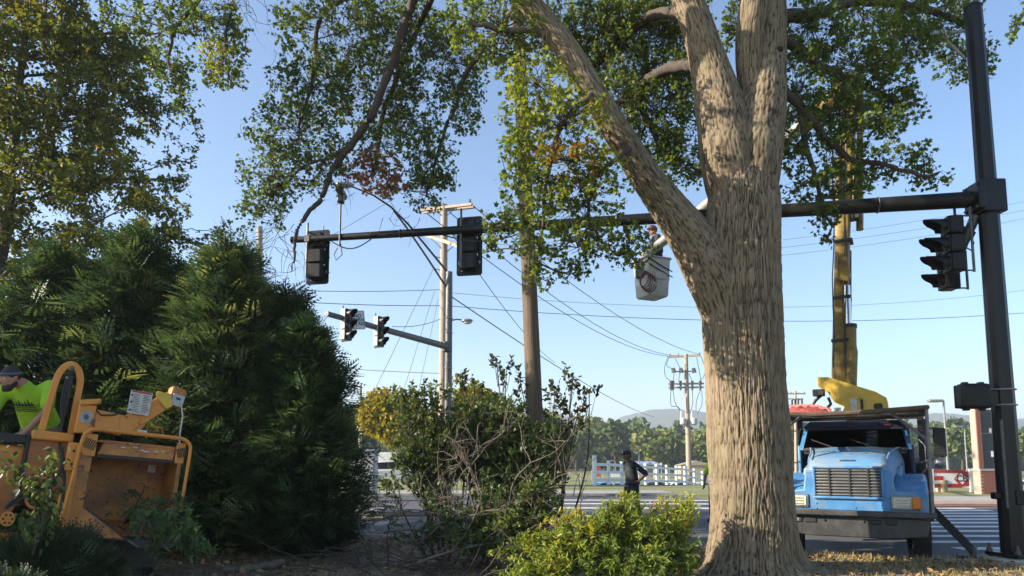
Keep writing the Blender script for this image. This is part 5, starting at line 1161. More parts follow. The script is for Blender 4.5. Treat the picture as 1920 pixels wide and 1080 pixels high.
def person(label, loc, rz, J, shirt, legs, skin, shoes='ink', sleeve=0.55, scale=1.0, gait=None, belly=1.0, curl=.5):
    r = thing('person', label, 'person', loc, (0, 0, rz)); r.scale = (scale,) * 3
    V = {k: Vector(v) for k, v in J.items()}
    b = MB()
    hd = V['head']; fw = V['look'].normalized(); up = V['headup'].normalized(); rt = fw.cross(up).normalized()
    rot = Matrix((rt, -fw, up)).transposed(); e = rot.to_euler()
    b.ell(hd, (.075, .093, .115), 18, 14, e); b.ell(hd + fw * .025 - up * .055, (.058, .068, .062), 16, 10, e)
    b.ell(hd + fw * .098 - up * .012, (.014, .02, .026), 10, 8, e); b.ell(hd + fw * .086 - up * .062, (.026, .014, .012), 10, 8, e); b.ell(hd + fw * .08 + up * .03, (.05, .016, .012), 10, 8, e)
    for s in (-1, 1): b.ell(hd + rt * .077 * s - fw * .005 - up * .005, (.012, .022, .032), 10, 8, e)
    cap(b, V['neck'], hd - up * .05 - fw * .015, .058, .053)
    oval(b, V['pelvis'], V['chest'], (.150, .165), (.105, .115)); oval(b, V['chest'], V['neck'], (.165, .07), (.11, .06))
    for s in ('l', 'r'):
        cap(b, V['sh' + s], V['el' + s], .05, .042); cap(b, V['el' + s], V['wr' + s], .042, .029)
        fd = (V['wr' + s] - V['el' + s]).normalized(); hand(b, V['wr' + s], fd, V.get('th' + s, Vector((0, -1, 0))), curl)
        cap(b, V['hp' + s], V['kn' + s], .082, .058); cap(b, V['kn' + s], V['an' + s], .056, .038); cap(b, V['an' + s], V['to' + s], .038, .03)
    body = remesh(b.build('body', M[skin], r), .009 if skin == 'skin' else .012)
    ey = MB()
    for s in (-1, 1):
        o = MB().ell(hd + fw * .083 + rt * .032 * s + up * .008, .0115, 10, 8).build('eye', M['white_paint'], body); MB().ell(hd + fw * .0925 + rt * .032 * s + up * .008, .0055, 8, 6).build('pupil', M['ink'], o) if False else None
        MB().ell(hd + fw * .0905 + rt * .032 * s + up * .007, .006, 8, 6).build('pupil', M['ink'], body)
    t = MB()
    oval(t, V['pelvis'] + (V['chest'] - V['pelvis']) * .12, V['chest'], (.172 * belly, .19), (.135 * belly, .135)); oval(t, V['chest'], V['neck'] - (V['neck'] - V['chest']) * .12, (.19, .085), (.132, .075))
    for s in ('l', 'r'):
        cap(t, V['chest'].lerp(V['sh' + s], .7), V['sh' + s], .085, .075); cap(t, V['sh' + s], V['sh' + s].lerp(V['el' + s], sleeve * 1.35), .072, .070)
    so = remesh(t.build('shirt', M[shirt], r), .013, 6)
    t = MB(); oval(t, V['pelvis'] - Vector((0, 0, .03)), V['pelvis'] + (V['chest'] - V['pelvis']) * .3, (.170, .166), (.128, .125))
    for s in ('l', 'r'): cap(t, V['hp' + s], V['kn' + s], .105, .08); cap(t, V['kn' + s], V['an' + s] + Vector((0, 0, .03)), .078, .066)
    remesh(t.build('trousers', M[legs], r), .012, 6)
    for s in ('l', 'r'):
        d = (V['to' + s] - V['an' + s]); d.z = 0; d = d.normalized(); a = V['an' + s]; g = Vector((a.x, a.y, a.z - .06)); sh = MB()
        cap(sh, g - d * .04 + Vector((0, 0, .025)), g + d * .16 + Vector((0, 0, .01)), .05, .045); cap(sh, a, g + Vector((0, 0, .02)), .052, .052); remesh(sh.build('shoe', M[shoes], r), .01, 4)
    return r, body, so, hd, fw, up, rt, e
def stand(lean=0.0, stride=0.0):
    y = -lean
    J = dict(pelvis=(0, 0, .95), chest=(0, y * .6, 1.28), neck=(0, y * .9 - .01, 1.49), head=(0, y - .035, 1.635), look=(0, -1, -.05), headup=(0, -.05, 1),
             shl=(-.185, y * .85, 1.43), shr=(.185, y * .85, 1.43), ell=(-.25, y * .85 + .06, 1.15), elr=(.25, y * .85 + .06, 1.15), wrl=(-.27, y * .85 - .02, .9), wrr=(.27, y * .85 - .02, .9),
             hpl=(-.095, 0, .90), hpr=(.095, 0, .90), knl=(-.11, -.04 - stride * .5, .50), knr=(.11, -.02 + stride * .4, .50), anl=(-.12, .0 - stride, .085), anr=(.12, .02 + stride, .085), tol=(-.14, -.14 - stride, .045), tor=(.14, -.12 + stride, .045))
    return J
# chipper worker, bending forward
J = stand(); J.update(pelvis=(0, .06, .96), chest=(0, -.16, 1.24), neck=(-.03, -.31, 1.40), head=(-.08, -.43, 1.45), look=(-.42, -.85, -.30), headup=(-.1, -.34, .92), shl=(-.22, -.25, 1.34), shr=(.205, -.22, 1.38),
         ell=(-.30, -.36, 1.07), elr=(.27, -.36, 1.10), wrl=(-.22, -.50, .85), wrr=(.15, -.50, .87), thl=(.5, -.5, 0), thr=(-.5, -.5, 0), hpl=(-.1, .04, .90), hpr=(.1, .04, .90))
wl = P(72, 800, 7.95); WL = (wl.x, 7.95, .98)
per, body, so, hd, fw, up, rt, e = person('bearded person in lime shirt bending over the chipper', WL, R(6), J, 'lime', 'khaki', 'skin', 'ink', .55, 1.04, belly=1.2)
bd = MB(); bd.ell(hd + fw * .045 - up * .085, (.062, .055, .06), 16, 10, e); bd.ell(hd + fw * .075 - up * .098, (.042, .032, .045), 12, 8, e); bd.ell(hd + fw * .005 - up * .055, (.078, .055, .045), 14, 10, e)
remesh(bd.build('beard', M['hair'], body), .009, 3)
hr = MB(); hr.ell(hd - fw * .018 + up * .028, (.082, .096, .105), 18, 12, e); remesh(hr.build('hair', M['hair'], body), .009, 3)
hb_ = MB(); c0 = hd + up * .045
hb_.tube([c0 + rt * (.086 * math.cos(a)) + fw * (.103 * math.sin(a)) + up * (.012 * math.sin(a)) for a in np.linspace(0, 2 * math.pi, 24)[:-1]], .016, 6, close=True); hb_.build('headband', mat('headband', (.08, .11, .16), .3), body)
pr = MB()   # dark print on the shirt chest: pine trees over bars
def chest_pt(x, z): return Vector((x, 0, z))
cz = Vector(J['chest']); nk = Vector(J['neck']); axis = (nk - cz).normalized(); nrm = Vector((0, -axis.z, axis.y)).normalized()
org = cz + axis * .03 + nrm * .152
def pp(x, z): return org + Vector((1, 0, 0)) * x + axis * z + nrm * (.006 - .9 * x * x - .25 * max(0, z) - .55 * max(0, -z) ** 2 * 0)
for k in range(7):
    x = -.09 + k * .03; h = .05 + .02 * ((k * 37) % 3); pr.add([pp(x - .018, .0), pp(x + .018, .0), pp(x, h)], [(0, 1, 2)])
for r_ in range(3):
    zz = -.015 - r_ * .024; 
    for k in range(6): x0 = -.11 + k * .036; pr.add([pp(x0, zz - .01), pp(x0 + .036, zz - .01), pp(x0 + .036, zz), pp(x0, zz)], [(0, 1, 2, 3)])
pr.build('shirt_print', M['ink'], so, smooth=False)
cpart(MB().box(CI @ Vector((WL[0], WL[1], WL[2] - .035)), (.9, .6, .06)).box(CI @ Vector((WL[0], WL[1], .72)), (.3, .3, .6)), 'work_platform', 'dark_metal')
# officer walking to the left
J = stand(.08, .12); J.update(ell=(-.24, .10, 1.17), wrl=(-.23, -.02, .92), elr=(.28, .22, 1.20), wrr=(.2, .05, 1.04), look=(0, -1, -.18), headup=(0, -.14, 1), head=(0, -.13, 1.63), thl=(0, -1, 0))
J['shl'], J['shr'] = J['shl'], J['shr']
q = P(1186, 900, 16.6)
per, body, so, hd, fw, up, rt, e = person('officer in black uniform and cap walking on the road', (q.x, 16.6, .006), R(-70), J, 'dark_cloth', 'dark_cloth', 'skin_dark', 'ink', .62, 1.02, belly=1.15)
cp_ = MB(); cp_.ell(hd + up * .058 - fw * .004, (.086, .104, .072), 18, 10, e); cp_.ell(hd + up * .045 + fw * .125, (.068, .075, .012), 16, 8, e); remesh(cp_.build('cap', M['dark_cloth'], body), .008, 3)
hr = MB(); hr.ell(hd - fw * .03 + up * .0, (.08, .08, .07), 16, 10, e); remesh(hr.build('hair', M['hair'], body), .009, 2)
for sx in (-1, 1): MB().ell((sx * .262, Vector(J['shl']).lerp(Vector(J['ell']), .35).y, Vector(J['shl']).lerp(Vector(J['ell']), .38).z), (.014, .035, .042), 12, 8).build('shoulder_patch', mat('patch', (.5, .33, .1), .7, c2=(.25, .3, .5), scale=40), so)
bl = MB(); bl.tube([(.185 * math.cos(a), .145 * math.sin(a), .985) for a in np.linspace(0, 2 * math.pi, 24)[:-1]], .03, 6, close=True); bl.build('belt', M['ink'], per); MB().box((-.19, .04, .92), (.05, .09, .17)).build('holster', M['ink'], per, bevel=.015)
# worker half hidden by the trunk
q = P(1343, 900, 17.6); J = stand(.02, .06); J.update(elr=(.3, .05, 1.16), wrr=(.25, -.1, .92), ell=(-.28, -.02, 1.16), wrl=(-.25, -.16, .95))
per, body, so, hd, fw, up, rt, e = person('person in lime shirt mostly hidden behind the oak trunk', (q.x, 17.6, .006), R(-40), J, 'lime', 'dark_cloth', 'skin_dark', 'ink', .55)
hr = MB(); hr.ell(hd - fw * .018 + up * .03, (.082, .096, .1), 18, 12, e); remesh(hr.build('hair', M['hair'], body), .009, 3)
# worker standing in the bucket
J = stand(.06); J.update(elr=(.27, -.10, 1.17), wrr=(.18, -.33, 1.12), ell=(-.27, -.08, 1.17), wrl=(-.18, -.33, 1.10), look=(0, -1, -.3), headup=(0, -.3, 1), thl=(1, 0, .3), thr=(-1, 0, .3))
bwp = bw0 + Vector((.15, -.02, -.425))
J['knl'], J['knr'], J['anl'], J['anr'], J['tol'], J['tor'] = (-.1, -.02, .5), (.1, -.02, .5), (-.1, .03, .085), (.1, .03, .085), (-.1, -.1, .045), (.1, -.1, .045)
per, body, so, hd, fw, up, rt, e = person('person in dark shirt and red hard hat in the bucket', bwp, R(-80), J, 'dark_cloth', 'dark_cloth', 'skin', 'ink', .5)
hh = MB(); hh.ell(hd + up * .05 - fw * .005, (.105, .125, .1), 18, 12, e); hh.ell(hd + up * .035 + fw * .04, (.10, .13, .012), 18, 8, e); remesh(hh.build('hard_hat', M['maroon'], body), .009, 2)
st = MB()
for s in (-1, 1): st.tube([Vector((s * .13, .09, 1.05)), Vector((s * .13, .08, 1.4)), Vector((s * .1, -.05, 1.5)), Vector((s * .12, -.2, 1.36)), Vector((s * .13, -.15, 1.05))], .014, 5)
st.build('harness', M['ink'], per)
# ------------------------------------------------------------------ big oak: trunk and limbs with ridged bark
def bark_mat():
    m = bpy.data.materials.new('oak_bark'); m.use_nodes = True; nt = m.node_tree; b = nt.nodes['Principled BSDF']; b.inputs['Roughness'].default_value = .9; b.inputs['Specular IOR Level'].default_value = .15
    at = _n(nt, 'ShaderNodeAttribute', attribute_name='ridge'); rp = _n(nt, 'ShaderNodeValToRGB'); el = rp.color_ramp.elements
    el[0].position = .12; el[0].color = (.05, .037, .027, 1); el[1].position = .85; el[1].color = (.265, .205, .14, 1); x = el.new(.45); x.color = (.175, .135, .092, 1)
    tc = _n(nt, 'ShaderNodeTexCoord'); nz = _n(nt, 'ShaderNodeTexNoise'); nz.inputs['Scale'].default_value = 2.2; nz.inputs['Detail'].default_value = 6; nt.links.new(tc.outputs['Object'], nz.inputs['Vector'])
    mr = _n(nt, 'ShaderNodeMapRange'); mr.inputs[1].default_value = .45; mr.inputs[2].default_value = .7; nt.links.new(nz.outputs[0], mr.inputs[0])
    mx = _n(nt, 'ShaderNodeMix', data_type='RGBA', blend_type='MULTIPLY'); nt.links.new(rp.outputs[0], mx.inputs[6]); mx.inputs[7].default_value = (.8, .86, .76, 1); nt.links.new(mr.outputs[0], mx.inputs[0])
    nt.links.new(at.outputs['Fac'], rp.inputs[0]); nt.links.new(mx.outputs[2], b.inputs['Base Color'])
    n2 = _n(nt, 'ShaderNodeTexNoise'); n2.inputs['Scale'].default_value = 60; n2.inputs['Detail'].default_value = 6; nt.links.new(tc.outputs['Object'], n2.inputs['Vector'])
    bp = _n(nt, 'ShaderNodeBump'); bp.inputs['Strength'].default_value = .6; bp.inputs['Distance'].default_value = .012; nt.links.new(n2.outputs[0], bp.inputs['Height']); nt.links.new(bp.outputs[0], b.inputs['Normal'])
    return m
M['bark'] = bark_mat()
M['twig'] = mat('twig', (.075, .055, .042), .85, c2=(.05, .037, .03), scale=12)
M['dead_wood'] = mat('dead_wood', (.145, .115, .085), .85, c2=(.085, .066, .05), scale=10, bump=.3)
def bark_limb(name, rows, parent, na=150, dl=.022, flare=False, depth=.016, org=Vector((0, 0, 0))):
    """rows: (px, py, Y, radius_px). Ridges run along the limb."""
    ctrl = [(*(P(a, b, Y) - org), r * Y / FPX * 1.01) for a, b, Y, r in rows]
    L = sum((Vector(ctrl[i + 1][:3]) - Vector(ctrl[i][:3])).length for i in range(len(ctrl) - 1)); ns = max(12, int(L / dl))
    s = spline(ctrl, ns); c = s[:, :3]; r = np.maximum(s[:, 3], .01); t = unit(np.gradient(c, axis=0))
    a0 = np.array([1.0, 0, 0]); A_ = unit(a0 - t * (t @ a0)[:, None]); B_ = np.cross(t, A_)
    th = np.linspace(0, 2 * math.pi, na, endpoint=False); dist = np.concatenate([[0], np.cumsum(np.linalg.norm(np.diff(c, axis=0), axis=1))])
    TH, D = np.meshgrid(th, dist); RR = r[:, None] * np.ones_like(TH)
    q = lambda f, g, sd: vnoise(np.stack([np.cos(TH) * f * RR + 20 + sd, np.sin(TH) * f * RR + 20, D * g + sd], axis=2))
    warp = (q(3, 1.3, 7) - .5) * 1.6 + (q(8, 4, 17) - .5) * .5
    qq = lambda f, g, sd: vnoise(np.stack([np.cos(TH + warp * .07) * f * RR + 20 + sd, np.sin(TH + warp * .07) * f * RR + 20, D * g + sd], axis=2))
    fur = lambda v: np.clip(np.abs(v * 2 - 1) * 3.0, 0, 1) ** .8
    r1 = fur(qq(80, 4.5, 3)); r2 = fur(qq(38, 2.6, 11)); r3 = qq(95, 40, 5); r4 = q(2.0, .9, 31)
    ridge_ = np.clip(.05 + .40 * r1 + .42 * r2 * r1 + (r3 - .5) * .4, 0, 1) * (.72 + .45 * r4)
    if flare:
        z = c[:, 2][:, None]; zz = z - c[:, 2].min()
        lobes_ = .55 + .45 * np.cos(TH * 5 + .7) * .6 + .35 * np.cos(TH * 3 + 2.0)
        RR = RR * (1 + np.exp(-zz / .30) * .34 * lobes_ + np.exp(-zz / .11) * .30 * np.clip(lobes_, 0, 1)) + np.exp(-zz / .25) * (q(5, 4, 2) - .5) * .2
    disp = (ridge_ - .5) * depth * 2 * np.clip(RR / .3, .35, 1.4) + (q(2.2, 1.2, 9) - .5) * .06 * np.clip(RR / .4, .3, 1.3)
    RR = RR + disp
    v = c[:, None, :] + A_[:, None, :] * (np.cos(TH) * RR)[..., None] + B_[:, None, :] * (np.sin(TH) * RR)[..., None]
    i = np.arange(ns - 1)[:, None] * na; k = np.arange(na)[None, :]; l = (k + 1) % na
    F = np.stack([i + k, i + l, i + na + l, i + na + k], axis=2).reshape(-1)
    return mesh_np(name, v.reshape(-1, 3), 4, F, M['bark'], parent, True, {'ridge': ridge_.ravel()})
TB = P(1412, 1052, 9.0); oak = thing('oak_tree', 'huge oak with thick furrowed trunk and spreading limbs', 'tree', (TB.x, 9.0, LZ)); OO = Vector((TB.x, 9.0, LZ))
bark_limb('trunk', [(1412, 1075, 9, 80), (1410, 1040, 9, 77), (1407, 900, 9, 72), (1401, 750, 9, 71), (1394, 600, 9, 70), (1392, 480, 9, 68), (1391, 380, 9, 64), (1391, 340, 9.02, 58), (1391, 300, 9.15, 44), (1391, 255, 9.28, 26), (1391, 235, 9.34, 8)], oak, 380, .0205, True, .013, OO)
LIMBS = {}
LIMBS['left'] = [(1390, 720, 9, 40), (1372, 600, 9, 52), (1334, 505, 9, 50), (1286, 430, 8.98, 40), (1222, 345, 8.95, 32), (1172, 270, 8.9, 28), (1118, 185, 8.8, 25), (1060, 90, 8.7, 23), (985, -5, 8.6, 21), (900, -120, 8.3, 19), (800, -260, 8, 22)]
LIMBS['fork_l'] = [(1384, 420, 9, 42), (1366, 310, 8.97, 52), (1352, 215, 8.97, 45), (1332, 130, 8.95, 37), (1310, 55, 8.9, 32), (1284, -20, 8.9, 30), (1250, -160, 8.8, 27), (1200, -350, 8.7, 25)]
LIMBS['fork_r'] = [(1400, 420, 9.02, 44), (1412, 310, 8.98, 52), (1424, 215, 9.02, 46), (1435, 120, 9.1, 40), (1439, 30, 9.1, 37), (1440, -60, 9.2, 36), (1470, -250, 9.3, 28)]
LIMBS['mid'] = [(1418, 240, 9.05, 16), (1408, 160, 9.0, 24), (1404, 90, 8.92, 25), (1412, 10, 8.85, 25), (1430, -80, 8.8, 23), (1420, -250, 8.7, 18)]
for k, nm in (('left', 'limb'), ('fork_l', 'limb'), ('fork_r', 'limb'), ('mid', 'limb')): bark_limb(nm, LIMBS[k], oak, 130, .028, False, .009, OO)
# a knot and branch stubs
for px_, py_, r_ in ((1452, 398, .05), (1462, 92, .05)):
    mb = MB(); mb.ell(P(px_, py_, 8.85) - OO, (r_, r_, r_ * .8), 12, 8); o = mb.build('branch_knot', M['bark'], oak)

# ------------------------------------------------------------------ oak branches, twigs and leaves
LM['oak'] = leaf_mat('oak_leaf', [(0.0, (.055, .09, .024)), (.3, (.105, .155, .035)), (.55, (.19, .24, .04)), (.72, (.31, .33, .05)), (.84, (.38, .24, .07)), (1.0, (.36, .15, .07))], .5, .42)
BR_ = []   # visible named branches: (px, py, Y, rpx)
branches = {
 'a': [(985, -100, 8.5, 16), (890, -140, 9.3, 14), (830, -80, 10.4, 12), (768, 0, 11.3, 10), (735, 100, 11.4, 9), (705, 200, 11.4, 8), (655, 280, 11.4, 7), (622, 330, 11.4, 6), (590, 380, 11.4, 5), (560, 425, 11.4, 4), (548, 470, 11.4, 2.5), (545, 510, 11.4, 1)],
 'b': [(660, 275, 11.4, 4), (620, 290, 11.3, 3), (570, 310, 11.3, 2.5), (520, 350, 11.3, 2)],
 'c': [(820, -60, 10.6, 7), (700, -30, 11.4, 6), (600, 20, 11.6, 5), (590, 130, 11.6, 4), (560, 240, 11.5, 3)],
 'd': [(985, -5, 8.6, 8), (940, 50, 9.8, 6), (880, 130, 11.4, 5), (840, 220, 11.9, 4), (815, 300, 11.9, 3), (800, 370, 11.9, 2)],
 'e': [(830, -120, 10, 8), (560, -80, 10.6, 7), (430, -50, 10.8, 6), (350, 20, 10.9, 4), (320, 100, 10.9, 3), (345, 180, 10.9, 2)],
 'f': [(470, -60, 10.8, 4), (430, 10, 10.8, 3), (420, 80, 10.8, 3), (430, 150, 10.8, 2)],
 'g': [(1060, 90, 8.7, 7), (1010, 60, 8.6, 6), (950, 55, 8.5, 6), (880, 40, 8.4, 4)],
 'h': [(1110, 175, 8.6, 6), (1060, 240, 8.3, 5), (1030, 330, 8.2, 4), (1015, 430, 8.2, 3), (1005, 520, 8.2, 2)],
 'i': [(1180, 280, 8.7, 5), (1120, 330, 8.4, 4), (1110, 420, 8.3, 3), (1160, 480, 8.3, 2)],
 'j': [(1440, 30, 9.1, 16), (1530, 20, 9.4, 12), (1620, 0, 9.8, 9), (1740, 20, 10.4, 7), (1830, 60, 11, 5)],
 'k': [(1436, 130, 9.1, 12), (1500, 200, 9.2, 9), (1560, 260, 9.2, 7), (1640, 300, 9.2, 5), (1740, 330, 9.2, 3)],
 'l': [(1440, 60, 9.1, 12), (1540, 130, 9.6, 9), (1620, 170, 9.8, 7), (1700, 200, 9.9, 5)],
 'm': [(1500, 205, 9.2, 6), (1520, 320, 9.1, 5), (1545, 400, 9.1, 3), (1552, 450, 9.1, 2)],
 'n': [(1330, 120, 9, 14), (1260, 130, 10, 11), (1200, 180, 10.6, 8), (1240, 280, 10.8, 5)],
 'o': [(1300, 30, 9, 14), (1220, 30, 10, 10), (1150, 90, 10.8, 8), (1090, 150, 11, 5)],
 'p': [(860, -100, 9.6, 8), (780, 60, 12.2, 6), (730, 200, 12.5, 5), (700, 330, 12.4, 3)],
}
bpts = []
for k, rows in branches.items():
    s = spline([(*(P(a, b, Y) - OO), r * Y / FPX) for a, b, Y, r in rows], len(rows) * 8)
    j = np.cumsum(rng.normal(size=(len(s), 3)) * .012, axis=0); j -= np.linspace(0, 1, len(s))[:, None] * j[-1]; s[:, :3] += j
    tubes_np('branch', [(s[:, :3], np.maximum(s[:, 3], .004))], M['twig'] if k not in ('g',) else M['bark' if False else 'dead_wood'], oak, 8, None); bpts.append(s[:, :3])
for k in ('left', 'fork_l', 'fork_r'):
    bpts.append(spline([(*(P(a, b, Y) - OO),) for a, b, Y, r in LIMBS[k]], 40)[12:])
bpts = np.vstack(bpts)
# foliage masses: centre px, radii px, distance, tint, density
BL = [
 (640,60,143,82,11.5,0.28,0.88),(585,160,93,77,11.6,0.28,0.88),(560,255,110,66,11.5,0.26,0.88),(515,330,77,57,11.3,0.25,0.88),(495,392,57,44,11.3,0.25,0.79),(600,320,66,55,11.5,0.3,0.53),
 (700,170,99,88,12.3,0.28,0.88),(760,60,110,77,12.2,0.28,0.88),(720,275,66,49,11.8,0.4,0.70),(700,322,66,50,11.9,0.93,0.79),(735,350,41,27,11.7,1,0.79),(835,110,99,88,11.9,0.28,0.88),(870,200,55,60,11.9,0.28,0.70),
 (805,290,55,68,11.9,0.3,0.88),(800,355,52,44,11.9,0.35,0.79),(775,225,66,66,12.4,0.28,0.70),(840,330,22,44,11.9,0.3,0.53),
 (385,40,93,55,10.9,0.32,0.88),(325,130,46,60,10.9,0.26,0.88),(342,190,26,28,10.9,0.26,0.88),(418,120,49,60,10.8,0.6,0.97),(445,90,27,38,10.8,0.5,0.70),(300,15,88,30,10.9,0.3,0.70),(240,30,55,27,10.9,0.3,0.44),
 (940,50,121,77,8.8,0.34,1.10),(1010,160,82,66,8.3,0.54,0.75),(1060,235,104,71,8.25,0.58,0.89),(985,235,60,66,8.4,0.48,0.69),(1075,305,84,48,8.3,0.86,0.69),(1120,330,72,48,8.3,0.48,0.86),(1010,340,60,84,8.2,0.42,0.86),(1085,390,96,60,8.3,0.5,0.86),
 (990,450,40,72,8.2,0.3,0.76),(960,310,43,66,8.3,0.3,0.76),(930,425,36,42,8.3,0.28,0.69),(1085,455,98,46,8.3,0.36,0.86),(1010,520,31,33,8.2,0.25,0.76),(1075,505,43,30,8.3,0.25,0.69),(1180,455,57,40,8.3,0.36,0.76),(1190,490,36,21,8.3,0.36,0.61),(925,470,24,30,8.3,0.25,0.61),(955,395,36,48,8.3,0.28,0.61),
 (1180,90,121,104,10.8,0.34,1.40),(1240,210,88,104,10.8,0.32,1.30),(1270,300,66,66,10.8,0.3,1.20),(1150,200,66,77,10.6,0.34,1.00),(1080,60,99,77,10.8,0.34,1.20),(1220,40,99,66,10.8,0.34,1.20),(1215,330,49,44,10.6,0.3,0.80),
 (1520,50,82,77,9.4,0.32,1.05),(1505,160,55,88,9.3,0.3,0.96),(1495,270,49,66,9.2,0.3,0.96),(1525,345,66,44,9.1,0.3,0.87),(1600,120,93,66,9.7,0.34,1.05),(1615,230,82,66,9.3,0.3,0.96),(1685,200,55,55,9.9,0.3,0.87),(1650,310,82,39,9.2,0.3,0.87),(1560,280,44,55,9.2,0.3,0.78),
 (1730,290,33,39,9.2,0.28,0.70),(1745,335,44,22,9.2,0.28,0.78),(1590,350,44,28,9.1,0.3,0.70),(1545,405,28,44,9.1,0.28,0.78),(1553,450,13,17,9.1,0.28,0.78),(1700,90,82,60,10.2,0.34,1.05),(1760,40,88,49,10.6,0.32,1.05),(1810,110,60,49,11.2,0.3,0.96),(1640,170,66,44,9.7,0.32,0.87),(1850,130,17,28,11.2,0.3,0.61),(1690,20,77,33,10,0.34,0.87),(1620,40,66,44,9.8,0.5,0.87),(1800,-10,66,27,11,0.3,0.70),(1905,45,15,28,8,0.25,0.78),(1925,10,22,27,8,0.25,0.78),
 (1285,130,48,62,10.2,0.32,1.10),(1290,30,50,55,10.2,0.34,1.10),(1385,50,36,60,11.2,0.32,1.00),(1570,195,62,52,9.4,0.3,0.84),(1100,-60,110,50,8.9,0.35,0.70),(1230,-60,80,50,9.4,0.35,0.90),
]
# crown above and beside the frame
for (a, b, rx, ry, Y, t, d) in ((900,-150,160,90,10.6,.35,.6),(600,-120,180,80,11,.35,.6),(350,-120,140,70,10.8,.35,.6),(1150,-150,160,90,10,.35,.8),(1400,-180,180,100,9.6,.35,.8),(1650,-120,160,80,10,.35,.8),(760,-300,200,120,10,.35,.5),(1100,-330,220,130,9,.35,.7),(1500,-340,220,130,9.4,.35,.7)):
    BL.append((a, b, rx, ry, Y, t, d))
leafP = []; leafT = []; leafD = []; tw = []
for (a, b, rx, ry, Y, tint, dens) in BL:
    off = b + ry < -8; dens = dens * (.28 if off else 1.0)
    c = np.array(P(a, b, Y) - OO); mpp = Y / FPX; r3 = np.array((rx * mpp, (rx + ry) / 2 * mpp * 1.1, ry * mpp))
    area = math.pi * rx * ry / (FPX / Y) ** 2; n = max(3, int(area * dens * 105))
    tips = in_ellipsoid(n, c, r3, .25)
    A0 = bpts[np.argmin(np.linalg.norm(bpts - c, axis=1))]; area *= 1.0 if Y < 10.5 or a > 915 else 1.12
    if np.linalg.norm(A0 - c) > 2.2 or a > 1880: A0 = c + np.array((.5, .1, .6))
    mid = A0 * .45 + c * .55 + rng.normal(size=3) * .05
    main = spline([A0, mid, c, c + (c - A0) * .25 * rng.random() - np.array((0, 0, .05))], 14); tw.append((main, np.linspace(.016, .004, 14)))
    for tp in tips:
        k = main[rng.integers(3, 14)] if rng.random() < .55 else (tips[rng.integers(n)] if n > 3 else main[8])
        if np.linalg.norm(k - tp) > .75: k = tp + (k - tp) * .5
        m_ = (k + tp) / 2 + rng.normal(size=3) * .03 + np.array((0, 0, .03)); tw.append((np.array([k, m_, tp]), np.array((.0055, .0035, .0018))))
        q = rng.integers(8, 14); d = tp - k; d = d / (np.linalg.norm(d) + 1e-6)
        tt = rng.random(q) ** .6; leafP.append(tp - d * (1 - tt)[:, None] * .2 + rng.normal(size=(q, 3)) * .032); leafD.append(np.repeat(d[None], q, 0) + rng.normal(size=(q, 3)) * .9 + np.array((0, 0, -.25)))
        leafT.append(np.clip(tint + rng.normal() * .07 + rng.normal(size=q) * .06, 0, 1))
leafP = np.vstack(leafP); leafD = np.vstack(leafD); leafT = np.concatenate(leafT); n = len(leafP)
scatter('crown', OAK, leafP, frames(n, (0, -.1, .55), leafD, .25), .046 + .042 * rng.random(n), leafT, LM['oak'], oak)
tubes_np('twigs', tw, M['twig'], oak, 3)
# bare dead twigs hanging in the crown
bt = []
for (a, b, Y, n_, L, dirx) in ((450, -10, 10.8, 30, 1.0, 0), (520, 430, 11.4, 22, .7, -.2), (640, 330, 11.5, 26, .6, .1), (730, 220, 11.9, 24, .6, .2), (560, 480, 11.4, 14, .55, -.3), (300, 40, 10.9, 10, .6, -.3), (760, 400, 11.9, 10, .5, 0), (1010, 100, 8.5, 14, .5, 0)):
    c = np.array(P(a, b, Y) - OO)
    for _ in range(n_):
        p0 = c + rng.normal(size=3) * np.array((.22, .15, .18)); d = np.array((dirx + rng.normal() * .45, rng.normal() * .4, -.8 + .3 * rng.normal())); pts = [p0]
        for s_ in range(5): d = d + rng.normal(size=3) * .25; pts.append(pts[-1] + d / np.linalg.norm(d) * L / 6)
        bt.append((np.array(pts), np.linspace(.0055, .0016, 6)))
tubes_np('bare_twigs', bt, M['twig'], oak, 4)

# ------------------------------------------------------------------ broadleaf tree on the left
LM['elm'] = leaf_mat('elm_leaf', [(0.0, (.05, .07, .018)), (.4, (.10, .125, .025)), (.65, (.19, .185, .03)), (.85, (.31, .21, .04)), (1.0, (.36, .16, .05))], .45, .5)
EB = Vector((-11.6, 15.0, LZ)); elm = thing('autumn_elm', 'tall yellowing broadleaf tree behind the conifers on left', 'tree', EB)
def rough_branch(a, b, r0, r1, n=14, w=.1):
    s = np.linspace(0, 1, n)[:, None]; p = np.array(a) * (1 - s) + np.array(b) * s; j = np.cumsum(rng.normal(size=(n, 3)) * w * .35, axis=0); j -= s * j[-1]; return p + j, np.linspace(r0, r1, n)
s, r_ = rough_branch((0, 0, -.2), (.2, .1, 12.5), .2, .05, 24, .08); tubes_np('trunk', [(s, r_)], M['twig'], elm, 12, None)
eb = []; lp = []; ld = []; lt = []
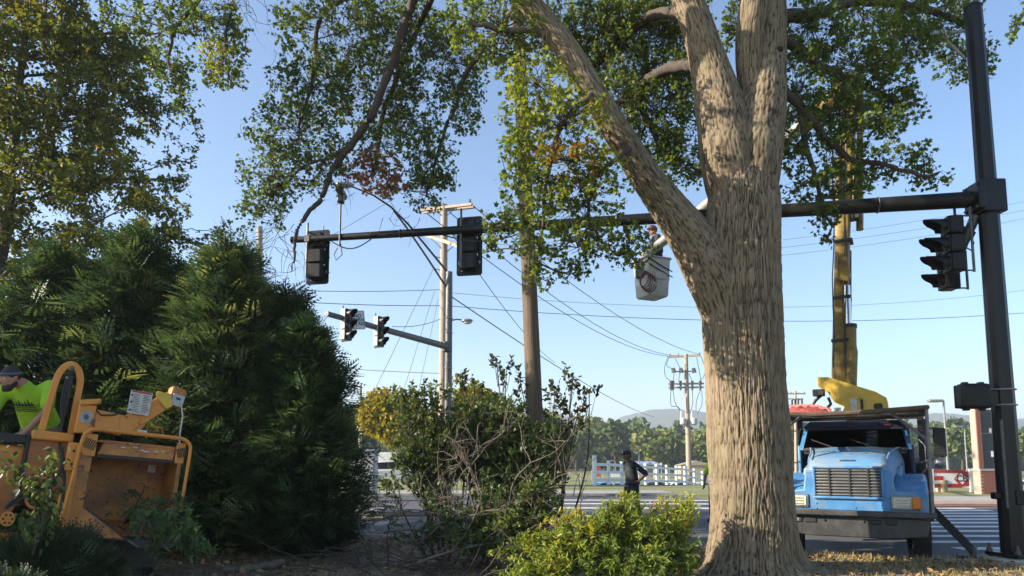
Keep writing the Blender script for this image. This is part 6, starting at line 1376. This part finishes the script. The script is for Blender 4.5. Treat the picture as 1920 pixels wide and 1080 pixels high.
for k in range(60):
    z = 1.0 + 11.2 * (k / 59.0); i = min(23, int(z / 12.7 * 23)); a = s[i]; an = k * 2.4; L = float(np.interp(z, [0, 6, 7.5, 9, 11, 12.5], [4.2, 4.3, 3.6, 2.9, 2.2, 1.6])); e_ = a + np.array((math.cos(an) * L, math.sin(an) * L * .75, .6 + rng.random() * 1.0))
    q, rr = rough_branch(a, e_, .05, .01, 18, .14); eb.append((q, rr)); bt_ = rng.normal() * .1
    for m_ in range(15):
        j = rng.integers(5, 18); d = rng.normal(size=3) + (q[-1] - q[0]) / L * .7; d[2] = d[2] * .35; d = d / np.linalg.norm(d); q2, rr2 = rough_branch(q[j], q[j] + d * (.6 + .9 * rng.random()), .014, .004, 8, .06); eb.append((q2, rr2))
        for t_ in range(9):
            j2 = rng.integers(1, 8); d2 = d * .8 + rng.normal(size=3) * .7; d2 = d2 / np.linalg.norm(d2); L2 = .22 + .3 * rng.random(); tip = q2[j2] + d2 * L2 + np.array((0, 0, -.06)); eb.append((np.array([q2[j2], (q2[j2] + tip) / 2 + np.array((0, 0, .02)), tip]), np.array((.004, .003, .0015))))
            nl = rng.integers(12, 20); tt = rng.random(nl); lp.append(q2[j2] + (tip - q2[j2]) * tt[:, None] * 1.1 + rng.normal(size=(nl, 3)) * .035); ld.append(np.repeat(d2[None], nl, 0) * .6 + rng.normal(size=(nl, 3)) * .6 + np.array((0, 0, -.5))); lt.append(np.clip(.42 + bt_ + rng.normal() * .12 + rng.normal(size=nl) * .08, 0, 1))
tubes_np('branches', [e for e in eb if len(e[0]) > 3] + [e for e in eb if len(e[0]) == 3][::2], M['twig'], elm, 3)
lp = np.vstack(lp); n = len(lp); scatter('crown', ELM, lp, frames(n, (-.2, -.2, .7), np.vstack(ld), .3), .08 + .055 * rng.random(n), np.concatenate(lt), LM['elm'], elm)

# ------------------------------------------------------------------ arborvitae conifers
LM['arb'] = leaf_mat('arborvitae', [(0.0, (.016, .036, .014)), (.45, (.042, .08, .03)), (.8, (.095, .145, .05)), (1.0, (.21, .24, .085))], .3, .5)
def arbor(label, x, y, h, rad, n, lean=(0, 0), size=.34, top=.25, tint=.5, base=.15):
    r = thing('arborvitae', label, 'conifer', (x, y, LZ), group='conifers beside the chipper')
    tubes_np('trunk', [rough_branch((0, 0, -.1), (lean[0], lean[1], h * .97), .09, .012, 16, .04)], M['twig'], r, 8, None)
    # branch ends on layered plumes
    npl = 190; P0 = []; T0 = []; D0 = []; bs = []
    for k in range(npl):
        u = (k + .5) / npl; z = h * (.03 + .94 * u); prof_ = rad * np.interp(u, [0, .12, .4, .7, .9, 1], [.9, 1, .9, .62, .28, .03]); an = k * 2.399 + rng.normal() * .25
        ext = prof_ * (.55 + .68 * rng.random()); d = np.array((math.cos(an), math.sin(an), 0)); c0 = np.array((lean[0] * u, lean[1] * u, z - .2 * ext)); tip = c0 + d * ext + np.array((0, 0, .25 * ext + .12))
        bs.append((spline([c0, c0 + d * ext * .55 + np.array((0, 0, .02)), tip], 6), np.linspace(.014, .004, 6)))
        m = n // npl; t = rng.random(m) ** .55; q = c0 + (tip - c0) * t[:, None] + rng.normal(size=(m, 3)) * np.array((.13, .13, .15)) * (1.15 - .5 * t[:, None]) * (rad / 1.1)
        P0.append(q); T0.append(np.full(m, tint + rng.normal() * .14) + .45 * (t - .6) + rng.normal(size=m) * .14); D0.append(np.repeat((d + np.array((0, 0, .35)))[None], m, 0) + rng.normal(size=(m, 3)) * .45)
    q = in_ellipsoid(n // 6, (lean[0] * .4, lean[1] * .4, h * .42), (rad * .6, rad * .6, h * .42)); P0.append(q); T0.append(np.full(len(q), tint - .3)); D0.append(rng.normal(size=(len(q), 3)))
    P0 = np.vstack(P0); T0 = np.concatenate(T0); D0 = np.vstack(D0); m = len(P0); P0[:, 2] = np.maximum(P0[:, 2], .05)
    side = np.stack([-D0[:, 1], D0[:, 0], np.zeros(m)], 1); fr = np.zeros((m, 3, 3)); yv = unit(D0); nz = unit(np.cross(yv, unit(side + rng.normal(size=(m, 3)) * .5))); fr[:, :, 1] = yv; fr[:, :, 2] = nz; fr[:, :, 0] = np.cross(yv, nz)
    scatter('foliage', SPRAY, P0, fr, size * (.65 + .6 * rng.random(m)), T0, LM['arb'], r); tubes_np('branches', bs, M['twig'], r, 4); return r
def cx(px, Y): return P(px, 900, Y).x
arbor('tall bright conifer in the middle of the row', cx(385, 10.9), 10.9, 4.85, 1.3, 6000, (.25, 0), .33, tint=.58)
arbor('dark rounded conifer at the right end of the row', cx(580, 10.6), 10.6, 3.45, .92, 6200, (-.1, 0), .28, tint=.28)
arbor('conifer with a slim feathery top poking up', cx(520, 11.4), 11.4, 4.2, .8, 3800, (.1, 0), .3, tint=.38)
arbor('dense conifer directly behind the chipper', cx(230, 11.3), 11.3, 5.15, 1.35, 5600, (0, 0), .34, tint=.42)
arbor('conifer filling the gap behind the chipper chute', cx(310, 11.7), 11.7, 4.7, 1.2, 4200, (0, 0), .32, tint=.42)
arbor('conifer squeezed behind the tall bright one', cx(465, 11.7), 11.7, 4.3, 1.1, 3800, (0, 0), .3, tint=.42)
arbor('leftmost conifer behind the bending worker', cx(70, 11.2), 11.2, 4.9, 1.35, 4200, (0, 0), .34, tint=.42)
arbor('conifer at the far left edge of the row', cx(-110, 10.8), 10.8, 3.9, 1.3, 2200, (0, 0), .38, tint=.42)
# ------------------------------------------------------------------ cut branches, shrubs, logs
LM['cut'] = leaf_mat('cut_leaf', [(0.0, (.05, .085, .018)), (.4, (.15, .21, .035)), (.7, (.31, .34, .05)), (.88, (.42, .33, .05)), (1.0, (.42, .2, .05))], .4, .4)
LM['shrub'] = leaf_mat('shrub_leaf', [(0.0, (.025, .042, .016)), (.5, (.075, .115, .03)), (.8, (.15, .18, .04)), (1.0, (.17, .11, .05))], .35, .45)
LM['pear'] = leaf_mat('pear_leaf', [(0.0, (.025, .03, .016)), (.5, (.05, .06, .02)), (.8, (.09, .06, .03)), (1.0, (.16, .06, .035))], .35, .4)
LM['jun'] = leaf_mat('juniper', [(0.0, (.014, .03, .014)), (.6, (.035, .06, .025)), (1.0, (.07, .10, .04))], .2, .6)
def walk(p0, d, L, n, wob, grav=0.0):
    d = np.array(d, float); d /= np.linalg.norm(d); pts = [np.array(p0, float)]
    for _ in range(n):
        d = d + rng.normal(size=3) * wob + np.array((0, 0, grav)); d /= np.linalg.norm(d); pts.append(pts[-1] + d * L / n)
    return np.array(pts)
def brush(name, label, base, blobs, lm, tm, size, leaves, wood='twig', droop=-.1, dens=1.0, cat='branches', stick=True, wood_r=.018):
    r = thing(name, label, cat, base); o = np.array(base); P0 = []; T0 = []; D0 = []; tw = []
    for (a, b, rx, ry, Y, tint, dn) in blobs:
        c = np.array(P(a, b, Y)) - o; mpp = Y / FPX; r3 = np.array((rx * mpp, (rx + ry) / 2 * mpp, ry * mpp)); n = max(3, int(math.pi * rx * ry * mpp * mpp * 60 * dn * dens)); tips = in_ellipsoid(n, c, r3, .2)
        st = c * np.array((.4, .6, .05)); main = spline([st, (st + c) / 2 + rng.normal(size=3) * .08, c], 10); tw.append((main, np.linspace(wood_r, .006, 10)))
        for tp in tips:
            if tp[2] < .02: tp[2] = .02 + .1 * rng.random()
            k = main[rng.integers(3, 10)]
            if np.linalg.norm(k - tp) > .55: k = tp + (k - tp) / np.linalg.norm(k - tp) * .5
            tw.append((spline([k, (k + tp) / 2 + rng.normal(size=3) * .025, tp], 4), np.linspace(.005, .0018, 4))); q = rng.integers(max(2, leaves - 3), leaves + 4); d = (tp - k) / (np.linalg.norm(tp - k) + 1e-6); t = rng.random(q)
            P0.append(tp - d * (1 - t)[:, None] * .2 + rng.normal(size=(q, 3)) * .015); D0.append(np.repeat(d[None], q, 0) + rng.normal(size=(q, 3)) * .7 + np.array((0, 0, droop))); T0.append(np.clip(tint + rng.normal() * .08 + rng.normal(size=q) * .08, 0, 1))
    P0 = np.vstack(P0); n = len(P0); P0[:, 2] = np.maximum(P0[:, 2], .015); D0 = np.vstack(D0)
    scatter('foliage', tm, P0, frames(n, (-.2, -.2, .5), D0, .25), size * (.7 + .6 * rng.random(n)), np.concatenate(T0), lm, r); tubes_np('stems', tw, M[wood], r, 4); return r, np.vstack([q[0] for q in tw])
g = lambda px, Y: (P(px, 1000, Y).x, Y, LZ)
# bright cut oak branches in front of the trunk
brush('cut_branch_pile', 'bright yellow green pile of cut leafy branches before trunk', g(1140, 8.2), [
    (1140,985,60,42,8.3,.5,1.3),(1175,960,50,40,8.2,.52,1.3),(1090,1000,70,45,8.1,.55,1.3),(1030,1020,60,40,8.0,.55,1.2),(1210,1010,70,55,8.2,.5,1.4),(1265,975,45,50,8.3,.6,1.3),(1285,950,26,26,8.4,.65,1.2),(1170,940,26,20,8.3,.65,1.2),
    (1270,1040,50,45,8.1,.35,1.4),(1150,1050,110,40,7.9,.4,1.4),(1020,1055,70,30,7.7,.6,1.2),(960,1030,40,30,8.0,.5,.8),(1060,975,40,25,8.3,.8,.8),(1235,945,22,16,8.4,.8,.8),(1000,1085,90,30,7.6,.5,1.2),(1200,1085,110,35,7.7,.35,1.2)],
    LM['cut'], NARROW, .072, 19, dens=2.6)
# dark leafy cut saplings behind it
brush('cut_sapling', 'dark green leafy cut sapling leaning by the wooden pole', g(850, 9.8), [
    (790,790,55,60,9.8,.5,.7),(760,740,30,26,9.8,.5,.6),(810,730,36,26,9.8,.45,.6),(840,830,60,70,9.8,.4,.9),(800,880,60,50,9.8,.35,.9),(900,850,60,60,9.9,.4,1),(940,790,60,60,10,.45,.9),(980,850,55,70,9.9,.4,1),(1020,830,45,55,9.8,.45,.9),(880,780,50,40,10,.5,.7),(960,900,60,50,9.6,.35,.9),(760,850,36,40,9.7,.4,.6),(730,900,26,30,9.6,.4,.4),(830,940,40,40,9.5,.35,.5),(1040,880,30,40,9.7,.45,.8),(735,990,26,20,9.5,.4,.3),(940,950,70,45,9.2,.5,1),(860,985,70,35,9.0,.45,.8),(1010,930,50,50,9.0,.55,1),(900,1010,60,30,8.7,.5,.8),(980,985,60,40,8.7,.6,1),(800,1000,50,30,9.2,.4,.5)],
    LM['shrub'], ELM, .066, 15, dens=3.3)
brush('pear_sapling', 'upright purple tinged leafy stems around the wooden pole', g(1020, 10.2), [
    (1075,700,26,22,10.2,.5,.7),(1105,730,26,24,10.2,.55,.7),(1085,765,34,22,10.2,.5,.7),(1040,740,28,36,10.2,.45,.7),(950,690,18,24,10.2,.5,.6),(930,670,10,20,10.2,.5,.6),(975,710,18,30,10.2,.5,.6),(890,715,26,18,10.2,.5,.5),(865,705,16,12,10.2,.5,.5),(1060,800,26,26,10.2,.5,.6)],
    LM['pear'], OVATE, .075, 11, dens=1.5)
# bare tangle of dead branches
tg = thing('dead_branch_tangle', 'tangle of bare pale dead branches beside the leafy pile', 'branches', g(880, 8.9)); o = np.array(tg.location)
segs = []; main_rows = (((720, 1000), (800, 985), (900, 960), (1010, 925), (1060, 905), 8.9, .026), ((820, 1040), (870, 990), (895, 930), (880, 870), (850, 820), 9.0, .022), ((980, 980), (960, 930), (985, 880), (1040, 850), (1090, 800), 9.0, .02), ((760, 1060), (850, 1030), (960, 1010), (1060, 985), (1100, 980), 8.6, .03), ((900, 970), (880, 900), (900, 850), (940, 810), (950, 770), 9.1, .02), ((690, 990), (740, 965), (800, 960), (860, 975), (930, 985), 9.2, .018))
for rows in main_rows:
    s = spline([np.array(P(a, b, rows[5])) - o for a, b in rows[:5]], 26); s += np.cumsum(rng.normal(size=s.shape) * .008, axis=0); s[:, 2] = np.maximum(s[:, 2], .03)
    tubes_np('branch', [(s, np.linspace(rows[6] * .75, rows[6] * .2, 26))], M['dead_wood'], tg, 8, None)
    for k in range(10):
        a = s[rng.integers(3, 25)]; d = rng.normal(size=3) * np.array((1, .7, .8)) + np.array((.1, 0, .35)); q = walk(a, d, rng.uniform(.4, 1.1), 8, .22); q[:, 2] = np.maximum(q[:, 2], .02); segs.append((q, np.linspace(.008, .0025, 9)))
        for m_ in range(4):
            q2 = walk(q[rng.integers(2, 8)], rng.normal(size=3) + np.array((0, 0, .2)), rng.uniform(.15, .5), 5, .25); q2[:, 2] = np.maximum(q2[:, 2], .02); segs.append((q2, np.linspace(.005, .0018, 6)))
tubes_np('twigs', segs, M['dead_wood'], tg, 4)
segs = []
for k in range(60):
    q = walk((rng.normal() * .75 - .2, rng.normal() * .45, .02 + .1 * rng.random()), rng.normal(size=3) * np.array((1, .7, .55)) + np.array((0, 0, .25)), rng.uniform(.5, 1.5), 9, .2); q[:, 2] = np.maximum(q[:, 2], .02); segs.append((q, np.linspace(.010, .002, 10)))
tubes_np('dark_twigs', segs, M['twig'], tg, 4)
# thin upright wisps by the tangle
segs = [(walk(np.array(P(a, 930, 9.4)) - o, (rng.normal() * .2, 0, 1), L, 8, .1), np.linspace(.008, .002, 9)) for a, L in ((1060, 1.3), (1075, 1.0), (1040, 1.1), (985, .9), (830, .9), (905, 1.0), (1090, .7))]
tubes_np('wisps', segs, M['dead_wood'], tg, 4)
# branches lying in the chipper mouth
HB = CM @ Vector((.25, -.25, zb + .02 - 0)) if False else CM @ Vector((.2, -.2, .62))
bp_ = [(300,985,60,30,6.95,.35,1.2),(345,1010,50,34,6.85,.45,1.3),(380,1035,30,22,6.8,.45,1.1),(260,960,46,22,7.2,.3,.9),(310,940,40,20,7.4,.3,.9),(240,920,30,14,7.7,.25,.6),(335,970,40,24,7.0,.4,1),(290,1030,30,18,6.9,.35,.8)]
r = thing('brush_in_hopper', 'leafy cut branches hanging out of the chipper mouth', 'branches', HB); o = np.array(HB); P0 = []; T0 = []; D0 = []; tw = []
for (a, b, rx, ry, Y, tint, dn) in bp_:
    c = np.array(P(a, b, Y)) - o; mpp = Y / FPX; n = int(math.pi * rx * ry * mpp * mpp * 130 * dn); tips = in_ellipsoid(n, c, (rx * mpp, rx * mpp * .8, ry * mpp), .2); st = np.array((-.25, .35, .12)) + rng.normal(size=3) * .08
    main = spline([st, (st + c) / 2 + np.array((0, 0, .08)), c], 10); tw.append((main, np.linspace(.014, .005, 10)))
    for tp in tips:
        k = main[rng.integers(4, 10)]; k = tp + (k - tp) * min(1, .4 / (np.linalg.norm(k - tp) + 1e-6)); tw.append((spline([k, (k + tp) / 2 + rng.normal(size=3) * .02, tp], 4), np.linspace(.004, .0015, 4))); q = 12; d = (tp - k) / (np.linalg.norm(tp - k) + 1e-6)
        P0.append(tp - d * rng.random(q)[:, None] * .18 + rng.normal(size=(q, 3)) * .012); D0.append(np.repeat(d[None], q, 0) + rng.normal(size=(q, 3)) * .6 + np.array((.2, -.2, -.2))); T0.append(np.full(q, tint) + rng.normal(size=q) * .1)
P0 = np.vstack(P0); n = len(P0); scatter('foliage', NARROW, P0, frames(n, (-.2, -.3, .5), np.vstack(D0), .25), .08 * (.7 + .6 * rng.random(n)), np.concatenate(T0), leaf_mat('hopper_leaf', [(0, (.04, .07, .025)), (.5, (.09, .15, .045)), (1, (.17, .24, .08))], .35, .4), r)
for k in range(14): a = np.array((-.35 + .3 * rng.random(), .5 * rng.random(), .1 + .2 * rng.random())); tw.append((walk(a, (.6, -.45, .05 + .2 * rng.normal()), .9, 8, .12, -.02), np.linspace(.009, .003, 9)))
tubes_np('stems', tw, M['twig'], r, 4)
# low juniper in the corner and drooping leafy spray in front of the chipper
def mound(label, name, x, y, rx, ry, h, n, lm, tint, size, group=None):
    r = thing(name, label, 'shrub', (x, y, LZ)); d = unit(rng.normal(size=(n, 3))); d[:, 2] = np.abs(d[:, 2]); rad = .55 + .47 * rng.random(n) ** .5; bump = .85 + .35 * vnoise(d * 4 + 3)
    p = d * rad[:, None] * bump[:, None] * np.array((rx, ry, h)); out = unit(d * np.array((1, 1, .9))) + rng.normal(size=(n, 3)) * .4; yv = unit(out); sd_ = unit(np.cross(yv, rng.normal(size=(n, 3)))); fr = np.zeros((n, 3, 3)); fr[:, :, 1] = yv; fr[:, :, 0] = sd_; fr[:, :, 2] = np.cross(sd_, yv)
    scatter('foliage', SPRAY, p, fr, size * (.6 + .7 * rng.random(n)), np.clip(tint + rng.normal(size=n) * .2, 0, 1), lm, r)
    tubes_np('stems', [(walk((0, 0, 0), (math.cos(a), math.sin(a), .5), max(rx, ry) * .8, 6, .1), np.linspace(.02, .006, 7)) for a in np.linspace(0, 6.2, 12)], M['twig'], r, 5); return r
q = P(90, 1040, 6.4); mound('low dark juniper bush in front of the chipper', 'juniper_bush', q.x, 6.4, .72, .5, .72, 2600, LM['jun'], .5, .16)
q = P(20, 1070, 5.6); mound('smaller juniper bush in the bottom left corner', 'juniper_bush', q.x - .1, 5.5, .55, .35, .48, 1500, LM['jun'], .55, .14)
sp0 = P(60, 1040, 6.0); r = thing('leafy_sapling', 'thin leafy sapling rising in front of the chipper', 'shrub', (sp0.x, 6.0, LZ)); o = np.array(r.location); P0 = []; tw = []
for rows in (((60, 1040), (75, 980), (60, 930), (20, 880), (-10, 850)), ((60, 1040), (85, 980), (95, 930), (100, 880), (108, 850)), ((62, 1040), (70, 985), (80, 940), (75, 905), (60, 890))):
    s = spline([np.array(P(a, b, 6.0)) - o for a, b in rows], 24); tw.append((s, np.linspace(.010, .003, 24)))
    for k in range(3, 24):
        for _ in range(7): P0.append(s[k] + rng.normal(size=3) * np.array((.05, .06, .05)))
P0 = np.array(P0); n = len(P0); scatter('foliage', OVATE, P0, frames(n, (0, -.6, .3), (0, 0, -.9), .5), .06 * (.7 + .6 * rng.random(n)), np.clip(.45 + rng.normal(size=n) * .2, 0, 1), LM['shrub'], r); tubes_np('stems', tw, M['twig'], r, 5)
# logs and loose sticks on the ground
M['cut_end'] = mat('cut_end', (.42, .3, .17), .8, c2=(.3, .2, .11), scale=25)
def log(label, a, b, rad):
    pa, pb = Vector(a), Vector(b); d = pb - pa; r = thing('log', label, 'log', pa)
    n = 12; mb = MB(); s = [pa.lerp(pb, i / n) - pa + Vector((0, 0, .015 * math.sin(i * 1.3))) for i in range(n + 1)]; mb.tube(s, [rad * (1 + .08 * math.sin(i * 2.1)) for i in range(n + 1)], 12, caps=False); mb.build('bark', M['dead_wood'], r)
    u = d.normalized()
    for e_, sg in ((s[0], -1), (s[-1], 1)): MB().cyl(e_, e_ + u * .004 * sg, rad * .96, n=12).build('cut_face', M['cut_end'], r)
p = P(455, 1064, 8.7); p2 = P(525, 1040, 9.2); log('cut log with pale end lying below the conifers', (p.x, 8.7, LZ + .06), (p2.x, 9.3, LZ + .06), .055)
p = P(425, 1068, 8.8); p2 = P(448, 1066, 8.75); log('short sawn log piece left of the longer log', (p.x, 8.75, LZ + .045), (p2.x, 8.8, LZ + .045), .045)
p = P(355, 1071, 8.6); p2 = P(372, 1070, 8.6); log('small stub of wood on soil under the hopper', (p.x, 8.6, LZ + .04), (p2.x, 8.66, LZ + .04), .04)
p = P(1040, 1076, 7.9); p2 = P(1095, 1062, 8.0); log('thick pale cut branch lying in the leafy pile', (p.x, 7.6, LZ + .12), (p2.x, 7.75, LZ + .16), .035)
segs = []
for k in range(90):
    q = walk((rng.uniform(-4.6, 2.3), rng.uniform(8.0, 10.6), LZ + .03), (rng.normal(), rng.normal(), .03), rng.uniform(.2, .9), 6, .12); q[:, 2] = LZ + .03 + .015 * rng.random(7); segs.append((q, np.linspace(.009, .003, 7)))
tag(tubes_np('fallen_sticks', segs, M['dead_wood'], None, 4), 'thin fallen sticks scattered over the bare soil', 'sticks', kind='stuff')

# ------------------------------------------------------------------ unseen tree added left of the frame to shade the chipper
far_tree('shade_tree', 'unseen leafy tree added beyond the left edge for shade', -13.2, 7.0, 6.0, 2.6, 4200, .55, 'far', .2, .6, base=LZ, low=.14)
0 and far_tree('shade_tree', 'second unseen tree added beyond the left edge for shade', -17.5, 9.5, 10.5, 3.8, 4200, .6, 'far', .2, .6, base=LZ, low=.1)
# ------------------------------------------------------------------ haze
hz_ = MB().box((0, 2900, 75), (7000, 6400, 170)).build('haze', None if False else M['wire'], smooth=False)
vm = bpy.data.materials.new('haze_air'); vm.use_nodes = True; nt = vm.node_tree; nt.nodes.remove(nt.nodes['Principled BSDF'])
pv_ = nt.nodes.new('ShaderNodeVolumePrincipled'); pv_.inputs['Color'].default_value = (.84, .91, 1.0, 1); pv_.inputs['Density'].default_value = .00046; pv_.inputs['Anisotropy'].default_value = .25
nt.links.new(pv_.outputs[0], nt.nodes['Material Output'].inputs['Volume']); hz_.data.materials.clear(); hz_.data.materials.append(vm)
tag(hz_, 'thin pale morning haze over the distant hills', 'haze', kind='stuff')
